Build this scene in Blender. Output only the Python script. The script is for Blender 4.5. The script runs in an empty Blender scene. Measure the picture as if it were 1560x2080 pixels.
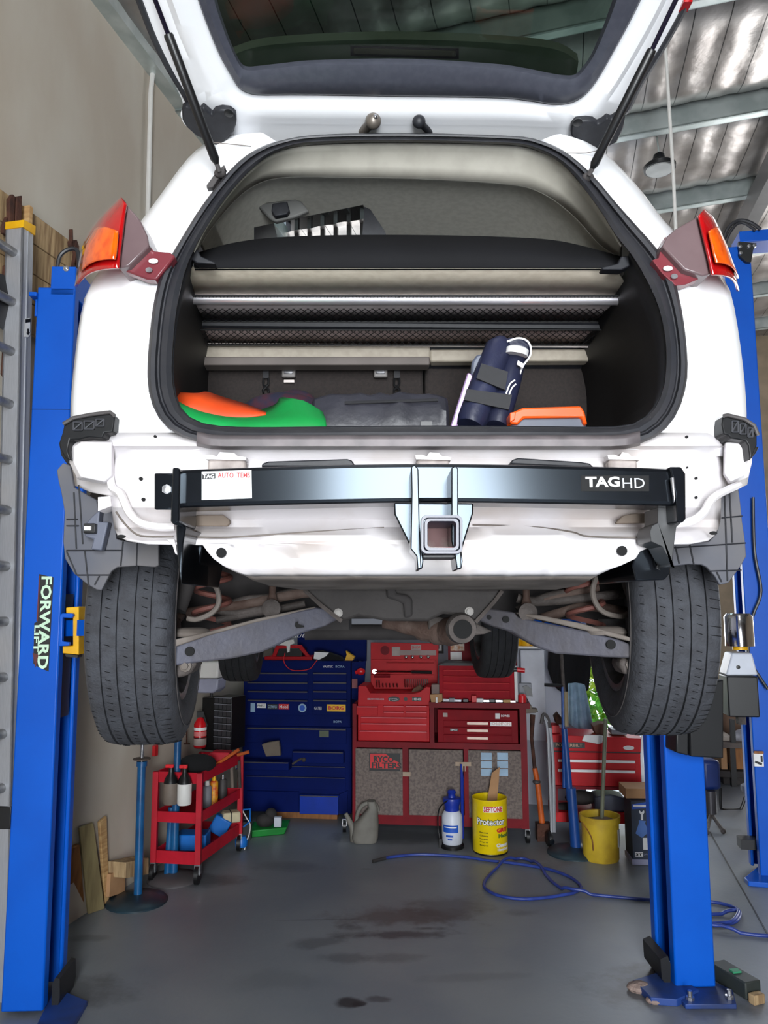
import bpy, bmesh, math, random
from mathutils import Vector, Matrix
random.seed(7)
R = math.radians
SC = bpy.context.scene
COL = SC.collection
# ---------------------------------------------------------------- camera
F = 1562.0
PITCH, ROLL = R(6.8), R(0.25)
CAM = Vector((0, 0, 1.7))
_f = Vector((0, math.cos(PITCH), math.sin(PITCH)))
_r0 = Vector((1, 0, 0)); _u0 = _r0.cross(_f)
CR = _r0 * math.cos(ROLL) - _u0 * math.sin(ROLL)
CU = _u0 * math.cos(ROLL) + _r0 * math.sin(ROLL)
cd = bpy.data.cameras.new('camera'); co = bpy.data.objects.new('camera', cd); COL.objects.link(co)
cd.sensor_fit = 'HORIZONTAL'; cd.sensor_width = 36; cd.lens = F / 1560 * 36; cd.clip_start = .05; cd.clip_end = 200
m = Matrix((CR, CU, -_f)).transposed().to_4x4(); m.translation = CAM; co.matrix_world = m
SC.camera = co

def ray(px, py):
    return _f + CR * ((px - 780) / F) - CU * ((py - 1040) / F)
def P(px, py, Y):
    d = ray(px, py); return CAM + d * (Y / d.y)
def PZ(px, py, z=0.0):
    d = ray(px, py); return CAM + d * ((z - CAM.z) / d.z)
def hitp(px, py, o, n):
    d = ray(px, py); return CAM + d * ((o - CAM).dot(n) / d.dot(n))
# ---------------------------------------------------------------- materials
def lin(c):
    c = c / 255.0
    return c / 12.92 if c <= .04045 else ((c + .055) / 1.055) ** 2.4
def rgb(t): return (lin(t[0]), lin(t[1]), lin(t[2]), 1)
MATS = {}
def mat(name, c, rough=.5, metal=0.0, c2=None, scale=6.0, bump=0.0, bscale=None, coat=0.0, spec=.5, stretch=None, detail=4, lo=.4, hi=.62):
    m = bpy.data.materials.new(name); m.use_nodes = True
    nt = m.node_tree; b = nt.nodes['Principled BSDF']
    b.inputs['Base Color'].default_value = rgb(c); b.inputs['Roughness'].default_value = rough
    b.inputs['Metallic'].default_value = metal; b.inputs['Coat Weight'].default_value = coat
    b.inputs['Specular IOR Level'].default_value = spec
    tc = nt.nodes.new('ShaderNodeTexCoord'); mp = nt.nodes.new('ShaderNodeMapping')
    nt.links.new(tc.outputs['Object'], mp.inputs[0])
    if stretch: mp.inputs['Scale'].default_value = stretch
    if c2 is None: c2 = tuple(max(0, v * .9) for v in c)
    n = nt.nodes.new('ShaderNodeTexNoise'); n.inputs['Scale'].default_value = scale; n.inputs['Detail'].default_value = detail
    nt.links.new(mp.outputs[0], n.inputs[0])
    r = nt.nodes.new('ShaderNodeValToRGB'); r.color_ramp.elements[0].position = lo; r.color_ramp.elements[1].position = hi
    r.color_ramp.elements[0].color = rgb(c); r.color_ramp.elements[1].color = rgb(c2)
    nt.links.new(n.outputs[0], r.inputs[0]); nt.links.new(r.outputs[0], b.inputs['Base Color'])
    if bump:
        n2 = nt.nodes.new('ShaderNodeTexNoise'); n2.inputs['Scale'].default_value = bscale or scale * 4; n2.inputs['Detail'].default_value = 5
        nt.links.new(mp.outputs[0], n2.inputs[0])
        bp = nt.nodes.new('ShaderNodeBump'); bp.inputs['Strength'].default_value = bump; bp.inputs['Distance'].default_value = .02
        nt.links.new(n2.outputs[0], bp.inputs['Height']); nt.links.new(bp.outputs[0], b.inputs['Normal'])
    MATS[name] = m
    return m
white_paint = mat('white car paint', (244, 244, 246), .22, c2=(238, 239, 242), coat=.4, scale=2)
white_prime = mat('white primed steel', (214, 210, 212), .45, c2=(190, 178, 170), scale=4, lo=.45, hi=.75)
under_body = mat('dusty underbody paint', (116, 108, 102), .7, c2=(92, 84, 78), scale=9)
rubber = mat('black rubber seal', (40, 41, 46), .42, c2=(48, 48, 52), scale=14)
black_trim = mat('black plastic trim', (26, 27, 32), .5, c2=(33, 34, 39), scale=60, spec=.4)
gate_trim = mat('dark satin gate trim', (66, 68, 78), .34, c2=(72, 74, 84), scale=60)
dark_plas = mat('charcoal interior plastic', (17, 18, 25), .6, c2=(21, 22, 29), scale=80)
seat_fab = mat('charcoal seat back carpet', (44, 38, 36), .95, c2=(37, 32, 31), scale=120, bump=.3, bscale=300)
grey_trim = mat('warm grey headliner trim', (166, 162, 152), .65, c2=(158, 154, 144), scale=20)
head_mat = mat('grey headliner cloth', (190, 188, 178), .9, c2=(180, 178, 168), scale=60)
blind_mat = mat('taupe cargo blind vinyl', (165, 156, 142), .6, c2=(155, 146, 132), scale=40)
tow_black = mat('black powder coated steel', (12, 13, 16), .17, c2=(14, 15, 19), scale=40, spec=.5); tow_black.node_tree.nodes['Principled BSDF'].inputs['Specular Tint'].default_value = (.72, .86, 1, 1)  # blue specular tint stands in for the sky's reflection
tow_in = mat('worn zinc tube bore', (140, 130, 125), .45, .5, c2=(110, 70, 70), scale=20)
tyre_mat = mat('worn tyre rubber', (54, 56, 62), .8, c2=(44, 45, 50), scale=26, bump=.25, bscale=130)
tyre_old = mat('dark tyre rubber', (40, 41, 43), .85, c2=(33, 33, 35), scale=20, bump=.2, bscale=90)
rim_mat = mat('dusty alloy rim', (120, 120, 124), .45, .6, c2=(88, 84, 80), scale=14)
arm_mat = mat('dusty grey control arm steel', (80, 81, 94), .6, c2=(64, 60, 60), scale=5, bump=.15, bscale=60, lo=.35, hi=.7)
rust_mat = mat('rusty brown steel', (84, 69, 62), .8, c2=(64, 46, 38), scale=12, bump=.3, bscale=60)
susp_mat = mat('grimy grey suspension steel', (76, 69, 66), .75, c2=(52, 46, 43), scale=11, bump=.3, bscale=70)
dark_under = mat('dark underbody panel', (54, 50, 50), .85, c2=(40, 37, 37), scale=9)
liner_mat = mat('dusty grey fender liner', (72, 74, 83), .6, c2=(88, 86, 88), scale=4, spec=.4)
lamp_red = mat('red lamp lens', (165, 14, 18), .08, c2=(150, 10, 14), scale=30, coat=.8)
lamp_amb = mat('amber lamp lens', (228, 92, 10), .1, c2=(200, 70, 8), scale=40, coat=.8)
lamp_side = mat('maroon lamp housing', (112, 42, 50), .3, c2=(100, 38, 46), scale=8, coat=.3)
lamp_back = mat('grey brown lamp housing', (104, 86, 88), .28, c2=(92, 74, 76), scale=6, coat=.3)
zinc = mat('zinc plated steel', (190, 190, 194), .3, .9, c2=(150, 150, 154), scale=30)
alu = mat('brushed aluminium', (176, 178, 184), .42, .45, c2=(168, 170, 176), scale=30, stretch=(8, 8, .5))
alu_dull = mat('dull aluminium rung', (150, 150, 150), .45, .7, c2=(128, 128, 128), scale=30)
lift_blue = mat('glossy blue lift paint', (0, 84, 190), .38, c2=(0, 79, 182), scale=3, spec=.35)
lift_dark = mat('black lift plastic', (22, 23, 26), .45)
pole_blue = mat('teal blue stand paint', (18, 88, 140), .38, c2=(12, 66, 112), scale=6, coat=.2)
base_dark = mat('dark oily stand base', (36, 56, 66), .4, c2=(28, 40, 50), scale=8)
yellow_p = mat('yellow paint', (232, 178, 18), .4, c2=(214, 158, 14), scale=9)
concrete = mat('left wall concrete', (178, 168, 154), .85, c2=(192, 187, 176), scale=1.1, bump=.12, bscale=6, detail=8, stretch=(1.6, 1.6, .7), lo=.45, hi=.7)
wall_white = mat('white wall sheet', (186, 190, 202), .7, c2=(176, 180, 192), scale=2)
wall_beige = mat('beige block wall', (140, 124, 104), .85, c2=(126, 112, 94), scale=4)
foil = mat('silver foil insulation', (158, 153, 149), .3, .7, c2=(132, 126, 122), scale=3, bump=.3, bscale=5)
def seams(m):
    nt = m.node_tree; b = nt.nodes['Principled BSDF']; src = b.inputs['Base Color'].links[0].from_socket
    tc = nt.nodes.new('ShaderNodeTexCoord'); mp = nt.nodes.new('ShaderNodeMapping'); mp.inputs['Rotation'].default_value = (0, 0, R(12.5))
    nt.links.new(tc.outputs['Object'], mp.inputs[0]); sx = nt.nodes.new('ShaderNodeSeparateXYZ'); nt.links.new(mp.outputs[0], sx.inputs[0])
    a = nt.nodes.new('ShaderNodeMath'); a.operation = 'PINGPONG'; a.inputs[1].default_value = .12; nt.links.new(sx.outputs[0], a.inputs[0])
    c = nt.nodes.new('ShaderNodeMath'); c.operation = 'LESS_THAN'; c.inputs[1].default_value = .004; nt.links.new(a.outputs[0], c.inputs[0])
    mx = nt.nodes.new('ShaderNodeMix'); mx.data_type = 'RGBA'; nt.links.new(c.outputs[0], mx.inputs['Factor']); nt.links.new(src, mx.inputs[6]); mx.inputs[7].default_value = rgb((62, 60, 58))
    nt.links.new(mx.outputs[2], b.inputs['Base Color'])
seams(foil)
galv = mat('galvanised purlin steel', (172, 182, 180), .4, .55, c2=(196, 204, 202), scale=5)
steel_dk = mat('dark steel rafter', (60, 58, 58), .5, .3)
wood = mat('pale pallet timber', (196, 160, 110), .75, c2=(166, 126, 80), scale=5, stretch=(1, 1, 9), bump=.2, bscale=20)
wood2 = mat('weathered pallet timber', (176, 150, 112), .8, c2=(130, 104, 74), scale=4, stretch=(9, 9, 1), bump=.2, bscale=20)
wood_or = mat('orange brown timber', (146, 96, 50), .7, c2=(120, 76, 38), scale=5, stretch=(6, 6, 1))
rust_tool = mat('rusted iron', (84, 52, 40), .85, .2, c2=(54, 34, 28), scale=14, bump=.4, bscale=50)
tool_red = mat('red tool chest enamel', (184, 14, 26), .5, c2=(170, 12, 24), scale=5, spec=.25)
bench_red = mat('dark red bench paint', (122, 14, 28), .55, c2=(106, 12, 24), scale=5, spec=.2)
cart_red = mat('red trolley enamel', (186, 24, 44), .5, c2=(168, 20, 38), scale=6, spec=.3)
chest_blue = mat('navy blue tool chest enamel', (0, 22, 92), .65, c2=(0, 19, 82), scale=3, spec=.12)
blue_trim = mat('dark drawer trim', (70, 66, 70), .5)
stone = mat('speckled grey brown board', (122, 110, 104), .85, c2=(98, 88, 84), scale=60, detail=8, bump=.1)
chrome = mat('chrome', (215, 215, 220), .12, 1.0, c2=(200, 200, 205))
white_pl = mat('white plastic', (226, 224, 220), .4, c2=(216, 214, 210))
offwhite = mat('off white frosted plastic', (200, 205, 216), .4, c2=(190, 195, 206))
grey_pl = mat('grey plastic', (130, 132, 140), .5)
black_pl = mat('black plastic', (18, 18, 20), .4)
black_cloth = mat('black cloth', (16, 16, 19), .95, bump=.3, bscale=12)
blue_cloth = mat('light blue cloth', (150, 180, 200), .9, c2=(128, 158, 180), scale=14, bump=.5, bscale=14)
green_bag = mat('green woven bag', (0, 150, 70), .55, c2=(0, 136, 60), scale=8)
orange_bag = mat('orange woven bag', (226, 78, 24), .55, c2=(206, 66, 18), scale=8)
plaid = mat('plaid blanket', (26, 27, 48), .95, c2=(60, 24, 38), scale=30)
duffel = mat('dark grey duffel nylon', (42, 42, 51), .45, c2=(34, 34, 42), scale=9, bump=.5, bscale=9)
navy_nyl = mat('navy nylon', (38, 42, 68), .42, c2=(30, 33, 54), scale=7, bump=.3, bscale=14)
strap_m = mat('black webbing strap', (30, 30, 34), .7, scale=90)
lilac = mat('lilac reflective foil', (168, 150, 196), .35, .3, c2=(190, 140, 180), scale=3)
orange_pl = mat('orange plastic', (242, 92, 26), .35, c2=(230, 84, 22))
slate_pl = mat('slate grey plastic', (86, 92, 108), .4)
yel_drum = mat('yellow drum paint', (236, 208, 8), .35, c2=(226, 196, 6))
yel_bkt = mat('dirty yellow plastic', (214, 182, 50), .5, c2=(184, 150, 44), scale=7)
hose_b = mat('blue air hose rubber', (44, 66, 146), .4, c2=(36, 54, 124), scale=20)
cardb = mat('brown cardboard', (176, 136, 98), .85, c2=(164, 124, 88), scale=8)
navy_box = mat('dark navy printed box', (44, 54, 72), .6)
label_w = mat('white label paper', (236, 236, 236), .6)
label_r = mat('red label', (206, 34, 40), .5)
label_k = mat('black label', (22, 22, 24), .5)
label_y = mat('yellow label', (240, 188, 20), .5)
label_b = mat('blue label', (22, 84, 190), .5)
label_lb = mat('pale blue label', (150, 180, 206), .5)
text_w = mat('white lettering', (240, 240, 242), .5)
text_g = mat('silver lettering', (176, 178, 184), .4)
text_mint = mat('pale mint lettering', (205, 236, 208), .5)
green_pl = mat('green plastic tray', (16, 140, 50), .5)
blue_pl = mat('bright blue plastic', (16, 110, 200), .4)
can_grey = mat('grubby grey plastic', (118, 115, 108), .65, c2=(98, 95, 88), scale=6)
orange_st = mat('orange painted steel', (196, 92, 30), .5, c2=(170, 76, 26), scale=9)
red_pl = mat('bright red plastic', (212, 26, 36), .35)
brown_stuff = mat('brown rags and parts', (112, 82, 66), .9, c2=(84, 58, 48), scale=9, bump=.5, bscale=20)
foliage = mat('outdoor foliage', (90, 170, 50), .8, c2=(190, 200, 60), scale=3)
asphalt = mat('outdoor concrete apron', (170, 168, 164), .9, c2=(156, 154, 150))

def glass_mat(name, tint, gloss=.08, rough=0.02):
    m = bpy.data.materials.new(name); m.use_nodes = True; nt = m.node_tree; nt.nodes.clear()
    o = nt.nodes.new('ShaderNodeOutputMaterial'); t = nt.nodes.new('ShaderNodeBsdfTransparent'); g = nt.nodes.new('ShaderNodeBsdfGlossy')
    t.inputs[0].default_value = tint; g.inputs['Roughness'].default_value = rough
    fr = nt.nodes.new('ShaderNodeFresnel'); fr.inputs[0].default_value = 1.35
    mx = nt.nodes.new('ShaderNodeMixShader'); nt.links.new(fr.outputs[0], mx.inputs[0]); nt.links.new(t.outputs[0], mx.inputs[1]); nt.links.new(g.outputs[0], mx.inputs[2])
    nt.links.new(mx.outputs[0], o.inputs[0]); return m
gate_glass = glass_mat('green tinted rear glass', (.19, .25, .215, 1))
roof_glass = glass_mat('clear roof glass', (.8, .86, .82, 1))
def emit(name, c, s):
    m = bpy.data.materials.new(name); m.use_nodes = True; nt = m.node_tree; nt.nodes.clear()
    o = nt.nodes.new('ShaderNodeOutputMaterial'); e = nt.nodes.new('ShaderNodeEmission'); e.inputs[0].default_value = rgb(c); e.inputs[1].default_value = s
    nt.links.new(e.outputs[0], o.inputs[0]); return m
# concrete floor with oil stains, dust and control joint
def floor_mat():
    m = mat('painted grey concrete floor', (116, 121, 128), .42, c2=(128, 132, 136), scale=1.6, bump=.05, bscale=30, detail=8)
    nt = m.node_tree; b = nt.nodes['Principled BSDF']; ramp = b.inputs['Base Color'].links[0].from_node
    tc = nt.nodes.new('ShaderNodeTexCoord')
    ns = nt.nodes.new('ShaderNodeTexNoise'); ns.inputs['Scale'].default_value = 5; ns.inputs['Detail'].default_value = 8; ns.inputs['Roughness'].default_value = .65
    nt.links.new(tc.outputs['Object'], ns.inputs[0])
    prev = ramp.outputs[0]
    # stains: (x, y, radius x, radius y, rotation, strength, colour)
    br, dk = (72, 62, 58), (44, 42, 44)
    spots = [((815, 1862), .42, .16, .0, .8, br), ((905, 1845), .30, .20, .3, .6, br), ((790, 1898), .34, .06, .0, .9, dk), ((868, 1886), .10, .03, 0, .8, dk),
             ((706, 2036), .055, .045, 0, 1.2, dk), ((732, 2039), .03, .022, 0, 1.2, dk), ((772, 2030), .06, .03, 0, .8, dk), ((650, 1915), .16, .07, .1, .55, dk), ((690, 1945), .12, .06, 0, .5, dk),
             ((720, 1885), .08, .05, 0, .6, dk), ((1065, 1855), .14, .06, 0, .45, dk), ((815, 1945), .15, .06, 0, .4, dk), ((1300, 1985), .16, .13, 0, .9, br), ((1310, 2010), .3, .16, 0, .7, br), ((1480, 2050), .25, .1, 0, .6, dk),
             ((180, 1905), .12, .05, 0, .5, dk), ((150, 2020), .26, .18, 0, .6, dk), ((800, 1700), .5, .22, 0, .5, dk), ((420, 1790), .3, .12, 0, .6, dk), ((590, 1760), .3, .1, 0, .35, dk), ((1110, 1740), .5, .25, 0, .45, br), ((655, 1868), .3, .008, .02, .6, dk),
             ((745, 1765), .05, .02, 0, .4, dk), ((960, 1985), .3, .05, .1, .25, dk), ((560, 1990), .25, .1, 0, .2, dk)]
    for (pp, rx, ry, rot, st, colr) in spots:
        w = PZ(*pp)
        mp = nt.nodes.new('ShaderNodeMapping'); mp.vector_type = 'TEXTURE'
        mp.inputs['Location'].default_value = (w.x, w.y, 0); mp.inputs['Scale'].default_value = (rx, ry, 1); mp.inputs['Rotation'].default_value = (0, 0, rot)
        nt.links.new(tc.outputs['Object'], mp.inputs[0])
        ln = nt.nodes.new('ShaderNodeVectorMath'); ln.operation = 'LENGTH'; nt.links.new(mp.outputs[0], ln.inputs[0])
        ad = nt.nodes.new('ShaderNodeMath'); ad.operation = 'MULTIPLY_ADD'; nt.links.new(ns.outputs[0], ad.inputs[0]); ad.inputs[1].default_value = 2.6
        nt.links.new(ln.outputs['Value'], ad.inputs[2])
        mr = nt.nodes.new('ShaderNodeMapRange'); nt.links.new(ad.outputs[0], mr.inputs[0])
        mr.inputs[1].default_value = 1.75; mr.inputs[2].default_value = 2.35; mr.inputs[3].default_value = st * .75; mr.inputs[4].default_value = 0
        mx = nt.nodes.new('ShaderNodeMix'); mx.data_type = 'RGBA'
        nt.links.new(mr.outputs[0], mx.inputs['Factor']); nt.links.new(prev, mx.inputs[6]); mx.inputs[7].default_value = rgb(colr)
        prev = mx.outputs[2]
    nt.links.new(prev, b.inputs['Base Color'])
    return m
# ---------------------------------------------------------------- mesh building
class MB:
    def __init__(s): s.v = []; s.f = []
    def add(s, vs, fs):
        o = len(s.v); s.v += [Vector(v) for v in vs]; s.f += [tuple(i + o for i in f) for f in fs]; return s
    def quad(s, a, b, c, d): return s.add([a, b, c, d], [(0, 1, 2, 3)])
    def hexa(s, p):  # p: 4 bottom (or front) pts, 4 top (back) pts
        return s.add(p, [(3, 2, 1, 0), (4, 5, 6, 7), (0, 1, 5, 4), (1, 2, 6, 5), (2, 3, 7, 6), (3, 0, 4, 7)])
    def box(s, c, d, rz=0, rx=0, ry=0):
        c = Vector(c); M = Matrix.Rotation(rz, 3, 'Z') @ Matrix.Rotation(ry, 3, 'Y') @ Matrix.Rotation(rx, 3, 'X')
        h = [x / 2 for x in d]
        ps = [c + M @ Vector((sx * h[0], sy * h[1], sz * h[2])) for sz in (-1, 1) for sx, sy in ((-1, -1), (1, -1), (1, 1), (-1, 1))]
        return s.hexa(ps)
    def prism(s, pts, off):  # pts polygon (world), extruded by vector off
        n = len(pts); pts = [Vector(p) for p in pts]; off = Vector(off)
        return s.add(pts + [p + off for p in pts], [tuple(range(n))[::-1], tuple(range(n, 2 * n))] + [(i, (i + 1) % n, (i + 1) % n + n, i + n) for i in range(n)])
    def loft(s, rings, closed=False, cap=False):
        n = len(rings[0]); vs = [v for r in rings for v in r]; fs = []
        for k in range(len(rings) - 1):
            for i in range(n if closed else n - 1):
                j = (i + 1) % n; fs.append((k * n + i, k * n + j, (k + 1) * n + j, (k + 1) * n + i))
        if cap: fs += [tuple(range(n))[::-1], tuple(range((len(rings) - 1) * n, len(rings) * n))]
        return s.add(vs, fs)
    def tube(s, pts, r, n=10, cap=True):
        pts = [Vector(p) for p in pts]; rr = r if isinstance(r, (list, tuple)) else [r] * len(pts)
        rings = []; up = None
        for i, p in enumerate(pts):
            t = ((pts[min(i + 1, len(pts) - 1)] - pts[max(i - 1, 0)])).normalized()
            if up is None:
                up = Vector((0, 0, 1)) if abs(t.z) < .9 else Vector((1, 0, 0))
            a = t.cross(up).normalized(); up = a.cross(t).normalized()
            rings.append([p + (a * math.cos(2 * math.pi * k / n) + up * math.sin(2 * math.pi * k / n)) * rr[i] for k in range(n)])
        return s.loft(rings, True, cap)
    def lathe(s, o, prof, n=28, axis=(0, 0, 1)):  # prof: (radius, height)
        o = Vector(o); ax = Vector(axis).normalized(); t = Vector((1, 0, 0)) if abs(ax.x) < .9 else Vector((0, 1, 0))
        a = ax.cross(t).normalized(); b = ax.cross(a)
        rings = [[o + ax * h + (a * math.cos(2 * math.pi * k / n) + b * math.sin(2 * math.pi * k / n)) * max(r, 1e-4) for k in range(n)] for r, h in prof]
        return s.loft(rings, True, True)
    def sphere(s, c, r, n=12, sc=(1, 1, 1)):
        c = Vector(c); rings = []
        for i in range(n + 1):
            th = math.pi * i / n
            rings.append([c + Vector((sc[0] * r * max(math.sin(th), 1e-3) * math.cos(2 * math.pi * k / (2 * n)), sc[1] * r * max(math.sin(th), 1e-3) * math.sin(2 * math.pi * k / (2 * n)), sc[2] * r * math.cos(th))) for k in range(2 * n)])
        return s.loft(rings, True, True)
ORG = {}
USED = {}
def nm(n): return n
def build(name, mb, m, parent=None, loc=None, bevel=0, solid=0, smooth=True, sub=0):
    vs = mb.v
    if parent is not None: org = ORG[parent.name]
    else:
        if loc is None:
            xs = [v.x for v in vs]; ys = [v.y for v in vs]; zs = [v.z for v in vs]
            loc = Vector(((min(xs) + max(xs)) / 2, (min(ys) + max(ys)) / 2, min(zs)))
        org = Vector(loc)
    me = bpy.data.meshes.new(name)
    me.from_pydata([v - org for v in vs], [], mb.f); me.materials.append(m)
    bm = bmesh.new(); bm.from_mesh(me); bmesh.ops.remove_doubles(bm, verts=bm.verts, dist=1e-5); bmesh.ops.recalc_face_normals(bm, faces=bm.faces); bm.to_mesh(me); bm.free()
    if smooth:
        me.polygons.foreach_set('use_smooth', [True] * len(me.polygons)); me.set_sharp_from_angle(angle=R(38))
    o = bpy.data.objects.new(name, me); COL.objects.link(o)
    if parent is not None: o.parent = parent
    else: o.location = org
    ORG[o.name] = org
    if solid:
        s = o.modifiers.new('solid', 'SOLIDIFY'); s.thickness = solid; s.offset = 0
    if sub:
        s = o.modifiers.new('sub', 'SUBSURF'); s.levels = sub; s.render_levels = sub
    if bevel:
        s = o.modifiers.new('bevel', 'BEVEL'); s.width = bevel; s.segments = 2; s.limit_method = 'ANGLE'; s.angle_limit = R(40)
    return o
def thing(name, label, cat, loc, group=None):
    o = bpy.data.objects.new(name, None); COL.objects.link(o); o.location = loc; o.empty_display_size = .05
    ORG[o.name] = Vector(loc); o['label'] = label; o['category'] = cat
    if group: o['group'] = group
    return o
def tag(o, label, cat, group=None):
    o['label'] = label; o['category'] = cat
    if group: o['group'] = group
    return o
def struct(name, mb, m, parent=None, **k):
    o = build(name, mb, m, parent, **k)
    if parent is None: o['kind'] = 'structure'
    return o
def copy_tree(o, parent=None):
    c = o.copy(); COL.objects.link(c)
    if parent is not None: c.parent = parent
    for ch in [x for x in o.children]: copy_tree(ch, c)
    return c
def smooth_curve(pts, k=6, closed=False):
    out = []; n = len(pts)
    for i in range(n if closed else n - 1):
        g = (lambda j: pts[j % n]) if closed else (lambda j: pts[min(max(j, 0), n - 1)])
        p0, p1, p2, p3 = [Vector(g(i + d)) for d in (-1, 0, 1, 2)]
        for q in range(k):
            t = q / k
            out.append(.5 * ((2 * p1) + (-p0 + p2) * t + (2 * p0 - 5 * p1 + 4 * p2 - p3) * t * t + (-p0 + 3 * p1 - 3 * p2 + p3) * t ** 3))
    if not closed: out.append(Vector(pts[-1]))
    return out
def text(name, s, o, u, v, h, m, parent, ex=.0006, width=None, bold=0, shear=0):
    u = Vector(u).normalized(); v = Vector(v).normalized(); w = u.cross(v)
    c = bpy.data.curves.new(name, 'FONT'); c.body = s; c.extrude = ex; c.offset = bold; c.resolution_u = 2; c.shear = shear
    t = bpy.data.objects.new('tmp', c); COL.objects.link(t)
    bpy.context.view_layer.update()
    me = bpy.data.meshes.new_from_object(t.evaluated_get(bpy.context.evaluated_depsgraph_get()))
    bpy.data.objects.remove(t)
    xs = [q.co.x for q in me.vertices]; ys = [q.co.y for q in me.vertices]
    x0, x1, y0, y1 = min(xs), max(xs), min(ys), max(ys)
    sy = h / (y1 - y0); sx = (width / (x1 - x0)) if width else sy
    org = ORG[parent.name]; o = Vector(o)
    for q in me.vertices:
        p = o + u * ((q.co.x - x0) * sx) + v * ((q.co.y - y0) * sy) + w * (q.co.z + .0008)
        q.co = p - org
    me.materials.clear(); me.materials.append(m)
    ob = bpy.data.objects.new(name, me); COL.objects.link(ob); ob.parent = parent; ORG[ob.name] = org
    return ob
# frame: vertical plane given by a floor point in the photo and a yaw (plan angle)
class Fr:
    def __init__(s, o, yaw):
        s.o = Vector((o[0], o[1], 0)); s.U = Vector((math.cos(yaw), -math.sin(yaw), 0)); s.N = Vector((math.sin(yaw), math.cos(yaw), 0)); s.W = Vector((0, 0, 1)); s.yaw = yaw
    def at(s, d): return Fr(s.o + s.N * d, s.yaw)
    def hit(s, px, py): return hitp(px, py, s.o, s.N)
    def uv(s, px, py):
        h = s.hit(px, py) - s.o; return h.dot(s.U), h.z
    def pt(s, u, z, d=0): return s.o + s.U * u + s.W * z + s.N * d
    def rect(s, x0, y0, x1, y1):
        a = s.uv(x0, (y0 + y1) / 2); b = s.uv(x1, (y0 + y1) / 2); c = s.uv((x0 + x1) / 2, y0); d = s.uv((x0 + x1) / 2, y1)
        return a[0], d[1], b[0], c[1]
    def bx(s, mb, r, d0, d1):
        u0, z0, u1, z1 = r
        return mb.hexa([s.pt(u0, z0, d0), s.pt(u1, z0, d0), s.pt(u1, z0, d1), s.pt(u0, z0, d1), s.pt(u0, z1, d0), s.pt(u1, z1, d0), s.pt(u1, z1, d1), s.pt(u0, z1, d1)])
    def poly(s, mb, pix, d0, d1):
        pts = [s.hit(*p) + s.N * d0 for p in pix]; return mb.prism(pts, s.N * (d1 - d0))
    def pbx(s, mb, px, d0, d1): return s.bx(mb, s.rect(*px), d0, d1)
def box_mb(fr, px, d0, d1): return fr.pbx(MB(), px, d0, d1)
def circ(c, r, n=20, ax=(1, 0, 0), ay=(0, 0, 1)):
    c = Vector(c); ax = Vector(ax); ay = Vector(ay)
    return [c + ax * r * math.cos(2 * math.pi * k / n) + ay * r * math.sin(2 * math.pi * k / n) for k in range(n)]
# ================================================================ BUILDING
TH = R(12.5)
def BD(x, y, z=0): return Vector((x * math.cos(TH) + y * math.sin(TH), -x * math.sin(TH) + y * math.cos(TH), z))
XL, YB, YF, XR, YR = -2.6, 6.9, -3.2, 8.0, 12.2
def ceil_z(x): return 5.47 + .06 * (x - XL)
def bbox(mb, x0, x1, y0, y1, z0, z1):
    return mb.hexa([BD(x0, y0, z0), BD(x1, y0, z0), BD(x1, y1, z0), BD(x0, y1, z0), BD(x0, y0, z1), BD(x1, y0, z1), BD(x1, y1, z1), BD(x0, y1, z1)])
fl = MB(); fl.quad(BD(XL - .2, -16), BD(20, -16), BD(20, 26), BD(XL - .2, 26))
struct('floor', bbox(MB(), XL - .2, XR + .2, YF, YR + .2, -.2, 0), floor_mat(), loc=(0, 0, 0))
struct('trim_0', bbox(MB(), XL - 12, XR + 12, YF - 14, YF, -.25, -.03), asphalt)
struct('trim_1', bbox(MB(), XL - 12, 1.15, YB + .2, YB + 12, -.25, -.03), asphalt)
struct('wall_left', bbox(MB(), XL - .2, XL, YF, YB + .2, 0, 5.6), concrete)
# back wall with a doorway and a high barred window
wb = MB()
bbox(wb, XL, -1.0, YB, YB + .15, 0, 4.8); bbox(wb, -1.0, .2, YB, YB + .15, 0, 3.4); bbox(wb, .2, .98, YB, YB + .15, 2.15, 3.4); bbox(wb, .98, 1.2, YB, YB + .15, 0, 3.4)
bbox(wb, XL, -2.52, YB, YB + .15, 4.8, 5.6); bbox(wb, -1.35, -1.0, YB, YB + .15, 4.8, 5.6)
struct('wall_back', wb, wall_white)
struct('wall_divider', bbox(MB(), 1.05, 1.2, YB + .15, YR, 0, 3.4), wall_white)
wfr = MB(); bbox(wfr, 1.2, 3.6, YR, YR + .2, 0, 6.2); bbox(wfr, 3.6, 7.6, YR, YR + .2, 3.8, 6.2); bbox(wfr, 7.6, XR, YR, YR + .2, 0, 6.2)  # off-frame opening added to let in the rear fill
struct('wall_far', wfr, wall_beige)
struct('wall_right', bbox(MB(), XR, XR + .2, YF, YR, 0, 6.2), wall_beige)
wf = MB()
DX0, DX1, DZ = .17, 1.72, 4.2
bbox(wf, XL, DX0, YF - .2, YF, 0, 6); bbox(wf, DX1, XR, YF - .2, YF, 0, 6.2); bbox(wf, DX0, DX1, YF - .2, YF, DZ, 6)
struct('wall_front', wf, mat('dark brown front wall', (84, 74, 66), .8))
# window in the back wall: frame and bars
w1 = MB(); bbox(w1, -2.52, -1.35, YB, YB + .1, 4.78, 4.83)
wroot = struct('window_1', w1, steel_dk)
bars = MB()
for i in range(9):
    x = -2.42 + i * .135; bbox(bars, x - .02, x + .02, YB + .03, YB + .07, 4.8, 5.6)
build('window_bars', bars, steel_dk, wroot)
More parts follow.
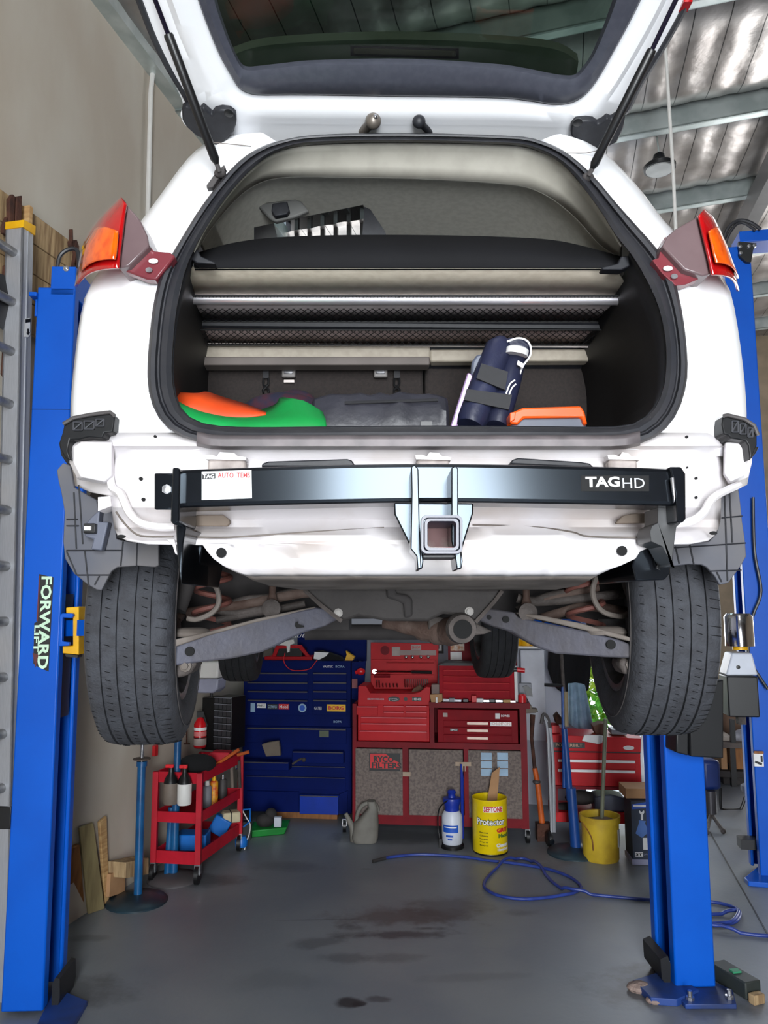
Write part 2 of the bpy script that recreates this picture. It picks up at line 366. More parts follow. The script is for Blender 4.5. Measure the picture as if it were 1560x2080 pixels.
# ceiling: sagging quilted foil blanket
NX, NY = 200, 170
vs = []; fs = []
PURL0, PSP = 6.13, 1.36
for j in range(NY + 1):
    for i in range(NX + 1):
        x = XL + (XR - XL) * i / NX; y = YF + (YR - YF) * j / NY
        ph = ((y - PURL0) / PSP) % 1.0
        sag = (.10 * min(1, ph / .25) ** .7 if ph < .8 else .10 * ((1 - ph) / .2) ** .5)
        q = abs(math.sin(math.pi * x / .24)); q2 = abs(math.sin(math.pi * (y - PURL0) / .45))
        z = ceil_z(x) - sag - .014 * q ** .6 - .008 * q2 + random.uniform(-.004, .004)
        vs.append(BD(x, y, z))
for j in range(NY):
    for i in range(NX):
        xx = XL + (XR - XL) * (i + .5) / NX; yy = YF + (YR - YF) * (j + .5) / NY
        if xx < -.95 and 5.45 < yy < 6.9: continue
        a = j * (NX + 1) + i; fs.append((a, a + 1, a + NX + 2, a + NX + 1))
cm = MB(); cm.add(vs, fs); struct('ceiling', cm, foil)
roofm = MB(); rz = lambda x: 5.53 + .062 * (x - XL)
for (xa, xb, ya, yb) in ((XL - .2, XR + .2, YF - .2, 5.45), (-.95, XR + .2, 5.45, 6.9), (XL - .2, XR + .2, 6.9, YR + .2)):
    roofm.hexa([BD(xa, ya, rz(xa)), BD(xb, ya, rz(xb)), BD(xb, yb, rz(xb)), BD(xa, yb, rz(xa)), BD(xa, ya, rz(xa) + .07), BD(xb, ya, rz(xb) + .07), BD(xb, yb, rz(xb) + .07), BD(xa, yb, rz(xa) + .07)])
struct('ceiling_roof_sheet', roofm, steel_dk)
sky = MB(); sky.hexa([BD(XL, 5.45, 5.6), BD(-.95, 5.45, 5.7), BD(-.95, 6.9, 5.7), BD(XL, 6.9, 5.6), BD(XL, 5.45, 5.61), BD(-.95, 5.45, 5.71), BD(-.95, 6.9, 5.71), BD(XL, 6.9, 5.61)])
sw = struct('window_2', sky, roof_glass)  # skylight added so bright sky shows through the car roof opening
sb2 = MB()
for i in range(8):
    x = -2.5 + .205 * i; sb2.hexa([BD(x - .024, 5.45, 5.5), BD(x + .024, 5.45, 5.5), BD(x + .024, 6.9, 5.5), BD(x - .024, 6.9, 5.5), BD(x - .024, 5.45, 5.58), BD(x + .024, 5.45, 5.58), BD(x + .024, 6.9, 5.58), BD(x - .024, 6.9, 5.58)])
build('skylight_bars', sb2, steel_dk, sw)
k = 0
for i in range(-9, 5):
    y = PURL0 + PSP * i
    if y < YF + .1 or y > YR - .1: continue
    mb = MB(); x0 = -.95 if 5.45 < y < 6.9 else XL
    x1 = XR
    za, zb = ceil_z(x0) - .005, ceil_z(x1) - .005
    # C section: web, bottom flange, lip
    for (ya, yb, h0, h1) in ((y - .008, y + .008, -.2, 0), (y - .008, y + .075, -.2, -.19), (y + .067, y + .075, -.2, -.175), (y - .008, y + .075, -.01, 0)):
        mb.hexa([BD(x0, ya, za + h0), BD(x1, ya, zb + h0), BD(x1, yb, zb + h0), BD(x0, yb, za + h0), BD(x0, ya, za + h1), BD(x1, ya, zb + h1), BD(x1, yb, zb + h1), BD(x0, yb, za + h1)])
    struct('trim_%d' % (2 + k), mb, galv, smooth=False); k += 1
    if i >= -6 and not 4.5 < y < 6.9:
        mw = MB()
        for dy in (.34, .68, 1.02):
            mw.tube([BD(x0, y + dy, ceil_z(x0) - .1), BD(x1, y + dy, ceil_z(x1) - .1)], .006, 5)
        struct('trim_%d' % (2 + k), mw, white_pl); k += 1
for x in (1.95, 5.2):
    mb = MB(); bbox(mb, x - .06, x + .06, 4.6 if x < 2 else YF, YR, ceil_z(x) - .42, ceil_z(x) - .2)
    struct('trim_%d' % (2 + k), mb, steel_dk); k += 1
# angle strut under the purlins
b0 = P(1538, 375, 6.2); b1 = P(1575, 215, 5.2)
# conduit on left wall
LW = Fr(BD(XL, 0), R(-77.5))
cw = MB(); c0 = LW.at(-.03)
cw.tube([c0.hit(300, 440), c0.hit(306, 190), c0.hit(312, 126), c0.hit(330, 121)], .016, 8)
cw.tube([c0.hit(300, 440), c0.hit(296, 700)], .016, 8)
tag(build('conduit', cw, white_pl), 'thin cream conduit running up the bare concrete wall to the roof', 'conduit')
# beam along left wall top
struct('trim_%d' % (2 + k), bbox(MB(), XL, XL + .1, YF, YB, 5.28, 5.42), galv); k += 1
# floor control joint
fj = MB(); a = PZ(1442, 1690, .002); b = PZ(1562, 1902, .002); dd = (b - a).normalized(); pp = Vector((-dd.y, dd.x, 0)) * .004
a2 = a - dd * .0; b2 = b + dd * 3
fj.hexa([a2 - pp, b2 - pp, b2 + pp, a2 + pp] + [v + Vector((0, 0, .002)) for v in (a2 - pp, b2 - pp, b2 + pp, a2 + pp)])
struct('trim_%d' % (2 + k), fj, steel_dk, smooth=False); k += 1
# ================================================================ LADDER, PALLET WALL
pw = LW.at(-.1)
pal = thing('pallet_rack', 'pale timber pallet screwed to the concrete wall behind the ladder', 'pallet', pw.pt(pw.uv(60, 1300)[0], 1.4))
def uz(px, py, fr=pw): return fr.uv(px, py)
ut = uz(0, 383)[1]
uL = uz(-90, 400)[0]; uR = uz(163, 520)[0]
for i in range(5):
    z1 = ut - i * .155; mb = MB(); pw.bx(mb, (uL, z1 - .15, uR - random.uniform(0, .02), z1), -.0, .022)
    if i < 4: build('board', mb, wood2, pal, bevel=.003)
u_a = uz(42, 420)[0]; u_b = uz(50, 420)[0]
mb = MB(); pw.bx(mb, (u_a, ut - 2.9, u_b, ut - .01), -.05, .0); build('upright', mb, wood, pal, bevel=.003)
ul = uz(22, 700)[0]
for (zt, zb, ua, ub, w) in ((ut - .80, ut - 1.35, ul, u_b, wood), (ut - 1.40, ut - 1.52, uL, uR - .3, wood2), (ut - 1.58, ut - 2.05, ul, u_a, wood_or), (ut - 2.1, ut - 2.24, uL, uR - .3, wood2), (ut - 2.3, ut - 2.8, ul, u_a, wood), (ut - 2.84, ut - 2.96, uL, uR - .3, wood2), (ut - 3.0, ut - 3.3, ul, u_a, wood_or), (ut - 1.6, ut - 2.0, uL, ul - .2, wood_or), (ut - 2.3, ut - 2.7, uL, ul - .15, wood2)):
    mb = MB(); pw.bx(mb, (ua, zb, ub, zt), -.02, .02); build('board', mb, w, pal, bevel=.003)
# rusty tools hanging on the pallets
tf = pw.at(-.03)
def hang(name, polys, m, lab, cat, fr=tf, th=.02, group=None):
    mb = MB()
    for p in polys: fr.poly(mb, p, -th, 0)
    return tag(build(name, mb, m, bevel=.004), lab, cat, group)
hang('rusted_clamp', [[(12, 470), (12, 405), (19, 395), (24, 400), (22, 450), (24, 478)], [(24, 470), (27, 400), (38, 398), (36, 480), (28, 490)], [(8, 440), (10, 462), (36, 478), (36, 492), (20, 488), (0, 474), (0, 460)]], rust_tool, 'large rusted iron clamp hanging on the top pallet left of the ladder', 'clamp')
hang('rusted_hook', [[(139, 466), (142, 466), (143, 500), (139, 505)], [(136, 490), (145, 488), (146, 500), (137, 502)]], rust_tool, 'long thin rusted hook hanging above the blue lift post', 'hook')
hang('rusted_pliers', [[(150, 487), (155, 502), (153, 520), (157, 545), (153, 545), (149, 520), (145, 546), (142, 546), (147, 516), (145, 500)]], rust_tool, 'rusted pliers hanging on the pallet beside the thin hook', 'pliers')
hang('wooden_axe', [[(4, 540), (9, 538), (6, 590), (1, 590)]], rust_tool, 'dark iron bar hanging low on the pallet behind the ladder', 'iron bar')
mb = MB(); mb.lathe(tf.hit(0, 615), [(.0, 0), (.12, 0), (.13, .02), (.0, .05)], 20, axis=-LW.N)
tag(build('round_iron_disc', mb, black_pl), 'dark round disc hung at left edge behind the ladder', 'disc')
for (poly, lab) in (([(4, 700), (10, 690), (12, 760), (6, 770), (0, 760)], 'brown rusted bracket hung between the second and third ladder rungs'), ([(3, 1080), (12, 1085), (10, 1110), (14, 1130), (4, 1150), (0, 1120)], 'dark brown rusted chain hook low behind the ladder'), ([(2, 1190), (11, 1195), (12, 1240), (4, 1250), (1, 1220)], 'lowest rusted bracket hung behind the ladder')):
    hang('rusted_bracket', [poly], rust_tool, lab, 'bracket')
lad = thing('extension_ladder', 'aluminium extension ladder with yellow caps leaning on the wall by the blue post', 'ladder', LW.at(-.2).pt(uz(30, 1640)[0], 0))
lf = LW.at(-.24)
def stile(fr, top, bot, w, cap):
    a = fr.uv(*top); b = fr.uv(*bot)
    mb = MB(); t = .035
    zt = a[1]; zb = 0
    ub = a[0] + (b[0] - a[0]) * (zt - zb) / (zt - b[1])
    def seg(u_off0, u_off1, d0, d1):
        mb.hexa([fr.pt(ub + u_off0, zb, d0), fr.pt(ub + u_off1, zb, d0), fr.pt(ub + u_off1, zb, d1), fr.pt(ub + u_off0, zb, d1), fr.pt(a[0] + u_off0, zt, d0), fr.pt(a[0] + u_off1, zt, d0), fr.pt(a[0] + u_off1, zt, d1), fr.pt(a[0] + u_off0, zt, d1)])
    seg(0, .012, 0, .09); seg(0, w, 0, .008); seg(0, w, .082, .09); seg(w * .45, w * .55, -.004, .008)
    build('stile', mb, alu, lad)
    cp = MB(); cp.hexa([fr.pt(a[0] - .004, zt - .01, -.008), fr.pt(a[0] + w + .004, zt - .01, -.008), fr.pt(a[0] + w + .004, zt - .01, .095), fr.pt(a[0] - .004, zt - .01, .095), fr.pt(a[0] - .004, zt + .025, -.008), fr.pt(a[0] + w + .004, zt + .035, -.008), fr.pt(a[0] + w + .004, zt + .035, .095), fr.pt(a[0] - .004, zt + .025, .095)])
    build('end_cap', cp, yellow_p, lad)
    return a, (ub, zb)
A, B = stile(lf, (46, 458), (22, 1600), .075, True)
lf2 = LW.at(-.15)
stile(lf2, (22, 987), (17, 1500), .06, True)
for y in (515, 615, 715, 822, 935, 1037, 1150, 1262, 1375, 1490, 1600):
    q = lf.uv(52 - (y - 455) * .022, y); z = q[1]
    ux = A[0] + (B[0] - A[0]) * (A[1] - z) / (A[1] - B[1])
    mb = MB(); mb.tube([lf.pt(ux - .45, z, .045), lf.pt(ux + .035, z, .045)], .021, 12); build('rung', mb, alu_dull, lad)
mb = MB(); mb.hexa([lf.pt(A[0] - .45, 0, 0), lf.pt(A[0] - .44, 0, 0), lf.pt(A[0] - .44, 0, .09), lf.pt(A[0] - .45, 0, .09), lf.pt(A[0] - .45, A[1], 0), lf.pt(A[0] - .44, A[1], 0), lf.pt(A[0] - .44, A[1], .09), lf.pt(A[0] - .45, A[1], .09)])
build('stile', mb, alu, lad)
st = MB(); lf.poly(st, [(49, 648), (59, 646), (59, 680), (55, 685), (48, 684)], -.006, -.004); sk = build('sticker', st, label_w, lad, smooth=False)
st = MB(); lf.poly(st, [(49, 649), (59, 647), (59, 654), (49, 656)], -.008, -.006); lf.poly(st, [(53, 668), (56, 668), (56, 675), (58, 675), (54.5, 681), (51, 676), (53, 676)], -.008, -.006); build('sticker_print', st, label_k, sk, smooth=False)
# ================================================================ TWO POST LIFT
CY = R(-2.3)
lift = thing('two_post_lift', 'bright blue two post vehicle lift holding up the white car', 'car lift', (0, 3.55, 0))
def cpost(fr, u0, u1, D, H, side, zt_steps=None):
    # side +1: slot opens towards +u
    t = .02; lip = .058
    if side > 0: X = lambda u: u
    else: X = lambda u: u0 + u1 - u
    pl = [(u0, 0), (u1, 0), (u1, lip), (u1 - t, lip), (u1 - t, t), (u0 + t, t), (u0 + t, D - t), (u1 - t, D - t), (u1 - t, D - lip), (u1, D - lip), (u1, D), (u0, D)]
    mb = MB(); pts = [fr.pt(X(u), 0.02, n) for u, n in pl]; mb.prism(pts, (0, 0, H - .02)); return mb
LF = Fr((-1.55, 3.42), CY)
uA, uB = LF.uv(16, 1760)[0], LF.uv(100, 1760)[0]
H1 = LF.uv(110, 583)[1]
build('column', cpost(LF, uA, uB, .27, H1, 1), lift_blue, lift, bevel=.007)
mb = MB(); LF.pbx(mb, (103, 541, 153, 600), 0, .2); build('column_head', mb, lift_blue, lift, bevel=.004)
mb = MB(); LF.bx(mb, (uA + .001, LF.uv(90, 832)[1], uB - .001, LF.uv(90, 831)[1]), -.0015, .01); build('column_seam', mb, lift_dark, lift)
mb = MB(); mb.lathe(LF.hit(135, 546) , [(.0, 0), (.014, 0), (.014, .004), (.008, .004), (.007, .01), (0, .012)], 16, axis=-LF.N); build('bolt', mb, zinc, lift)
mb = MB(); LF.bx(mb, (uA - .03, LF.uv(70, 604)[1], uA + .005, LF.uv(70, 596)[1]), -.02, .16); LF.bx(mb, (uA - .012, LF.uv(70, 640)[1], uA - .002, LF.uv(70, 606)[1]), .01, .1); build('hose_bracket', mb, lift_blue, lift, bevel=.002)
hf = LF.at(.12)
mb = MB(); mb.tube(smooth_curve([hf.hit(116, 545), hf.hit(122, 520), hf.hit(138, 507), hf.hit(155, 507), hf.hit(160, 525), hf.hit(160, 545)]), .010, 8); build('hydraulic_hose', mb, rubber, lift)
mb = MB(); mb.tube([LF.pt(uB - .03, .25, .1), LF.pt(uB - .03, H1 - .1, .1)], .004, 6); build('lift_cable', mb, zinc, lift)
# inner slide carriage seen in the slot
def carriage(fr, ue, sgn, z0, z1):
    mb = MB(); a, b = sorted((ue - sgn * .015, ue - sgn * .13)); fr.bx(mb, (a, z0, b, z1), .085, .19); return mb
build('carriage', carriage(LF, uB, 1, 1.2, 1.75), lift_dark, lift)
yf = LF.at(.02)
mb = MB(); yf.poly(mb, [(134, 1234), (160, 1232), (160, 1330), (127, 1327), (127, 1312), (148, 1312), (148, 1248), (134, 1248)], 0, .1); build('lock_housing', mb, yellow_p, lift, bevel=.003)
mb = MB(); yf.poly(mb, [(124, 1312), (126, 1250), (131, 1245), (152, 1246), (154, 1250), (150, 1255), (132, 1254), (131, 1302), (146, 1304), (145, 1311)], -.03, -.005); build('lock_handle', mb, lift_blue, lift, bevel=.003)
mb = MB(); yf.poly(mb, [(132, 1328), (158, 1331), (157, 1336), (134, 1334)], 0, .06); build('lock_bolt', mb, lift_dark, lift)
# black power unit cover behind left column
kf = LF.at(.1)
mb = MB(); kf.poly(mb, [(52, 1182), (30, 1205), (20, 1225), (17, 1275), (24, 1300), (34, 1325), (44, 1332), (60, 1332), (60, 1182)], 0, .14); build('motor_cover', mb, lift_dark, lift, bevel=.008)
mb = MB(); kf.pbx(mb, (-2, 1636, 26, 1682), -.02, .06); build('cable_box', mb, black_pl, lift, bevel=.004)
# base plates
def plate(pix, z=.02, name='base_plate', m=lift_blue):
    mb = MB(); pts = [PZ(x, y, z) for x, y in pix]; mb.prism(pts, (0, 0, -z)); return build(name, mb, m, lift, bevel=.003)
plate([(40, 2150), (112, 2005), (178, 2033), (140, 2100), (90, 2200)], .02, m=mat('scuffed dark blue base plate', (30, 62, 130), .5, c2=(40, 46, 66), scale=4))
MATP = MATS['scuffed dark blue base plate']
mb = MB(); LF.poly(mb, [(95, 2062), (96, 2010), (103, 1998), (112, 2000), (112, 2040), (104, 2075)], .05, .24); build('toe_guard', mb, lift_dark, lift)
# lettering on left column
sl = MB(); LF.poly(sl, [(80, 1166), (109, 1173), (99, 1364), (78, 1355), (68, 1348), (70, 1266), (77, 1262)], -.0025, -.001)
dec = build('decal', sl, label_k, lift, smooth=False)
DOWN = (LF.hit(88, 1360) - LF.hit(97, 1170)).normalized(); RT = LF.U
p0 = LF.hit(85, 1172); Lw = (LF.hit(80, 1360) - p0).length
text('lettering', 'FORWARD', LF.hit(85, 1171) - LF.N * .003, DOWN, RT, .047, text_mint, dec, width=Lw, bold=.03)
text('lettering', 'LIFT', LF.hit(71, 1270) - LF.N * .003, DOWN, RT, .022, text_mint, dec, width=Lw * .29, bold=.03)
mb = MB(); LF.poly(mb, [(67, 1326), (79, 1330), (73, 1356)], -.005, -.0035); build('decal_arrow', mb, mat('maroon decal', (92, 36, 40), .5), dec, smooth=False)
mb = MB(); LF.poly(mb, [(80, 1170), (83, 1170), (78, 1262), (75, 1262)], -.005, -.0035); build('decal_stripe', mb, MATS['maroon decal'], dec, smooth=False)
# right column
RF = Fr((1.35, 3.60), CY)
vA, vB = RF.uv(1361, 1760)[0], RF.uv(1442, 1760)[0]
build('column', cpost(RF, vA, vB, .27, H1, -1), lift_blue, lift, bevel=.007)
mb = MB(); mb.tube([RF.pt(vA + .03, .28, .1), RF.pt(vA + .03, H1 - .1, .1)], .004, 6); build('lift_cable', mb, zinc, lift)
build('carriage', carriage(RF, vA, -1, 1.2, 1.75), lift_dark, lift)
mb = MB(); RF.poly(mb, [(1347, 1955), (1362, 1948), (1368, 1965), (1368, 2020), (1350, 1995)], .03, .24); build('toe_guard', mb, lift_dark, lift)
plate([(1286, 1990), (1335, 1975), (1378, 1985), (1420, 2010), (1375, 2030), (1322, 2026)], .03, m=MATP)
plate([(1378, 2024), (1392, 2040), (1496, 2040), (1488, 2010), (1440, 1990), (1390, 1995)], .02, m=MATP)
mb = MB(); RF.poly(mb, [(1452, 1978), (1496, 2020), (1456, 2024)], .1, .12); build('gusset', mb, lift_blue, lift)
for (x, y) in ((1402, 2030), (1482, 2028)):
    mb = MB(); mb.lathe(PZ(x, y, .02), [(.018, 0), (.018, .012), (.01, .014), (.01, .035), (0, .036)], 8); build('anchor_bolt', mb, zinc, lift)
# black fluid tank bolted to right column
kf = RF.at(-.14)
mb = MB(); kf.poly(mb, [(1402, 1400), (1470, 1380), (1470, 1541), (1403, 1537)], 0, .24); kf.poly(mb, [(1378, 1480), (1403, 1480), (1403, 1537), (1378, 1531)], .02, .2); build('power_unit_tank', mb, lift_dark, lift, bevel=.006)
# swing arms under the sills
for sx, fr, ue in ((1, LF, uB), (-1, RF, vA)):
    for tx, ty in ((.70, 3.05), (.62, 4.5)):
        a = fr.pt(ue, 1.56, .13); b = Vector((sx * -tx + .02, ty, 1.59)); d = (b - a).normalized(); s = d.cross(Vector((0, 0, 1))).normalized() * .05; h = Vector((0, 0, .07))
        mb = MB(); mb.hexa([a - s, b - s, b + s, a + s, a - s + h, b - s + h, b + s + h, a + s + h]); mb.lathe(b, [(.05, 0), (.06, .07), (.06, .12), (0, .12)], 16); build('swing_arm', mb, lift_blue, lift)
# ================================================================ second lift at right edge
ol = thing('overhead_lift', 'second blue lift at the right edge with an overhead beam', 'car lift', (2.45, 5.0, 0))
OF = Fr(PZ(1543, 1788), R(10))
w0 = OF.uv(1520, 1350)[0]
HO = OF.uv(1500, 500)[1]
mb = cpost(OF, w0, w0 + .17, .26, HO, -1)
build('column', mb, lift_blue, ol, bevel=.006)
OH = OF.at(-.03)
mb = MB(); OH.pbx(mb, (1502, 464, 1640, 487), 0, .2); build('overhead_beam', mb, lift_blue, ol, bevel=.004)
mb = MB(); OH.poly(mb, [(1500, 490), (1537, 494), (1530, 508), (1526, 532), (1516, 532), (1502, 520)], 0, .03); build('hinge_plate', mb, lift_dark, ol, bevel=.002)
for q in ((1503, 502), (1521, 501), (1532, 500), (1504, 515)):
    mb = MB(); mb.lathe(OH.hit(*q), [(0.014, 0), (.012, .012), (0, .014)], 8, axis=-OF.N); build('bolt', mb, zinc, ol)
mb = MB(); mb.prism([PZ(1512, 1782, .03), PZ(1545, 1755, .03), PZ(1640, 1755, .03), PZ(1640, 1800, .03), PZ(1520, 1790, .03)], (0, 0, -.03)); build('base_plate', mb, lift_blue, ol, bevel=.004)
mb = MB(); OH.pbx(mb, (1532, 1531, 1551, 1557), .0, .02); sk = build('warning_sticker', mb, label_w, ol)
mb = MB(); OH.pbx(mb, (1532, 1526, 1551, 1531), -.002, .01); build('sticker_band', mb, wood_or, sk)
mb = MB(); OH.pbx(mb, (1545, 1535, 1549, 1548), -.003, .01); OH.poly(mb, [(1534, 1545), (1548, 1550), (1547, 1555), (1533, 1549)], -.003, .01); build('sticker_print', mb, label_k, sk)
mb = MB(); hh = OH.at(-.02)
mb.tube(smooth_curve([hh.hit(1466, 500), hh.hit(1478, 465), hh.hit(1500, 448), hh.hit(1525, 452), hh.hit(1545, 466)]), .012, 8)
mb.tube(smooth_curve([hh.hit(1470, 505), hh.hit(1484, 470), hh.hit(1506, 452), hh.hit(1535, 468)]), .010, 8); build('hydraulic_hose', mb, rubber, ol)
mb = MB(); mb.tube(smooth_curve([hh.hit(1530, 1010), hh.hit(1533, 1120), hh.hit(1546, 1200), hh.hit(1530, 1250), hh.hit(1522, 1300), hh.hit(1523, 1340), hh.hit(1560, 1400)]), .009, 8); build('hydraulic_hose', mb, rubber, ol)
# power unit on the second lift
MF = OF.at(-.16)
mb = MB(); c = MF.hit(1503, 1308); top = MF.hit(1503, 1246).z; bot = MF.hit(1503, 1312).z
mb.lathe((c.x, c.y, bot), [(.085, 0), (.085, top - bot - .02), (.07, top - bot), (0, top - bot)], 24)
pu = build('motor', mb, chrome, ol)
mb = MB(); MF.pbx(mb, (1476, 1256, 1496, 1280), -.06, .0); build('motor_terminal_box', mb, black_pl, ol, bevel=.003)
mb = MB(); mb.lathe((c.x, c.y, MF.hit(1503, 1313).z), [(.045, -.02), (.045, 0), (0, 0)], 16); build('pump_ring', mb, yellow_p, ol)
mb = MB(); MF.poly(mb, [(1480, 1325), (1520, 1325), (1532, 1370), (1468, 1370)], -.08, .1); build('pump_body', mb, offwhite, ol, bevel=.01)
mb = MB(); mb.lathe(MF.hit(1492, 1353) - MF.N * .08, [(.012, 0), (.012, .004), (0, .005)], 14, axis=-MF.N); build('filler_cap', mb, black_pl, ol)
mb = MB(); MF.pbx(mb, (1470, 1371, 1532, 1452), -.1, .1); build('power_unit_tank', mb, lift_dark, ol, bevel=.008)
mb = MB(); MF.pbx(mb, (1496, 1452, 1512, 1470), -.04, .02); build('bracket', mb, susp_mat, ol)
# arm pad column beside the second lift
mb = MB(); c = PZ(1534, 1700); AF = Fr((c.x, c.y), 0)
mb.lathe((c.x, c.y, AF.hit(1530, 1667).z), [(.012, 0), (.012, .06), (.05, .06), (.05, AF.hit(1530, 1612).z - AF.hit(1530, 1667).z), (0, AF.hit(1530, 1612).z - AF.hit(1530, 1667).z)], 20); build('lift_pad_post', mb, chrome, ol)
mb = MB(); mb.lathe((c.x - .01, c.y, AF.hit(1530, 1610).z), [(.06, 0), (.07, .02), (.07, .05), (.05, .06), (0, .06)], 20); build('lift_pad', mb, grey_pl, ol)
mb = MB(); e = AF.hit(1534, 1640); OF.bx(mb, (w0 - .08, e.z - .06, w0 + .1, e.z), .1, .2); build('swing_arm', mb, lift_dark, ol)
# high bay lamp
hb = P(1340, 345, 6.05)
lamp = thing('high_bay_light', 'unlit round industrial lamp hanging from the roof at upper right', 'ceiling lamp', (hb.x, hb.y, hb.z))
mb = MB(); mb.lathe(hb, [(.085, .0), (.128, .002), (.132, .03), (.11, .05), (.06, .075), (.045, .13), (.02, .15), (0, .15)], 32); build('housing', mb, lift_dark, lamp)
mb = MB(); mb.lathe(hb + Vector((0, 0, -.008)), [(0, 0), (.108, .0), (.112, .01), (0, .012)], 32); build('diffuser', mb, mat('grey lamp diffuser', (170, 172, 170), .5), lamp)
mb = MB(); mb.tube([hb + Vector((0, 0, .15)), hb + Vector((-.01, 0, .3)), Vector((hb.x, hb.y + .05, 5.6))], .007, 8); build('hanger', mb, galv, lamp)
mb = MB(); a = P(1351, 90, 4.95); mb.tube([Vector((a.x, a.y, 5.62)), Vector((a.x + .01, a.y, 4.6)), Vector((a.x, a.y, 3.3))], .012, 8)
tag(build('hanging_cord', mb, white_pl), 'pale grey cord hanging straight down in front of the round lamp', 'cord')
# ================================================================ daylight
W = bpy.data.worlds.new('world'); SC.world = W; W.use_nodes = True
nt = W.node_tree; bg = nt.nodes['Background']
tc = nt.nodes.new('ShaderNodeTexCoord'); sp = nt.nodes.new('ShaderNodeSeparateXYZ'); rp = nt.nodes.new('ShaderNodeValToRGB')
nt.links.new(tc.outputs['Generated'], sp.inputs[0]); nt.links.new(sp.outputs[2], rp.inputs[0])
rp.color_ramp.elements[0].color = (1, 1, 1, 1); rp.color_ramp.elements[0].position = 0; rp.color_ramp.elements[1].color = (.75, .87, 1, 1); rp.color_ramp.elements[1].position = .7
nt.links.new(rp.outputs[0], bg.inputs[0]); bg.inputs[1].default_value = 9.0
def area(name, c, d, sx, sy, pw_, col=(1, 1, 1)):
    l = bpy.data.lights.new(name, 'AREA'); l.shape = 'RECTANGLE'; l.size = sx; l.size_y = sy; l.energy = pw_; l.color = col
    o = bpy.data.objects.new(name, l); COL.objects.link(o); o.location = c
    o.rotation_euler = Vector(d).to_track_quat('-Z', 'Z').to_euler(); return o
dcx = (DX0 + DX1) / 2
dc = BD(dcx, YF - .05, DZ / 2 + .15)
area('doorway_daylight', dc, BD(0, 1, .06), DX1 - DX0, DZ - .3, 800, (.93, .97, 1))
area('added_rear_fill', BD(5.6, YR + .1, 2.0), BD(-.25, -1, .05), 3.9, 3.6, 300, (.96, .98, 1))  # added fill behind an unseen opening, brightens the ceiling foil
# foliage outside the doorways
def bush(c, r, n, lab):
    mb = MB()
    for i in range(n):
        a = Vector(c) + Vector((random.uniform(-1, 1) * r, random.uniform(-1, 1) * r * .5, random.uniform(-.8, .8) * r)); s = .09
        u = Vector((random.uniform(-1, 1), random.uniform(-1, 1), random.uniform(-1, 1))).normalized(); v = u.cross(Vector((random.uniform(-1, 1), .3, 1))).normalized()
        mb.add([a, a + u * s + v * s * .4, a + u * 2 * s, a + u * s - v * s * .4], [(0, 1, 2, 3)])
    tag(build('shrub', mb, foliage, smooth=False), lab, 'shrub')
bush(BD(.4, YB + 1.2, .8), .45, 700, 'bright green shrub outside beyond the doorway behind the hanging cloths')
bush(P(655, 458, 11.5), .55, 700, 'yellow green tree crown seen through the barred window inside the car opening')
SC.view_settings.view_transform = 'Standard'; SC.view_settings.look = 'None'; SC.view_settings.gamma = 1; SC.view_settings.use_curve_mapping = False
SC.view_settings.exposure = -0.45
SC.cycles.use_denoising = True
# ================================================================ CAR
car = thing('car', 'white car raised on the blue lift with its tailgate open and rear bumper removed', 'car', (0, 1.6, 1.3))
CX, CYc = 848, 600
def ang_ring(pix, n=96, cx=CX, cy=CYc):
    pts = smooth_curve([Vector((x, y, 0)) for x, y in pix], 6, True)
    res = []
    for k in range(n):
        a = 2 * math.pi * k / n; dx, dy = math.cos(a), math.sin(a); best = None
        for i in range(len(pts)):
            p, q = pts[i], pts[(i + 1) % len(pts)]
            ex, ey = q.x - p.x, q.y - p.y; det = dx * (-ey) + ex * dy
            if abs(det) < 1e-9: continue
            rx, ry = p.x - cx, p.y - cy
            t = (rx * (-ey) + ex * ry) / det; s_ = (dx * ry - dy * rx) / det
            if t > 0 and -1e-6 <= s_ <= 1.000001 and (best is None or t > best): best = t
        res.append((cx + dx * best, cy + dy * best))
    return res
OUT = [(820, 270), (640, 274), (560, 288), (515, 306), (478, 334), (440, 378), (405, 425), (378, 468), (350, 515), (326, 560), (311, 620), (303, 690), (299, 755), (304, 805), (322, 848), (356, 880), (410, 899), (480, 907), (620, 909), (848, 909), (1080, 908), (1240, 908), (1310, 898), (1355, 868), (1382, 825), (1396, 770), (1396, 720), (1390, 660), (1379, 600), (1362, 545), (1330, 500), (1290, 455), (1250, 410), (1215, 368), (1180, 333), (1140, 303), (1095, 285), (1040, 276)]
INN = [(820, 289), (640, 292), (585, 301), (545, 318), (510, 345), (475, 382), (445, 422), (415, 470), (394, 508), (374, 560), (361, 620), (353, 690), (350, 755), (355, 800), (368, 833), (395, 856), (440, 867), (520, 870), (640, 869), (848, 867), (1080, 868), (1230, 869), (1290, 862), (1325, 835), (1345, 795), (1352, 750), (1352, 700), (1344, 650), (1330, 605), (1308, 560), (1280, 515), (1250, 478), (1222, 432), (1190, 388), (1160, 350), (1125, 322), (1080, 302), (1030, 294)]
N = 128
ro, ri = ang_ring(OUT, N), ang_ring(INN, N)
def Ya(y): return 1.62 + .25 * max(0, min(1, (860 - y) / 590))
def lerp(a, b, t): return (a[0] + (b[0] - a[0]) * t, a[1] + (b[1] - a[1]) * t)
def ringw(t, dy):
    out = []
    for a, b in zip(ro, ri):
        x, y = lerp(a, b, t); out.append(P(x, y, Ya(y) + dy))
    return out
seal = MB(); seal.loft([ringw(0, .03), ringw(0, -.012), ringw(.12, -.022), ringw(.3, -.02), ringw(.40, -.004), ringw(.46, -.003), ringw(.52, -.014), ringw(.75, -.018), ringw(.97, -.006), ringw(1.0, .03)], True)
build('aperture_seal', seal, rubber, car)
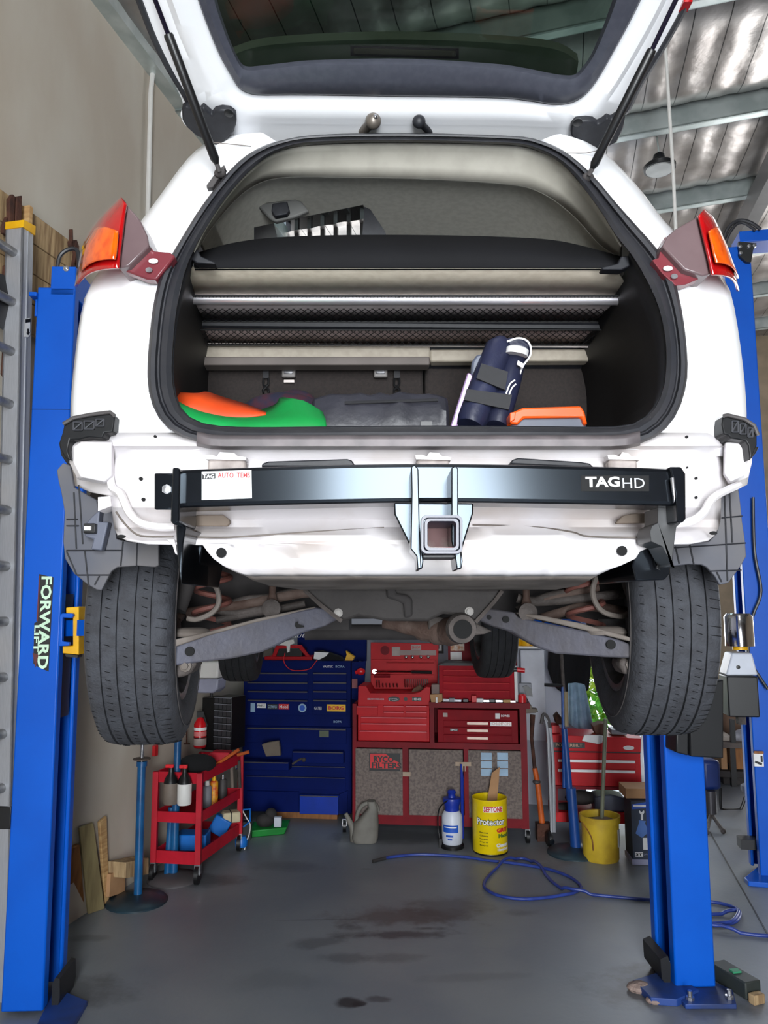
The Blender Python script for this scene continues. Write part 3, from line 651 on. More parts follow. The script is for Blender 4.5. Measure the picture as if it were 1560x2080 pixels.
# scuffed sill plate below the seal
sill = MB(); r_ = []
for (yy, dY) in ((885, -.026), (893, -.032), (905, -.03), (912, .0)):
    r_.append([P(x, yy - (6 * ((x - 848) / 420) ** 2 if 0 else 0) - 26 * max(0, (abs(x - 848) - 400) / 90) ** 2, 1.62 + dY) for x in range(400, 1301, 30)])
sill.loft(r_); build('sill_scuff_plate', sill, mat('scuffed grey sill plastic', (112, 104, 106), .5, c2=(92, 86, 88), scale=14), car, solid=.004)
# ---- quarter panels
def quarter(rows, sgn):
    mb = MB(); r0 = []; r1 = []; r2 = []; r3 = []; r4 = []; r5 = []; r6 = []
    for (ax, ay, sx, sy, ys) in rows:
        A_ = P(ax, ay, Ya(ay) + .012); S_ = P(sx, sy, ys)
        r0.append(P(ax + sgn * -14, ay, Ya(ay) + .03)); r1.append(A_)
        m1 = A_.lerp(S_, .5) + Vector((0, -.035 - .03 * (ys - 1.8), 0)); r2.append(m1)
        m2 = A_.lerp(S_, .82) + Vector((0, -.035, 0)); r3.append(m2)
        r4.append(S_)
        off = .03 * (S_.y)
        r5.append(S_ + Vector((-.045 * .9 + sgn * .00, .9, .02))); r6.append(S_ + Vector((-.08 - sgn * .05, 2.2, -.0)))
    mb.loft([r0, r1, r2, r3, r4, r5, r6]); return mb
LQ = [(560, 289, 520, 284, 1.9), (520, 304, 440, 283, 1.98), (482, 331, 405, 298, 2.02), (450, 366, 374, 322, 2.04), (420, 404, 338, 372, 2.02), (385, 456, 290, 440, 2.0), (350, 515, 230, 512, 1.95), (328, 558, 163, 576, 1.9), (313, 615, 148, 640, 1.88), (304, 690, 137, 730, 1.87), (300, 760, 130, 800, 1.86), (303, 805, 127, 850, 1.85), (320, 848, 128, 872, 1.84), (352, 880, 132, 900, 1.84), (392, 900, 135, 925, 1.83), (430, 912, 138, 940, 1.83)]
RQ = [(1100, 286, 1150, 290, 1.9), (1140, 303, 1205, 300, 1.98), (1180, 333, 1240, 325, 2.02), (1215, 368, 1268, 356, 2.04), (1250, 410, 1318, 408, 2.02), (1290, 455, 1348, 462, 2.0), (1330, 500, 1400, 505, 1.95), (1360, 540, 1492, 575, 1.9), (1378, 600, 1506, 640, 1.88), (1389, 660, 1519, 730, 1.87), (1395, 740, 1527, 800, 1.86), (1393, 790, 1531, 850, 1.85), (1374, 840, 1531, 872, 1.84), (1340, 880, 1529, 900, 1.84), (1304, 900, 1527, 925, 1.83), (1262, 912, 1525, 940, 1.83)]
build('quarter_panel', quarter(LQ, -1), white_paint, car, sub=1)
build('quarter_panel', quarter(RQ, 1), white_paint, car, sub=1)
# ---- rear panel (bare body where the bumper was)
def interp(tab, y):
    for i in range(len(tab) - 1):
        if tab[i][0] <= y <= tab[i + 1][0]:
            t = (y - tab[i][0]) / (tab[i + 1][0] - tab[i][0]); return [a + (b - a) * t for a, b in zip(tab[i][1:], tab[i + 1][1:])]
    return list(tab[-1][1:])
TAB = [(880, 131, 1529, 1.645), (897, 132, 1528, 1.632), (905, 134, 1527, 1.63), (912, 136, 1526, 1.65), (930, 139, 1524, 1.665), (950, 140, 1523, 1.65), (985, 150, 1516, 1.65), (1000, 186, 1480, 1.65), (1008, 226, 1463, 1.65), (1030, 228, 1463, 1.655), (1055, 231, 1462, 1.705), (1072, 233, 1458, 1.70), (1088, 239, 1451, 1.64), (1098, 258, 1439, 1.62), (1104, 300, 1400, 1.62), (1107, 412, 1332, 1.618), (1120, 421, 1300, 1.615), (1135, 434, 1290, 1.615), (1148, 452, 1262, 1.615), (1155, 466, 1240, 1.62), (1163, 484, 1222, 1.63), (1169, 500, 1210, 1.64), (1178, 515, 1195, 1.74), (1188, 545, 1175, 1.85), (1196, 610, 1130, 2.0), (1190, 620, 1120, 2.4)]
rows = []
ys_ = [t[0] for t in TAB]
for k, t in enumerate(TAB):
    y, xl, xr, Y = t; row = []
    for i in range(81):
        u = i / 80; x = xl + (xr - xl) * u
        tt = abs(x - 835) / 700.0
        d = Y + (.24 * max(0, (tt - .74) / .26) ** 2 if y < 1100 else 0)
        if 1040 < y < 1160:  # pressed swage: long raised pad either side of the centre
            for c0, c1, yc, h in ((500, 800, 1105, 10), (950, 1190, 1105, 12)):
                if c0 < x < c1:
                    w = min(1, (x - c0) / 70, (c1 - x) / 70); d += .034 * w * math.exp(-((y - yc) / 14.0) ** 2) - .012 * w * math.exp(-((y - 1075) / 12.0) ** 2)
        if 1060 < y < 1100 and x < 360: d += .02
        if 1130 < y < 1172:
            for cx_ in (600, 690, 820, 1045, 1130, 1215): d -= .012 * math.exp(-((x - cx_ + 95) / 13.0) ** 2)
        row.append(P(x, y, d))
    rows.append(row)
mb = MB(); mb.loft(rows[:22]); build('rear_panel', mb, white_prime, car, solid=.004)
mb = MB(); mb.loft(rows[21:]); build('spare_wheel_well', mb, under_body, car, solid=.004)
# holes, grommets and drain plugs
def disc(px, py, Y, rx, m, name, nrm=(0, -1, 0), th=.004, parent=car, ry=None):
    mb = MB(); c = P(px, py, Y); ry = ry or rx
    a = [c + Vector((rx * math.cos(t * math.pi / 10), 0, ry * math.sin(t * math.pi / 10))) for t in range(20)]
    mb.prism(a, Vector((0, -th, 0))); return build(name, mb, m, parent)
hole_m = mat('dark panel hole', (10, 10, 11), .9)  # black discs stand in for the darkness inside open holes
disc(450, 1123, 1.606, .0105, hole_m, 'body_hole'); disc(1263, 1119, 1.606, .0105, hole_m, 'body_hole')
for (x, y, r_) in ((316, 887, .003), (287, 973, .004), (292, 1015, .004), (1394, 888, .003), (1413, 972, .003), (1413, 1011, .003), (1395, 950, .002), (1380, 980, .002)):
    disc(x, y, 1.608 if y > 905 else 1.58, r_, hole_m, 'body_hole')
disc(247, 1090, 1.618, .009, hole_m, 'body_hole', ry=.004); disc(1448, 1083, 1.66, .008, hole_m, 'body_hole', ry=.004)
grom = mat('dark grey rubber grommet', (70, 66, 66), .6)
disc(173, 909, 1.70, .0155, grom, 'grommet', ry=.023, th=.012); disc(1507, 909, 1.74, .012, grom, 'grommet', ry=.022, th=.012)
for (x0, x1) in ((393, 468), (1250, 1326)):
    fr = Fr((0, 1.66), 0); mb = MB()
    sl_ = 6 if x0 < 600 else -6
    fr.poly(mb, [(x0, 1052), (x0 + 8, 1047), (x1 - 14, 1046), (x1 - 2 + min(0, sl_), 1055), (x1, 1062), (x1 - 6, 1069), (x0 + 4, 1069), (x0 - 2, 1062)] if x0 < 600 else [(x0, 1062), (x0 + 14, 1048), (x0 + 30, 1044), (x1 - 6, 1042), (x1, 1050), (x1 - 12, 1062), (x0 + 4, 1064)], -.004, .01)
    build('vent_plug', mb, mat('taupe vent rubber', (124, 110, 98), .7), car, bevel=.002)
# bolted seat brackets on the rear panel above the bar
for (x0, x1) in ((418, 500), (845, 916), (1236, 1300)):
    fr = Fr((0, 1.60), 0); mb = MB()
    fr.poly(mb, [(x0 - 2, 924), (x0 + 12, 923), (x0 + 22, 927), (x0 + 28, 918), (x1 - 24, 920), (x1 - 18, 926), (x1, 928), (x1, 935), (x0, 933)], 0, .03)
    build('bracket_flange', mb, white_prime, car, bevel=.001)
    mb = MB(); fr.pbx(mb, (x0 + 2, 932, x1 - 3, 960), .005, .035); build('bracket_block', mb, mat('grimy primer grey', (176, 166, 162), .6, c2=(140, 130, 126), scale=20), car, bevel=.006)
for pl in ([(530, 948), (533, 941), (545, 937), (705, 932), (715, 935), (723, 948)], [(1036, 942), (1040, 934), (1052, 930), (1180, 938), (1198, 941), (1208, 950)]):
    mb = MB(); Fr((0, 1.57), 0).poly(mb, pl, 0, .05); build('impact_bar_pad', mb, black_trim, car, bevel=.003)
# left body corner step (folded steel) and flange crease
def ridge(pts, r, m, name): mb = MB(); mb.tube(smooth_curve([P(*p) for p in pts], 4), r, 8); return build(name, mb, m, car)
ridge([(222, 955, 1.70), (228, 990, 1.68), (245, 1003, 1.655), (262, 1040, 1.65), (285, 1062, 1.645), (320, 1070, 1.64), (355, 1070, 1.64)], .009, white_prime, 'pressed_ridge')
ridge([(1500, 985, 1.74), (1450, 1010, 1.66), (1430, 1040, 1.65), (1405, 1058, 1.645), (1372, 1064, 1.64)], .009, white_prime, 'pressed_ridge')
ridge([(236, 1040, 1.66), (252, 1062, 1.64), (275, 1084, 1.622), (300, 1090, 1.618), (352, 1090, 1.618)], .0022, under_body, 'seam_sealer')
ridge([(375, 1090, 1.625), (450, 1092, 1.62), (520, 1088, 1.632), (640, 1080, 1.66), (780, 1072, 1.69)], .0018, under_body, 'seam_sealer')
ridge([(960, 1066, 1.69), (1080, 1070, 1.69), (1160, 1080, 1.655), (1200, 1090, 1.625), (1330, 1092, 1.615)], .0018, under_body, 'seam_sealer')
mb = MB(); fr = Fr((0, 1.612), 0); fr.poly(mb, [(340, 1096), (354, 1096), (357, 1110), (360, 1127), (356, 1124), (350, 1106)], 0, .01); build('flange_tab', mb, white_prime, car)
# white corner box under the lamp line (left), with step
mb = MB(); fr = Fr((0, 1.74), 0)
mb.loft([[P(x, y, 1.70) for x, y in ((142, 905), (160, 893), (232, 893), (232, 970), (215, 985), (158, 975), (140, 940))], [P(x, y, 1.665) for x, y in ((150, 908), (166, 898), (226, 899), (226, 966), (212, 978), (164, 968), (150, 938))]], True, True)
build('body_corner_box', mb, white_prime, car, bevel=.004)
mb = MB(); mb.loft([[P(x, y, 1.74) for x, y in ((1530, 905), (1515, 893), (1470, 893), (1468, 965), (1480, 985), (1520, 970), (1528, 940))], [P(x, y, 1.69) for x, y in ((1520, 908), (1510, 898), (1474, 899), (1472, 962), (1484, 978), (1512, 966), (1518, 938))]], True, True)
build('body_corner_box', mb, white_prime, car, bevel=.004)
mb = MB(); Fr((0, 1.70), 0).poly(mb, [(199, 1010), (224, 1008), (226, 1028), (199, 1038)], 0, .05); build('body_tab', mb, white_prime, car)
# ---- bumper side brackets
brk = mat('glossy black bracket plastic', (16, 17, 19), .4, c2=(22, 22, 24), scale=40, spec=.3)
for (poly, cells, tail) in (([(126, 880), (130, 862), (150, 850), (185, 843), (225, 838), (234, 846), (229, 878), (212, 879), (208, 890), (180, 888), (160, 893), (142, 892), (138, 915), (144, 935), (132, 930), (122, 912), (120, 898)], [(150, 858, 168, 874), (172, 856, 192, 872), (196, 852, 212, 866)], [(119, 898), (128, 900), (140, 930), (145, 935), (137, 944), (124, 925)]),
                            ([(1466, 862), (1468, 846), (1476, 844), (1510, 852), (1530, 865), (1538, 885), (1538, 905), (1530, 925), (1524, 935), (1520, 905), (1514, 895), (1498, 892), (1484, 890), (1480, 884), (1470, 882)], [(1486, 856, 1498, 878), (1502, 862, 1514, 882), (1518, 870, 1528, 888)], [(1518, 900), (1530, 905), (1542, 908), (1536, 920), (1526, 932)])):
    mb = MB(); fr = Fr((0, 1.66), 0); fr.poly(mb, poly, 0, .16); b_ = build('bumper_bracket', mb, brk, car, bevel=.003)
    mb = MB(); top = [poly[i] for i in range(1, 6)]
    mb.tube([fr.hit(x, y) - Vector((0, .004, 0)) for x, y in (top if poly[0][0] < 400 else poly[1:6])], .0045, 8); build('bracket_edge', mb, grom, b_)
    for (x0, y0, x1, y1) in cells:
        mb = MB()
        for q in (((x0, y0), (x1, y0)), ((x1, y0), (x1, y1)), ((x1, y1), (x0, y1)), ((x0, y1), (x0, y0)), ((x0, y1), (x1, y0))):
            mb.tube([fr.hit(*q[0]) - Vector((0, .003, 0)), fr.hit(*q[1]) - Vector((0, .003, 0))], .0018, 6)
        build('bracket_rib', mb, mat('grey plastic rib', (58, 59, 64), .4), b_)
    mb = MB(); Fr((0, 1.70), 0).poly(mb, tail, 0, .1); build('bracket_tail', mb, brk, b_, bevel=.002)
# ---- tail lamps
def lens_surf(outer, inner, Yo, Yi, Ym):  # two side curves, bulged between
    mb = MB(); n = 10; cols = []
    oo = smooth_curve([P(x, y, Yo) for x, y in outer], 5); ii = smooth_curve([P(x, y, Yi) for x, y in inner], 5)
    m_ = min(len(oo), len(ii))
    def rs(c, k): t = k / 24 * (len(c) - 1); i = min(int(t), len(c) - 2); return c[i].lerp(c[i + 1], t - i)
    for j in range(n + 1):
        s_ = j / n; cols.append([rs(oo, k).lerp(rs(ii, k), s_) + Vector((0, Ym * math.sin(math.pi * s_ * .5 + 0) * 0 - abs(Ym) * math.sin(math.pi * s_), 0)) for k in range(25)])
    mb.loft(cols); return mb
for side in (0, 1):
    if side == 0:
        outer = [(256, 414), (225, 428), (194, 455), (172, 495), (162, 535), (154, 582)]; inner = [(256, 414), (252, 445), (248, 480), (244, 515), (242, 540), (240, 545)]
        Ao = [(196, 478), (180, 505), (172, 535), (170, 560)]; Ai = [(246, 478), (244, 505), (242, 525), (240, 534)]
        backp = [(256, 414), (284, 446), (299, 478), (303, 500), (262, 540), (241, 545), (244, 515), (250, 470)]
        brkt = [(241, 545), (262, 535), (290, 470), (303, 488), (310, 509), (345, 512), (356, 520), (318, 568), (298, 567)]
        holes = [(312, 531, .011, .006), (303, 549, .008, .006)]
        low = [(240, 545), (154, 582), (158, 572), (163, 560), (241, 532)]
        glow = [(252, 418), (238, 430), (240, 470), (248, 470)]
    else:
        outer = [(1419, 438), (1443, 444), (1462, 475), (1478, 515), (1490, 550), (1499, 592)]; inner = [(1419, 438), (1426, 470), (1433, 500), (1440, 530), (1444, 550), (1446, 558)]
        Ao = [(1450, 478), (1468, 510), (1482, 545), (1492, 572)]; Ai = [(1432, 478), (1438, 505), (1443, 528), (1447, 541)]
        backp = [(1419, 438), (1372, 465), (1355, 480), (1345, 500), (1390, 548), (1428, 560), (1444, 556), (1436, 510), (1428, 475)]
        brkt = [(1345, 495), (1352, 480), (1362, 500), (1395, 548), (1428, 560), (1444, 556), (1392, 578), (1372, 580), (1345, 555), (1325, 528), (1338, 524)]
        holes = [(1356, 546, .011, .006), (1369, 562, .008, .006)]
        low = [(1446, 558), (1499, 592), (1496, 575), (1493, 565), (1445, 542)]
        glow = None
    s = -1 if side == 0 else 1
    mb = MB(); mb.prism([P(x, y, 1.72) for x, y in brkt], (0, .03, 0)); lb = build('tail_lamp', mb, lamp_side, car, bevel=.004)
    mb = MB(); mb.prism([P(x, y, 1.70) for x, y in backp], (-s * 0, .09, 0)); build('lamp_housing', mb, lamp_back, lb, bevel=.004)
    mb = lens_surf(outer, inner, 1.84, 1.685, .03); build('lamp_lens', mb, lamp_red, lb, solid=.006)
    mb = MB(); oo = smooth_curve([P(x, y, 1.80) for x, y in Ao], 4); ii = smooth_curve([P(x, y, 1.69) for x, y in Ai], 4)
    mb.loft([[a.lerp(b, j / 8) - Vector((0, .035 * math.sin(math.pi * (.12 + .76 * j / 8)) + .006, 0)) for a, b in zip(oo, ii)] for j in range(9)])
    build('indicator_lens', mb, lamp_amb, lb, solid=.004)
    for (x, y, rx, ry) in holes:
        disc(x, y, 1.716, rx, white_paint if rx > .01 else zinc, 'lamp_screw', parent=lb, ry=ry, th=.003)
# ---- fender liners and hanging connector
Lp = [(128, 940), (143, 946), (150, 990), (196, 1015), (199, 1040), (230, 1035), (236, 1095), (260, 1100), (322, 1103), (322, 1148), (315, 1152), (280, 1149), (238, 1152), (226, 1160), (206, 1199), (196, 1198), (176, 1186), (150, 1165), (132, 1135), (128, 1100), (131, 1040), (124, 1000), (118, 975), (115, 955)]
Rp = [(1463, 1002), (1500, 992), (1504, 1020), (1508, 1060), (1514, 1100), (1516, 1130), (1505, 1150), (1480, 1184), (1462, 1188), (1452, 1170), (1436, 1152), (1426, 1147), (1400, 1146), (1366, 1150), (1366, 1110), (1372, 1100), (1440, 1100), (1455, 1085), (1463, 1060)]
def liner(poly, seams, parent=car):
    pts = [P(x, y, 1.80) for x, y in poly]
    mb = MB(); mb.prism(pts, (0, .012, 0)); o = build('fender_liner', mb, liner_mat, car, bevel=.002)
    for (a, b) in seams:
        mb = MB(); mb.tube([P(a[0], a[1], 1.797), P(b[0], b[1], 1.797)], .0016, 6); build('liner_seam', mb, black_trim, o)
    return o
lo_ = liner(Lp, [((172, 1118), (180, 1190)), ((135, 1118), (250, 1118)), ((250, 1100), (245, 1150)), ((279, 1100), (277, 1150)), ((155, 1168), (222, 1168)), ((150, 1000), (155, 1115)), ((135, 1055), (158, 1055)), ((135, 1068), (160, 1068)), ((192, 1188), (202, 1170)), ((135, 1120), (155, 1166)), ((160, 985), (168, 1105))])
mb = MB(); mb.tube(smooth_curve([P(x, y, 1.79) for x, y in ((1370, 1152), (1400, 1147), (1430, 1148), (1450, 1170), (1462, 1188))]), .003, 6)
ro_ = liner(Rp, [((1472, 1005), (1478, 1180)), ((1370, 1113), (1515, 1103)), ((1400, 1101), (1410, 1148)), ((1444, 1160), (1506, 1158)), ((1482, 1000), (1488, 1102)), ((1466, 1052), (1508, 1048)), ((1456, 1162), (1466, 1182)), ((1372, 1110), (1380, 1145))])
mb = MB(); Fr((0, 1.77), 0).poly(mb, [(200, 1060), (220, 1060), (206, 1118), (184, 1116), (190, 1095), (172, 1090), (170, 1068), (185, 1050), (203, 1034)], 0, .025); cbx = build('liner_bracket', mb, mat('grey bracket plastic', (84, 88, 102), .5), car, bevel=.003)
mb = MB(); Fr((0, 1.755), 0).pbx(mb, (169, 1063, 193, 1083), 0, .02); build('wiring_connector', mb, black_pl, cbx, bevel=.002)
mb = MB(); Fr((0, 1.75), 0).pbx(mb, (171, 1069, 184, 1077), 0, .008); build('connector_label', mb, label_w, cbx)
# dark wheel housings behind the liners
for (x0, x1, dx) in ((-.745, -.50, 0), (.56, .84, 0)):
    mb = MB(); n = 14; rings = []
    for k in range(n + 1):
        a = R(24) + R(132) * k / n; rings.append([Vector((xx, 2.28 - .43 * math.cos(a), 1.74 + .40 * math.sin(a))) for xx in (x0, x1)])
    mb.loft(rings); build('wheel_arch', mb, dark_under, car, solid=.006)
# ---- tow bar
tb = thing('tb', '', '', (0, 0, 0)); bpy.data.objects.remove(tb)
TBF = Fr((0, 1.485), R(0.6))
n_ = 40; rr = []
for k in range(n_ + 1):
    t = k / n_; x = 368 + (1372 - 368) * t; u = (t - .5) * 2
    yt = 941 + 9 * abs(u) ** 1.6 + (2 if u > 0 else 5) * max(0, abs(u) - .3); yb = 1019 + (11 if u < 0 else 8) * abs(u) ** 1.3
    a = TBF.hit(x, yt) ; b = TBF.hit(x, yb); h = .008
    D_ = .075
    rr.append([a + Vector((0, h, 0)), a + Vector((0, h * .3, -h * .3)), a + Vector((0, 0, -h)), b + Vector((0, 0, h)), b + Vector((0, h * .3, h * .3)), b + Vector((0, h, 0)), b + Vector((0, D_, 0)), a + Vector((0, D_, 0))])
mb = MB(); mb.loft(rr, True, True); bar = build('tow_bar', mb, tow_black, car, smooth=False)
def tpoly(pix, Y0, Y1, name, m=tow_black, bev=.003, parent=bar):
    mb = MB(); Fr((0, Y0), 0).poly(mb, pix, 0, Y1 - Y0); return build(name, mb, m, parent, bevel=bev)
tpoly([(313, 961), (352, 961), (352, 1035), (313, 1035)], 1.50, 1.51, 'mount_plate')
mb = MB(); c = P(339, 994, 1.50); mb.lathe(c, [(.010, 0), (.010, .003), (.0075, .003), (.0075, .009), (0, .010)], 6, axis=(0, -1, 0)); build('bolt', mb, zinc, bar)
tpoly([(350, 950), (363, 950), (366, 958), (364, 1060), (352, 1066), (346, 1058)], 1.465, 1.60, 'end_plate')
tpoly([(1360, 948), (1384, 948), (1393, 962), (1394, 1055), (1386, 1062), (1376, 1060), (1374, 1030), (1372, 1000)], 1.465, 1.60, 'end_plate')
tpoly([(357, 1060), (378, 1070), (372, 1105), (368, 1188), (362, 1150), (358, 1100)], 1.52, 1.75, 'side_arm')
tpoly([(370, 1105), (413, 1106), (404, 1150), (396, 1190), (375, 1186), (368, 1160)], 1.66, 1.9, 'chassis_rail_bracket')
tpoly([(1336, 1030), (1384, 1032), (1382, 1064), (1374, 1070), (1364, 1150), (1368, 1152), (1345, 1110), (1322, 1100), (1320, 1080), (1324, 1068), (1336, 1062)], 1.52, 1.60, 'side_arm', mat('dark grey coated steel', (42, 43, 45), .4))
tpoly([(1296, 1102), (1332, 1100), (1362, 1140), (1362, 1165), (1350, 1178), (1292, 1180), (1284, 1150)], 1.62, 1.9, 'chassis_rail_bracket')
tpoly([(1363, 970), (1370, 968), (1373, 1010), (1370, 1022)], 1.462, 1.470, 'weld_bead', zinc)
# receiver
tpoly([(800, 1021), (962, 1022), (961, 1044), (938, 1118), (930, 1125), (850, 1125), (842, 1138), (838, 1120), (801, 1045)], 1.478, 1.486, 'gusset_plate')
for pts in ([(835, 948), (842, 944), (850, 952), (852, 1050), (856, 1155), (848, 1157), (846, 1130), (834, 1115), (836, 1000)], [(917, 950), (925, 946), (931, 952), (931, 1040), (937, 1120), (936, 1155), (928, 1157), (924, 1130), (917, 1100)]):
    tpoly(pts, 1.385, 1.485, 'receiver_side_plate', bev=.002)
def rsq(x0, y0, x1, y1, r, Y, n=5):
    out = []
    for (cx_, cy_, a0) in ((x1 - r, y0 + r, -90), (x1 - r, y1 - r, 0), (x0 + r, y1 - r, 90), (x0 + r, y0 + r, 180)):
        for k in range(n + 1):
            a = R(a0 + 90 * k / n); out.append(P(cx_ + r * math.cos(a), cy_ + r * math.sin(a), Y))
    return out
def sqtube(x0, y0, x1, y1, w, r, Y0, L, name, m):
    o = rsq(x0, y0, x1, y1, r, Y0); i_ = rsq(x0 + w, y0 + w, x1 - w, y1 - w, max(r - w * .6, 2), Y0)
    v = Vector((0, L, 0)); mb = MB(); mb.loft([[p + Vector((0, .004, 0)) for p in o], [p.lerp(q, .12) for p, q in zip(o, i_)], [q.lerp(p, .12) for p, q in zip(o, i_)], [p + Vector((0, .003, 0)) for p in i_]], True)
    mb.loft([[p + Vector((0, .004, 0)) for p in o], [p + v for p in o]], True); mb.loft([[p + Vector((0, .003, 0)) for p in i_], [p + v for p in i_]], True)
    return build(name, mb, m, bar)
gl_steel = mat('satin violet black enamel', (52, 54, 74), .3, c2=(46, 48, 66), scale=40, spec=.4)
sqtube(855, 1046, 940, 1125, 6, 12, 1.335, .02, 'receiver_collar', gl_steel)
sqtube(862, 1052, 933, 1119, 7, 11, 1.342, .20, 'receiver_tube', gl_steel)
sqtube(867, 1057, 928, 1113, 2, 7, 1.36, .185, 'receiver_bore', tow_in)
mb = MB(); mb.prism([P(x, y, 1.470) for x, y in ((868, 1058), (928, 1058), (928, 1113), (868, 1113))], (0, .004, 0)); build('bore_back', mb, mat('dark reddish bore end', (96, 60, 60), .6, c2=(120, 104, 98), scale=18), bar)
for x in (852, 932):
    mb = MB(); q = P(x + 2, 1140, 1.40); mb.prism([P(xx, yy, 1.39) for xx, yy in ((x - 3, 1120), (x + 6, 1120), (x + 8, 1140), (x + 6, 1155), (x - 1, 1157), (x - 4, 1150))], (0, .012, 0)); build('chain_loop', mb, tow_black, bar, bevel=.002)
mb = MB(); Fr((0, 1.40), 0).pbx(mb, (858, 1126, 928, 1134), 0, .06); build('receiver_web', mb, MATS['dark grey coated steel'], bar, bevel=.002)
# stickers on the bar
tN = TBF.N * -.0016
def onbar(pix, d, m, name, parent=bar):
    mb = MB(); TBF.poly(mb, pix, -d, -d + .001); return build(name, mb, m, parent, smooth=False)
sk = onbar([(410, 958), (511, 955), (512, 1012), (410, 1016)], .0013, label_w, 'product_sticker')
onbar([(411, 963), (438, 962), (438, 972), (411, 974)], .002, label_k, 'sticker_band', sk)
text('lettering', 'TAG', TBF.hit(413, 972) - TBF.N * .0022, TBF.U, (0, 0, 1), .008, text_w, sk, width=.022, bold=.02)
text('lettering', 'AUTO ITEMS', TBF.hit(443, 971) - TBF.N * .002, TBF.U, (0, 0, 1), .010, label_r, sk, width=.063, bold=.01)
fx = mat('very dark badge panel', (14, 14, 16), .6, spec=.2)
bd = onbar([(1180, 966), (1318, 966), (1318, 998), (1180, 998)], .0013, fx, 'badge')
text('lettering', 'TAG', TBF.hit(1189, 990) - TBF.N * .002, TBF.U, (0, 0, 1), .0205, text_w, bd, width=.066, bold=.035)
text('lettering', 'HD', TBF.hit(1264, 992) - TBF.N * .002, TBF.U, (0, 0, 1), .0195, text_g, bd, width=.043)
# ---- interior
mb = MB(); low = []; 
# arch ring of the headliner edge
ARCH = [(398, 512), (420, 474), (440, 448), (470, 412), (505, 382), (545, 364), (600, 358), (700, 359), (820, 361), (940, 366), (1040, 374), (1085, 384), (1130, 408), (1175, 446), (1220, 496), (1262, 522)]
INU = [(394, 512), (415, 470), (436, 436), (466, 394), (500, 355), (542, 320), (595, 300), (700, 292), (820, 290), (940, 292), (1035, 295), (1090, 306), (1140, 332), (1192, 390), (1228, 442), (1262, 500)]
ar = smooth_curve([P(x, y, 1.95) for x, y in ARCH], 6); iu = smooth_curve([P(x, y, Ya(y) + .02) for x, y in INU], 6)
mb.loft([iu, [a.lerp(b, .25) + Vector((0, 0, .006)) for a, b in zip(iu, ar)], [a.lerp(b, .7) + Vector((0, 0, .004)) for a, b in zip(iu, ar)], ar]); build('aperture_trim', mb, grey_trim, car, solid=.004)
for x, y in ((656, 319), (823, 317), (988, 327)):
    c = P(x, y, 1.95); mb = MB(); mb.sphere(c - Vector((0, 0, -.008)), .011, 8, (1.2, 1, .5)); build('trim_clip', mb, grey_trim, car)
# headliner: flat-ish roof lining with a sunroof opening
hb0 = [Vector(v) for v in ar]
hb1 = [Vector((v.x * 1.0 - .00, v.y + .03, v.z + .045)) for v in ar]
hb2 = [Vector((v.x * .98 - .02, 2.6, min(v.z + .05, 3.0))) for v in ar]
hb3 = [Vector((v.x * .95 - .06, 3.6, v.z - .04)) for v in ar]
mb = MB(); mb.loft([hb0, hb1, hb2, hb3]); mb.add([v for v in hb3], [tuple(range(len(hb3)))])
hl = build('headliner', mb, head_mat, car, solid=.006)
def cut(o, pix, Y0, Y1):
    mb = MB(); a = [P(x, y, Y0) for x, y in pix]; b = [P(x, y, Y1) for x, y in pix]
    mb.loft([a, b], True, True); me = bpy.data.meshes.new('c'); org = ORG[o.name]; me.from_pydata([v for v in mb.v], [], mb.f)
    bm = bmesh.new(); bm.from_mesh(me); bmesh.ops.recalc_face_normals(bm, faces=bm.faces); bm.to_mesh(me); bm.free()
    c = bpy.data.objects.new('c', me); COL.objects.link(c)
    bo = o.modifiers.new('b', 'BOOLEAN'); bo.operation = 'DIFFERENCE'; bo.solver = 'EXACT'; bo.object = c
    bpy.context.view_layer.update()
    nmesh = bpy.data.meshes.new_from_object(o.evaluated_get(bpy.context.evaluated_depsgraph_get()))
    o.modifiers.clear(); o.data = nmesh; bpy.data.objects.remove(c)
HOLE = [(516, 462), (600, 444), (738, 416), (742, 430), (742, 500), (516, 500)]
cut(hl, HOLE, 2.15, 4.4)
roof = MB(); roof.hexa([Vector((-.5, 2.12, 3.05)), Vector((.58, 2.14, 3.05)), Vector((.62, 3.9, 3.06)), Vector((-.72, 3.9, 3.06)), Vector((-.48, 2.12, 3.075)), Vector((.56, 2.14, 3.075)), Vector((.6, 3.9, 3.10)), Vector((-.7, 3.9, 3.10))])
rf = build('roof_panel', roof, white_paint, car); cut(rf, [(440, 440), (820, 370), (830, 520), (440, 520)], 2.15, 4.4)
# roof grab fitting (rear belt outlet)
mb = MB(); hf_ = Fr((0, 2.13), 0); hf_.poly(mb, [(521, 415), (535, 411), (600, 404), (612, 408), (628, 428), (600, 440), (560, 450), (548, 444)], 0, .02); gb = build('belt_outlet', mb, mat('dark grey soft plastic', (92, 92, 90), .6), car, bevel=.005)
mb = MB(); hf_.poly(mb, [(555, 420), (585, 416), (590, 434), (584, 442), (560, 446), (553, 436)], -.02, .0); build('belt_buckle', mb, black_trim, gb, bevel=.003)
mb = MB(); Fr((0, 2.16), 0).poly(mb, [(736, 478), (740, 420), (752, 425), (782, 470), (786, 482)], 0, .04); build('seat_belt_reel_cover', mb, black_trim, car)
# boot side walls and floor (lower half of the inner ring going forward)
low = [i for i in range(N) if ri[i][1] > 505]
# ring index starts at angle 0 (right), increases clockwise on screen (y down)
sel = [i for i in range(N)]
startL = [i for i in sel if ri[i][1] >= 500]
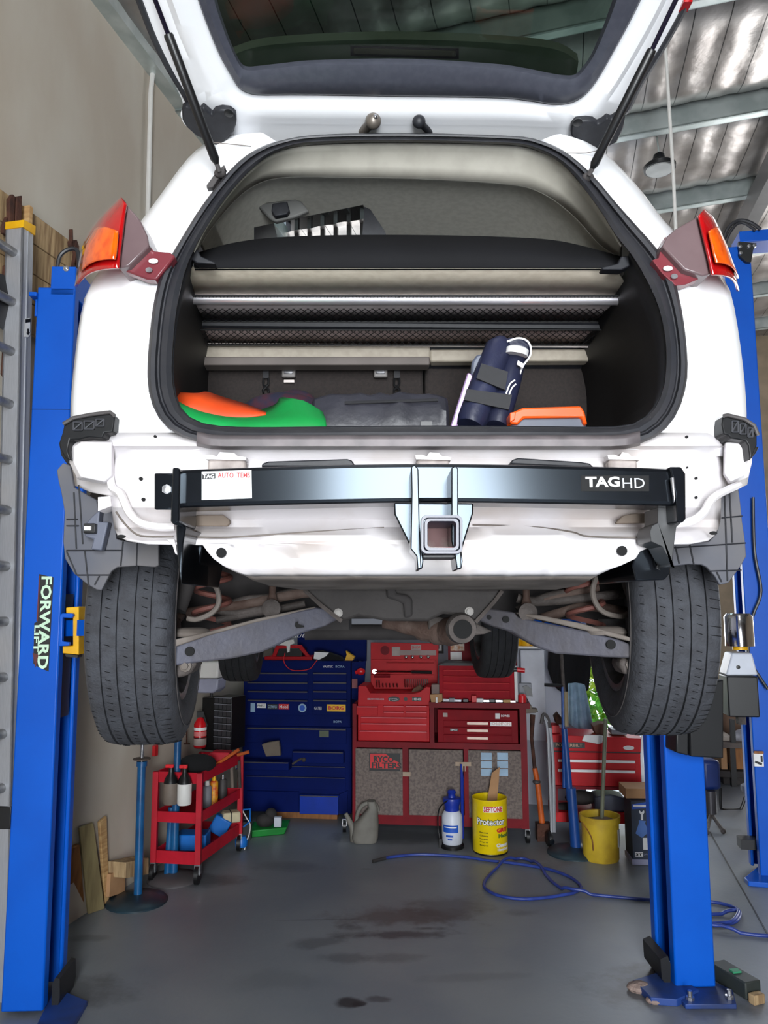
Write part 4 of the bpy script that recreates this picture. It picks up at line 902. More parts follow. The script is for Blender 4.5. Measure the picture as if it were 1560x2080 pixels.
# order: contiguous arc from right (angle>=-?) through bottom to left
arc = [i for i in range(N // 2 + 20)]; arc = [i % N for i in range(-14, N // 2 + 15) if ri[i % N][1] >= 498]
r0 = [P(ri[i][0], ri[i][1], Ya(ri[i][1]) + .025) for i in arc]
r1 = [v + Vector((-.005 + (.03 if v.x > 0 else -.03), .12, 0 if v.z > 2.1 else -.02)) for v in r0]
r2 = [Vector((v.x * 1.02 - .035, 2.42, v.z)) for v in r1]
mb = MB(); mb.loft([r0, r1, r2]); build('boot_lining', mb, dark_plas, car, solid=.006)
mb = MB(); mb.box((.04, 2.06, 2.043), (1.06, .72, .02)); build('boot_floor', mb, seat_fab, car)
sb_ = Fr((0, 2.40), R(-1)); 
mb = MB(); sb_.pbx(mb, (300, 735, 860, 905), 0, .12); build('seat_back', mb, seat_fab, car, bevel=.01)
mb = MB(); sb_.pbx(mb, (864, 728, 1300, 905), 0, .12); build('seat_back', mb, seat_fab, car, bevel=.01)
mb = MB(); sb_.bx(mb, (-.72, 2.45, .72, 2.56), -.02, .1); build('seat_top_roll', mb, black_trim, car, bevel=.02)
mb = MB(); mb.quad(Vector((-.74, 2.52, 2.3)), Vector((.76, 2.52, 2.3)), Vector((.74, 2.62, 3.0)), Vector((-.72, 2.62, 3.0)))
# end board of the cargo cover
def pxrow(xs, ys, Y): return [P(x, y, Y) for x, y in zip(xs, ys)]
top = smooth_curve([P(395, 520, 1.90), P(470, 498, 1.90), P(560, 486, 1.90), P(700, 481, 1.90), P(848, 481, 1.90), P(1000, 484, 1.90), P(1120, 491, 1.90), P(1200, 508, 1.90), P(1262, 526, 1.90)], 5)
bot = [P(395 + (1262 - 395) * k / (len(top) - 1), 545, 1.86) for k in range(len(top))]
mb = MB(); mb.loft([top, bot]); cc = build('cargo_cover', mb, mat('matt black board', (20, 20, 23), .8, spec=.2), car, solid=.012)
n_ = 12
def strip(y0, y1, Y0, Y1, x0a, x1a, x0b, x1b): return [[P(x0a + (x1a - x0a) * k / n_, y0, Y0) for k in range(n_ + 1)], [P(x0b + (x1b - x0b) * k / n_, y1, Y1) for k in range(n_ + 1)]]
mb = MB(); mb.loft(strip(543, 603, 1.86, 2.02, 385, 1248, 352, 1290)); build('blind_front', mb, blind_mat, cc, solid=.006)
mb = MB(); mb.tube([P(372, 607, 2.01), P(1284, 609, 2.01)], .015, 14); build('bright_gap_tube', mb, mat('polished bright gap tube', (250, 246, 252), .28, .8, c2=(246, 242, 248)), cc)  # polished tube added in place of the bright gap behind the net
mb = MB(); mb.loft(strip(612, 655, 2.02, 2.20, 372, 1275, 380, 1260)); build('blind_inner_lining', mb, mat('dark taupe lining', (128, 120, 120), .7), cc, solid=.004)
mb = MB(); mb.tube([P(360, 657, 2.18), P(1250, 664, 2.18)], .013, 8); build('cover_rail', mb, black_trim, cc)
mb = MB(); mb.loft(strip(664, 700, 2.2, 2.36, 384, 1228, 384, 1228)); build('blind_rear_lining', mb, mat('pinkish taupe lining', (176, 156, 152), .7), cc, solid=.004)
mb = MB(); mb.tube([P(384, 699, 2.30), P(1225, 704, 2.30)], .004, 8); build('cover_piping', mb, mat('pale piping', (215, 205, 200), .5), cc)
mb = MB(); Fr((0, 2.32), R(-.6)).pbx(mb, (383, 701, 874, 728), 0, .06); Fr((0, 2.32), 0).pbx(mb, (874, 706, 1226, 731), 0.01, .06); build('cover_cassette', mb, blind_mat, cc, bevel=.006)
mb = MB(); Fr((0, 2.30), R(-.6)).pbx(mb, (383, 724, 873, 741), 0, .06); build('cassette_flap', mb, mat('grey flap fabric', (104, 96, 92), .7), cc, bevel=.004)
# nets of black cord
def net(y0, y1, Y0, Y1, x0, x1, nx, ny, name):
    pts = lambda u, v: P(x0 + (x1 - x0) * u, y0 + (y1 - y0) * v, Y0 + (Y1 - Y0) * v) - Vector((0, .004, .004))
    mb = MB(); r = .0014
    for k in range(-ny, nx):
        for sgn in (1, -1):
            line = []
            for j in range(ny + 1):
                u = (k + (j if sgn > 0 else ny - j)) / nx
                if 0 <= u <= 1: line.append(pts(u, j / ny))
            if len(line) > 1: mb.tube(line, r, 4, cap=False)
    mb.tube([pts(0, 0), pts(1, 0)], .003, 6); mb.tube([pts(0, 1), pts(1, 1)], .003, 6)
    return build(name, mb, black_pl, cc)
net(599, 652, 1.99, 2.17, 358, 1285, 64, 5, 'cargo_net'); net(668, 699, 2.17, 2.29, 384, 1236, 60, 3, 'cargo_net')
# straps and anchors on the seat back
for (x, yb_) in ((540, 795), (806, 795)):
    fr = Fr((0, 2.375), 0); mb = MB(); fr.pbx(mb, (x - 6, 733, x + 6, 768), 0, .004); s_ = build('net_strap', mb, strap_m, car)
    mb = MB(); mb.tube(smooth_curve([fr.hit(x - 5, 768), fr.hit(x - 5, 782), fr.hit(x, 786), fr.hit(x - 6, 792), fr.hit(x - 5, 798)]), .0035, 6); mb.tube(smooth_curve([fr.hit(x + 5, 768), fr.hit(x + 5, 780), fr.hit(x, 786), fr.hit(x + 6, 792), fr.hit(x + 4, 798)]), .0035, 6); build('strap_hook', mb, black_pl, s_)
mb = MB(); mb.sphere(P(807, 738, 2.37), .007, 8); build('strap_stud', mb, white_pl, s_)
for x in (586, 773):
    fr = Fr((0, 2.37), 0); mb = MB(); fr.pbx(mb, (x - 14, 744, x + 14, 766), 0, .012); a_ = build('child_seat_anchor', mb, mat('grey anchor plastic', (120, 116, 114), .4), car, bevel=.004)
    mb = MB(); fr.pbx(mb, (x - 9, 749, x + 9, 759), -.003, .0); build('anchor_bar', mb, zinc, a_, bevel=.002)
mb = MB(); Fr((0, 2.38), 0).pbx(mb, (576, 771, 598, 777), 0, .01); build('seat_hook', mb, MATS['pale piping'], car, bevel=.002)
for pl in ([(385, 500), (400, 505), (408, 520), (436, 532), (438, 536), (400, 534), (388, 526)], [(1278, 520), (1262, 520), (1255, 535), (1222, 543), (1224, 547), (1262, 548), (1280, 540)]):
    mb = MB(); Fr((0, 1.80), 0).poly(mb, pl, 0, .03); build('cover_clip', mb, black_trim, car, bevel=.003)
# cabin front closure, underbody and front end so the car is whole
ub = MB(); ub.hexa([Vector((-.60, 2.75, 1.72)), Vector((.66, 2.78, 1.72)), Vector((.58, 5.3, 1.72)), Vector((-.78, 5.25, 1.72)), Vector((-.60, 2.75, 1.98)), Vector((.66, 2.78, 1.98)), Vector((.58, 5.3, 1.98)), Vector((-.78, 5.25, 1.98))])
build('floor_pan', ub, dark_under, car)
mb = MB(); sh = []
for (Y, cx_, hw, z0, z1) in ((3.95, -.03, .80, 1.8, 2.93), (4.4, -.06, .82, 1.78, 2.55), (5.2, -.10, .80, 1.78, 2.35), (5.75, -.13, .66, 1.8, 2.2)):
    sh.append([Vector((cx_ + sx * hw * w, Y, z0 + (z1 - z0) * zz)) for sx, w, zz in ((-1, .9, 0), (-1, 1, .3), (-1, .95, .7), (-1, .75, 1), (0, .75, 1.02), (1, .75, 1), (1, .95, .7), (1, 1, .3), (1, .9, 0))])
mb.loft(sh, False); mb.add(sh[-1], [tuple(range(9))]); build('front_body', mb, white_paint, car, solid=.01)
mb = MB(); mb.box((.03, 2.6, 1.96), (1.15, 1.6, .04)); build('boot_underfloor', mb, dark_under, car)
# ---- suspension
def wheel(c, toe, camber, R_, w, tm, detail=True, gro=True):
    # lathe about local X
    M = Matrix.Rotation(toe, 3, 'Z') @ Matrix.Rotation(camber, 3, 'Y'); c = Vector(c)
    def ring(x, r, n=72): return [c + M @ Vector((x, r * math.cos(2 * math.pi * k / n), r * math.sin(2 * math.pi * k / n))) for k in range(n)]
    h = w / 2; gx = [-.56, -.2, .2, .56] if gro else []
    prof = [(-h * .80, R_ * .62), (-h * .98, R_ * .70), (-h * 1.04, R_ * .80), (-h * 1.0, R_ * .90), (-h * .9, R_ * .965), (-h * .78, R_ * .985)]
    for g in gx:
        gg = g * h; prof += [(gg - .0032, R_ * (1 - .006 * abs(g))), (gg - .0022, R_ - .009), (gg + .0022, R_ - .009), (gg + .0032, R_ * (1 - .006 * abs(g)))]
    prof += [(h * .78, R_ * .985), (h * .9, R_ * .965), (h * 1.0, R_ * .90), (h * 1.04, R_ * .80), (h * .98, R_ * .70), (h * .80, R_ * .62)]
    mb = MB(); mb.loft([ring(x, r) for x, r in prof] + [ring(prof[0][0], prof[0][1])], True); t = build('wheel', mb, tm, car)
    mb = MB(); mb.loft([ring(x, r) for x, r in ((-h * .86, R_ * .66), (-h * .84, R_ * .60), (-h * .6, R_ * .56), (h * .6, R_ * .55), (h * .84, R_ * .60), (h * .86, R_ * .66))], True)
    mb.loft([ring(x, r) for x, r in ((h * .3, R_ * .55), (h * .3, .01))], True) if False else None
    build('rim', mb, rim_mat, t, solid=.004)
    mb = MB(); mb.loft([ring(0.0, R_ * .56), ring(.0, .02)], True); mb.loft([ring(-.02, R_ * .38), ring(-.02, .02)], True); build('brake_disc', mb, dark_under, t, solid=.01)
    if detail:
        # sidewall bead line and shoulder sipes
        for s in (-1, 1):
            mb = MB(); mb.loft([ring(s * h * 1.03, R_ * .86), ring(s * h * 1.05, R_ * .855), ring(s * h * 1.03, R_ * .85)], True); build('sidewall_line', mb, grom, t)
        mb = MB()
        for k in range(96):
            a = 2 * math.pi * k / 96
            for (x0, x1, ph) in ((-.9, -.66, 0), (.66, .9, .5), (-.48, -.36, .3), (.34, .46, .2), (-.06, .04, .6)):
                if random.random() < .25: continue
                aa = a + ph * .06; rr_ = R_ * (.992 if abs(x0) > .6 else 1.0005) ; p = Vector((x0 * h, rr_ * math.cos(aa), rr_ * math.sin(aa))); q = Vector((x1 * h, rr_ * math.cos(aa + .012) * (.985 if abs(x1) > .6 and abs(x1) > abs(x0) else 1), rr_ * math.sin(aa + .012) * (.985 if abs(x1) > .6 and abs(x1) > abs(x0) else 1)))
                if x0 < -.6: p = p * 1; p.y *= .978; p.z *= .978; q = Vector((x1 * h, R_ * .99 * math.cos(aa + .01), R_ * .99 * math.sin(aa + .01)))
                mb.tube([c + M @ p, c + M @ q], .0009, 4)
        s_ = build('tread_sipes', mb, black_pl, t); s_['kind'] = 'stuff'
    return t
wl = wheel((-.672, 2.245, 1.655), R(6.5), R(0), .345, .213, tyre_mat)
wr = wheel((.752, 2.245, 1.675), R(-4), R(0), .345, .213, tyre_mat)
wheel((-.90, 4.92, 1.55), R(2.3), 0, .33, .215, tyre_old, False)
wheel((.69, 4.98, 1.56), R(2.3), 0, .33, .215, tyre_old, False)
# lower control arms: pressed steel channels from the subframe out to the wheels
def arm(poly, holes, Y0, Y1, tf):
    pts = []
    mb = MB(); a = [P(x, y, Y0 + (Y1 - Y0) * tf(x)) for x, y in poly]; mb.prism(a, (0, .09, 0)); o = build('control_arm', mb, arm_mat, car, bevel=.005)
    for (x, y, r) in holes:
        c = P(x, y, Y0 + (Y1 - Y0) * tf(x) - .001); mb = MB(); mb.prism([c + Vector((r * math.cos(k * math.pi / 10), 0, r * math.sin(k * math.pi / 10))) for k in range(20)], (0, -.007, 0)); build('arm_hole', mb, hole_m, o)
    return o
la = arm([(338, 1318), (345, 1304), (400, 1288), (480, 1270), (560, 1250), (640, 1234), (668, 1236), (700, 1250), (660, 1272), (620, 1284), (590, 1296), (560, 1312), (530, 1325), (470, 1338), (400, 1346), (342, 1354)], [(386, 1323, .012), (636, 1258, .003), (650, 1258, .004)], 1.98, 2.2, lambda x: max(0, min(1, (x - 340) / 330)))
mb = MB(); mb.prism([P(x, y, 2.13) for x, y in ((600, 1265), (606, 1262), (606, 1268), (618, 1271), (618, 1274), (604, 1276), (599, 1272))], (0, -.004, 0)); build('arm_slot', mb, hole_m, la)
mb = MB(); mb.prism([P(x, y, 1.965 + .24 * max(0, (x - 340)) / 330) for x, y in ((339, 1312), (342, 1302), (420, 1284), (520, 1257), (600, 1240), (640, 1232), (642, 1236), (600, 1246), (520, 1264), (420, 1292), (352, 1315))], (0, .12, 0)); build('arm_flange', mb, under_body, la, bevel=.003)
ra = arm([(966, 1256), (988, 1234), (1046, 1244), (1052, 1254), (1120, 1268), (1200, 1284), (1260, 1300), (1288, 1312), (1287, 1337), (1230, 1335), (1180, 1331), (1130, 1328), (1096, 1316), (1070, 1302), (1040, 1284), (1000, 1272)], [(993, 1254, .0065), (1027, 1258, .0095), (1240, 1309, .012)], 1.98, 2.2, lambda x: max(0, min(1, (1288 - x) / 310)))
mb = MB(); mb.prism([P(x, y, 1.965 + .24 * max(0, (1288 - x)) / 310) for x, y in ((1048, 1244), (1056, 1250), (1120, 1264), (1200, 1283), (1280, 1303), (1285, 1296), (1262, 1289), (1180, 1266), (1100, 1250))], (0, .12, 0)); build('arm_flange', mb, under_body, ra, bevel=.003)
for (x, y, Y, o) in ((388, 1286, 2.06, la), (1232, 1283, 2.06, ra)):
    c = P(x, y + 6, Y); mb = MB(); mb.lathe(c, [(.05, 0), (.055, .008), (.045, .018), (.03, .022), (0, .022)], 24); build('spring_seat', mb, under_body, o)
# knuckle ends below the arms
for (pl, ns) in (([(352, 1342), (398, 1340), (397, 1352), (388, 1366), (374, 1374), (356, 1378), (350, 1366)], (378, 1352)), ([(1262, 1336), (1305, 1338), (1308, 1362), (1290, 1376), (1268, 1368), (1258, 1352)], (1282, 1350))):
    mb = MB(); mb.prism([P(x, y, 2.02) for x, y in pl], (0, .08, 0)); o = build('suspension_knuckle', mb, susp_mat, car, bevel=.008)
    mb = MB(); mb.lathe(P(ns[0], ns[1], 2.02), [(.016, 0), (.016, .008), (.009, .010), (.009, .018), (0, .018)], 8, axis=(0, -1, 0)); build('knuckle_bolt', mb, under_body, o)
# subframe
sfm = mat('dull grey subframe steel', (50, 46, 45), .75, c2=(38, 34, 33), scale=6, bump=.25, bscale=50)
mb = MB(); mb.prism([P(x, y, 2.12) for x, y in ((614, 1194), (1024, 1196), (1012, 1214), (968, 1262), (950, 1262), (935, 1250), (900, 1247), (870, 1262), (790, 1262), (728, 1252), (700, 1262), (690, 1258))], (0, .22, 0)); sf = build('subframe', mb, sfm, car, bevel=.008)
for q_ in (((618, 1198), (650, 1228), (694, 1262)), ((1020, 1200), (1004, 1222), (966, 1264))):
    mb = MB(); mb.tube([P(x, y, 2.105) for x, y in q_], .006, 6); build('subframe_flange', mb, susp_mat, sf)
for x, y in ((687, 1245), (953, 1242)):
    mb = MB(); mb.lathe(P(x, y, 2.118), [(.0125, 0), (.0125, .003), (.008, .004), (.008, .012), (0, .013)], 10, axis=(0, -1, 0)); build('subframe_bolt', mb, mat('dull bolt head', (150, 146, 142), .6) if 'dull bolt head' not in MATS else MATS['dull bolt head'], sf)
mb = MB(); mb.prism([P(x, y, 2.09) for x, y in ((784, 1190), (802, 1190), (806, 1206), (826, 1208), (838, 1216), (838, 1252), (822, 1256), (820, 1226), (806, 1220), (786, 1214))], (0, .03, 0)); build('exhaust_hanger', mb, dark_under, sf, bevel=.006)
for (pts, r, m_) in (([(380, 1246), (440, 1236), (520, 1222), (600, 1206), (640, 1202)], .016, rust_mat), ([(450, 1234), (500, 1218), (540, 1214), (600, 1200)], .012, susp_mat), ([(372, 1256), (352, 1244), (350, 1236), (372, 1244)], .012, rust_mat), ([(440, 1260), (490, 1250), (560, 1238), (620, 1226)], .011, susp_mat), ([(430, 1236), (480, 1246), (540, 1236)], .012, susp_mat),
                     ([(1340, 1200), (1280, 1205), (1180, 1215), (1090, 1222), (1050, 1214)], .014, susp_mat), ([(1095, 1222), (1150, 1206), (1215, 1192)], .013, rust_mat), ([(1100, 1256), (1140, 1244), (1190, 1232), (1260, 1240), (1290, 1246)], .014, rust_mat), ([(1050, 1240), (1110, 1212), (1180, 1200)], .012, susp_mat), ([(1310, 1180), (1330, 1230), (1330, 1270)], .02, rust_mat), ([(345, 1180), (350, 1240), (352, 1280)], .022, rust_mat)):
    mb = MB(); mb.tube(smooth_curve([P(x, y, 2.22) for x, y in pts], 5), r, 10); build('suspension_link', mb, m_, car)
for pts in ([(436, 1145), (432, 1180), (442, 1200), (444, 1225), (430, 1245), (400, 1258), (380, 1256)], [(1212, 1170), (1204, 1200), (1212, 1228), (1230, 1245), (1262, 1252), (1276, 1246)]):
    mb = MB(); mb.tube(smooth_curve([P(x, y, 2.12) for x, y in pts], 6), .0075, 8); build('brake_hose', mb, under_body, car)
for (x, y) in ((553, 1232), (1070, 1240)):
    mb = MB(); mb.lathe(P(x, y + 10, 2.18), [(.022, 0), (.024, .02), (.016, .03), (.010, .05), (.010, .10), (0, .10)], 16); build('drop_link', mb, rust_mat, car)
    mb = MB(); mb.lathe(P(x, y + 4, 2.16), [(.026, 0), (.026, .02), (.014, .025), (0, .026)], 18, axis=(0, -1, 0)); build('link_bush', mb, susp_mat, car)
for (x, y, s) in ((430, 1262, 1), (1190, 1262, 1)):
    mb = MB(); pts = []
    for k in range(70):
        a = k * .42; pts.append(P(x, y, 2.2) + Vector((.05 * math.cos(a), .05 * math.sin(a), -.08 + .0045 * k)))
    mb.tube(pts, .008, 6); build('coil_spring', mb, mat('faded red spring', (112, 66, 58), .7) if s and 'faded red spring' not in MATS else MATS['faded red spring'], car)
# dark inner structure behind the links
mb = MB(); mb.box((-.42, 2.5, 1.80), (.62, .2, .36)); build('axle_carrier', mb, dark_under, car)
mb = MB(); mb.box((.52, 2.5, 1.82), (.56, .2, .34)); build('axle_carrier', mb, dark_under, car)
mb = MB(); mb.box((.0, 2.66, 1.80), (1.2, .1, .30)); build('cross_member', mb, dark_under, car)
# shock absorbers
for x0, x1 in ((400, 360), (1262, 1300)):
    mb = MB(); mb.tube([P(x0, 1130, 2.15), P(x1, 1240, 2.1)], .024, 14); build('shock_absorber', mb, dark_under, car)
# exhaust / differential
mb = MB(); c = P(935, 1275, 2.13)
mb.tube(smooth_curve([P(780, 1262, 2.34), P(830, 1272, 2.32), P(870, 1282, 2.30), P(905, 1284, 2.27), P(930, 1278, 2.22)], 5), [.02] * 4 + [.024] * 4 + [.03] * 4 + [.036] * 4 + [.04] * 4 + [.036], 18, cap=False); mu = build('exhaust_pipe', mb, rust_mat, car, solid=.003)
mb = MB(); mb.lathe(c, [(.022, 0), (.04, -.006), (.043, .01), (.038, .03)], 24, axis=(0.1, -1, -.1)); build('differential_mount', mb, susp_mat, mu)
mb = MB(); mb.lathe(c - Vector((-.003, .034, .003)), [(0, 0), (.0255, 0), (.0255, .004), (0, .004)], 24, axis=(0, -1, 0)); build('mount_bore', mb, hole_m, mu)
mb = MB(); mb.prism([P(x, y, 2.26) for x, y in ((870, 1250), (960, 1262), (1000, 1282), (985, 1288), (950, 1292), (905, 1290), (870, 1278))], (0, .08, 0)); build('mount_bracket', mb, susp_mat, mu, bevel=.004)
mb = MB(); mb.tube([P(620, 1284, 2.9), P(900, 1284, 2.9)], .03, 10); build('drive_shaft', mb, dark_under, car)
# ---- tailgate
HN = P(820, 262, 1.90)
nrm = Vector((.012, -math.sin(R(-17)), math.cos(R(-17)))).normalized()   # plane rises towards the camera
nrm = Vector((0, math.sin(R(17)), math.cos(R(17))))
def G(x, y, off=0):
    return hitp(x, y, HN + nrm * off, nrm)
def gl(pts, off): return smooth_curve([G(x, y, off) for x, y in pts], 6)
fo = [(205, -260), (238, -120), (285, 0), (312, 75), (345, 150), (371, 208), (367, 235), (385, 262), (440, 284), (505, 297), (620, 300), (820, 300), (1040, 300), (1160, 302), (1222, 292), (1262, 268), (1268, 225), (1298, 172), (1345, 95), (1396, 0), (1448, -120), (1500, -260)]
to_ = [(330, -240), (365, -110), (402, 0), (424, 60), (446, 112), (470, 155), (485, 178), (505, 190), (530, 194), (570, 194), (620, 194), (820, 197), (1010, 200), (1075, 206), (1120, 213), (1150, 212), (1180, 200), (1210, 168), (1252, 96), (1302, 0), (1345, -110), (1388, -240)]
gi = [(395, -230), (420, -110), (441, 0), (456, 50), (470, 88), (482, 115), (492, 130), (505, 135), (530, 133), (575, 128), (640, 122), (820, 119), (1000, 129), (1065, 138), (1110, 147), (1140, 152), (1165, 152), (1182, 138), (1206, 100), (1244, 0), (1270, -110), (1300, -230)]
mid = lambda a, b, t: [(p[0] + (q[0] - p[0]) * t, p[1] + (q[1] - p[1]) * t) for p, q in zip(a, b)]
UP = .055
mb = MB(); mb.loft([gl(fo, UP), gl(fo, .0), gl(mid(fo, to_, .1), -.006), gl(mid(fo, to_, .45), -.002), gl(mid(fo, to_, .55), -.014), gl(mid(fo, to_, .8), -.012), gl(to_, 0), gl(to_, .02)])
tg = build('tailgate', mb, white_paint, car)
mb = MB(); mb.loft([gl(to_, .004), gl(mid(to_, gi, .05), -.012), gl(mid(to_, gi, .4), -.016), gl(mid(to_, gi, .85), -.006), gl(gi, .02), gl(gi, .035)]); build('inner_trim', mb, gate_trim, tg)
mb = MB(); g_ = gl(gi, .03); mb.add(g_, [tuple(range(len(g_)))]); build('rear_glass', mb, gate_glass, tg, smooth=False)
# lower part of the gate, above and behind the camera's upper edge
a0, a1 = G(205, -260, UP), G(1500, -260, UP); b0, b1 = G(205, -260, 0), G(1500, -260, 0)
e = Vector((0, -.42, .42 * math.tan(R(17))))
mb = MB(); mb.hexa([b0, b1, b1 + e * 1 + Vector((-.08, 0, 0)), b0 + e + Vector((.08, 0, 0)), a0, a1, a1 + e + Vector((-.08, 0, .05)), a0 + e + Vector((.08, 0, .05))]); build('lower_panel', mb, white_paint, tg, bevel=.01)
# outer skin of the roof edge and spoiler with the high stop lamp
sp_ = [G(470, 112, .10), G(560, 90, .10), G(820, 80, .10), G(1100, 95, .10), G(1175, 125, .10)]
sp2 = [G(480, 140, .10), G(560, 138, .10), G(820, 128, .10), G(1100, 150, .10), G(1170, 160, .10)]
spm = mat('grey green spoiler underside', (205, 212, 196), .5, c2=(180, 188, 170), scale=7)
mb = MB(); A_ = smooth_curve(sp_, 6); B_ = smooth_curve(sp2, 6); mb.loft([A_, B_, [v + nrm * .03 for v in B_], [v + nrm * .03 for v in A_], A_]); sp_o = build('spoiler', mb, spm, tg)
mb = MB(); c4 = [G(718, 98, .095), G(926, 104, .095), G(926, 116, .095), G(718, 110, .095)]; mb.prism(c4, nrm * .03); build('stop_lamp', mb, mat('dim brown lamp strip', (150, 140, 110), .4), tg, bevel=.003)
mb = MB(); mb.prism([G(712, 94, .097), G(932, 100, .097), G(932, 120, .097), G(712, 114, .097)], nrm * .004); build('stop_lamp_frame', mb, black_trim, tg)
# bump stops beside the latch wiring
for (x, y, m_, dx, h) in ((758, 246, mat('dull grey brass nozzle', (120, 112, 104), .4, .5), -22, 1), (851, 247, black_trim, 22, 0)):
    c = G(x, y, -.03); mb = MB(); mb.sphere(c, .0205 if h else .017, 12, (1, .9, 1)); o = build('bump_stop', mb, m_, tg)
    mb = MB(); mb.tube([c, G(x + dx, y + 22, .0)], .012 if h else .009, 10); build('stop_stem', mb, m_, o)
    if h: mb = MB(); mb.sphere(c - Vector((-.006, .017, 0)), .006, 8); build('stop_highlight_ball', mb, chrome, o)  # chrome ball added as the highlight on this stop
# hinge covers where the struts bolt to the gate
for pl, pin in (([(371, 208), (380, 204), (396, 212), (402, 218), (414, 206), (424, 215), (432, 222), (438, 214), (452, 211), (468, 213), (480, 222), (481, 240), (476, 256), (463, 270), (452, 290), (425, 276), (400, 264), (380, 246), (372, 232)], (465, 228)),
                ([(1268, 226), (1254, 222), (1240, 232), (1231, 228), (1222, 236), (1212, 241), (1204, 235), (1190, 233), (1168, 235), (1159, 246), (1158, 262), (1168, 280), (1174, 290), (1180, 309), (1200, 300), (1226, 291), (1252, 278), (1264, 250)], (1173, 247))):
    mb = MB(); pts = [G(x, y, -.012) for x, y in pl]; mb.prism(pts, nrm * -.022); o = build('hinge_cover', mb, black_trim, tg, bevel=.004)
    mb = MB(); mb.lathe(G(pin[0], pin[1], -.036), [(.011, 0), (.012, -.004), (.008, -.006), (0, -.006)], 16, axis=nrm); build('cover_plug', mb, black_pl, o)
# black edge seals down the gate sides
for pts in ([(283, 0), (311, 72), (340, 132), (378, 196), (380, 205)], [(1397, 0), (1350, 88), (1300, 170), (1278, 215), (1268, 228)]):
    mb = MB(); mb.tube(smooth_curve([G(pts[0][0] - (45 if pts[0][0] < 500 else -45), -120, 0)] + [G(x, y, 0) for x, y in pts], 5), .009, 8); build('edge_seal', mb, rubber, tg)
mb = MB(); mb.box(G(1392, 6, .0), (.02, .03, .02)); build('side_marker', mb, lamp_red, tg)
mb = MB(); mb.tube([P(x, y, 1.87) for x, y in ((430, 289), (470, 293), (510, 297))], .0012, 5); mb.tube([P(x, y, 1.87) for x, y in ((1140, 311), (1190, 311), (1215, 306))], .0012, 5); build('roof_gap_seam', mb, under_body, car)
# gas struts
for (a, b, c_, d_) in (((446, 348, 1.80), (341, 68, 1.60), (300, -40, 1.50), (447, 352, 1.82)), ((1196, 356, 1.80), (1325, 100, 1.62), (1392, -40, 1.50), (1194, 360, 1.82))):
    A_, B_, C_ = P(*a), P(*b), P(*c_); mb = MB(); dd = (B_ - A_)
    mb.tube([A_ + dd * .06, A_ + dd * .10, A_ + dd * .985, B_], [.006, .0112, .0112, .009], 14); o = build('gas_strut', mb, black_pl, car)
    mb = MB(); mb.tube([B_ - dd * .02, C_], .0055, 10); build('strut_rod', mb, mat('dark violet steel rod', (30, 24, 44), .3, .4) if 'dark violet steel rod' not in MATS else MATS['dark violet steel rod'], o)
    mb = MB(); mb.sphere(P(*d_), .0125, 10, (1.2, 1, .9)); mb.tube([A_, A_ + dd * .07], .006, 8); build('strut_ball_joint', mb, grom, o)
    mb = MB(); q = P(*d_); mb.prism([P(x, y, 1.825) for x, y in ([(438, 350), (455, 334), (458, 340), (432, 380), (420, 382), (419, 376)] if a[0] < 800 else [(1184, 352), (1196, 350), (1206, 368), (1196, 366), (1182, 358)])], (0, .02, 0)); build('strut_mount', mb, grom, o, bevel=.002)
# ================================================================ THINGS IN THE BOOT
Z0 = 2.057
def cloth(rows, m, name, lab, cat, solid=.003, group=None):
    mb = MB(); mb.loft([smooth_curve(r, 4) for r in rows]); return tag(build(name, mb, m, solid=solid), lab, cat, group)
gy = lambda pts: [P(*p) for p in pts]
cloth([gy([(346, 806, 1.72), (380, 845, 1.70), (430, 864, 1.69), (500, 872, 1.69), (570, 874, 1.70), (640, 872, 1.71), (663, 866, 1.72)]), gy([(346, 806, 1.75), (375, 826, 1.76), (420, 842, 1.76), (480, 852, 1.76), (545, 848, 1.76), (620, 846, 1.77), (661, 852, 1.77)]), gy([(346, 806, 1.80), (372, 822, 1.86), (415, 838, 1.88), (470, 847, 1.88), (538, 845, 1.85), (600, 812, 1.82), (655, 838, 1.82)]), gy([(352, 815, 1.9), (380, 830, 1.95), (420, 840, 1.95), (475, 846, 1.95), (555, 825, 1.92), (575, 808, 1.90), (640, 828, 1.92)])], green_bag, 'green_shopping_bag', 'green woven shopping bag slumped at the left of the open boot', 'bag', .004)
gb = bpy.data.objects['green_shopping_bag']
bu = (P(500, 868, 1.66) - P(455, 858, 1.66)).normalized(); 
text('lettering', 'COS', P(454, 868, 1.675), (0.1, 0, -.99), (.99, 0, .1), .02, text_w, gb, ex=.0004, width=.024)
cloth([gy([(348, 800, 1.86), (372, 822, 1.84), (410, 838, 1.84), (450, 848, 1.84), (500, 848, 1.84), (540, 842, 1.84)]), gy([(348, 799, 1.92), (385, 800, 1.9), (405, 812, 1.88), (440, 822, 1.88), (490, 830, 1.87), (540, 840, 1.86)]), gy([(352, 799, 2.0), (400, 800, 1.98), (420, 797, 1.92), (455, 808, 1.92), (500, 822, 1.91), (543, 839, 1.88)])], orange_bag, 'orange_shopping_bag', 'bright orange bag behind the green bag in the boot', 'bag', .004)
mb = MB(); mb.sphere(P(575, 832, 2.1), .085, 10, (1.3, .8, .55)); mb.sphere(P(600, 822, 2.15), .07, 10, (.9, .8, .6)); tag(build('plaid_blanket', mb, plaid), 'dark plaid blanket bunched behind the green bag', 'blanket')
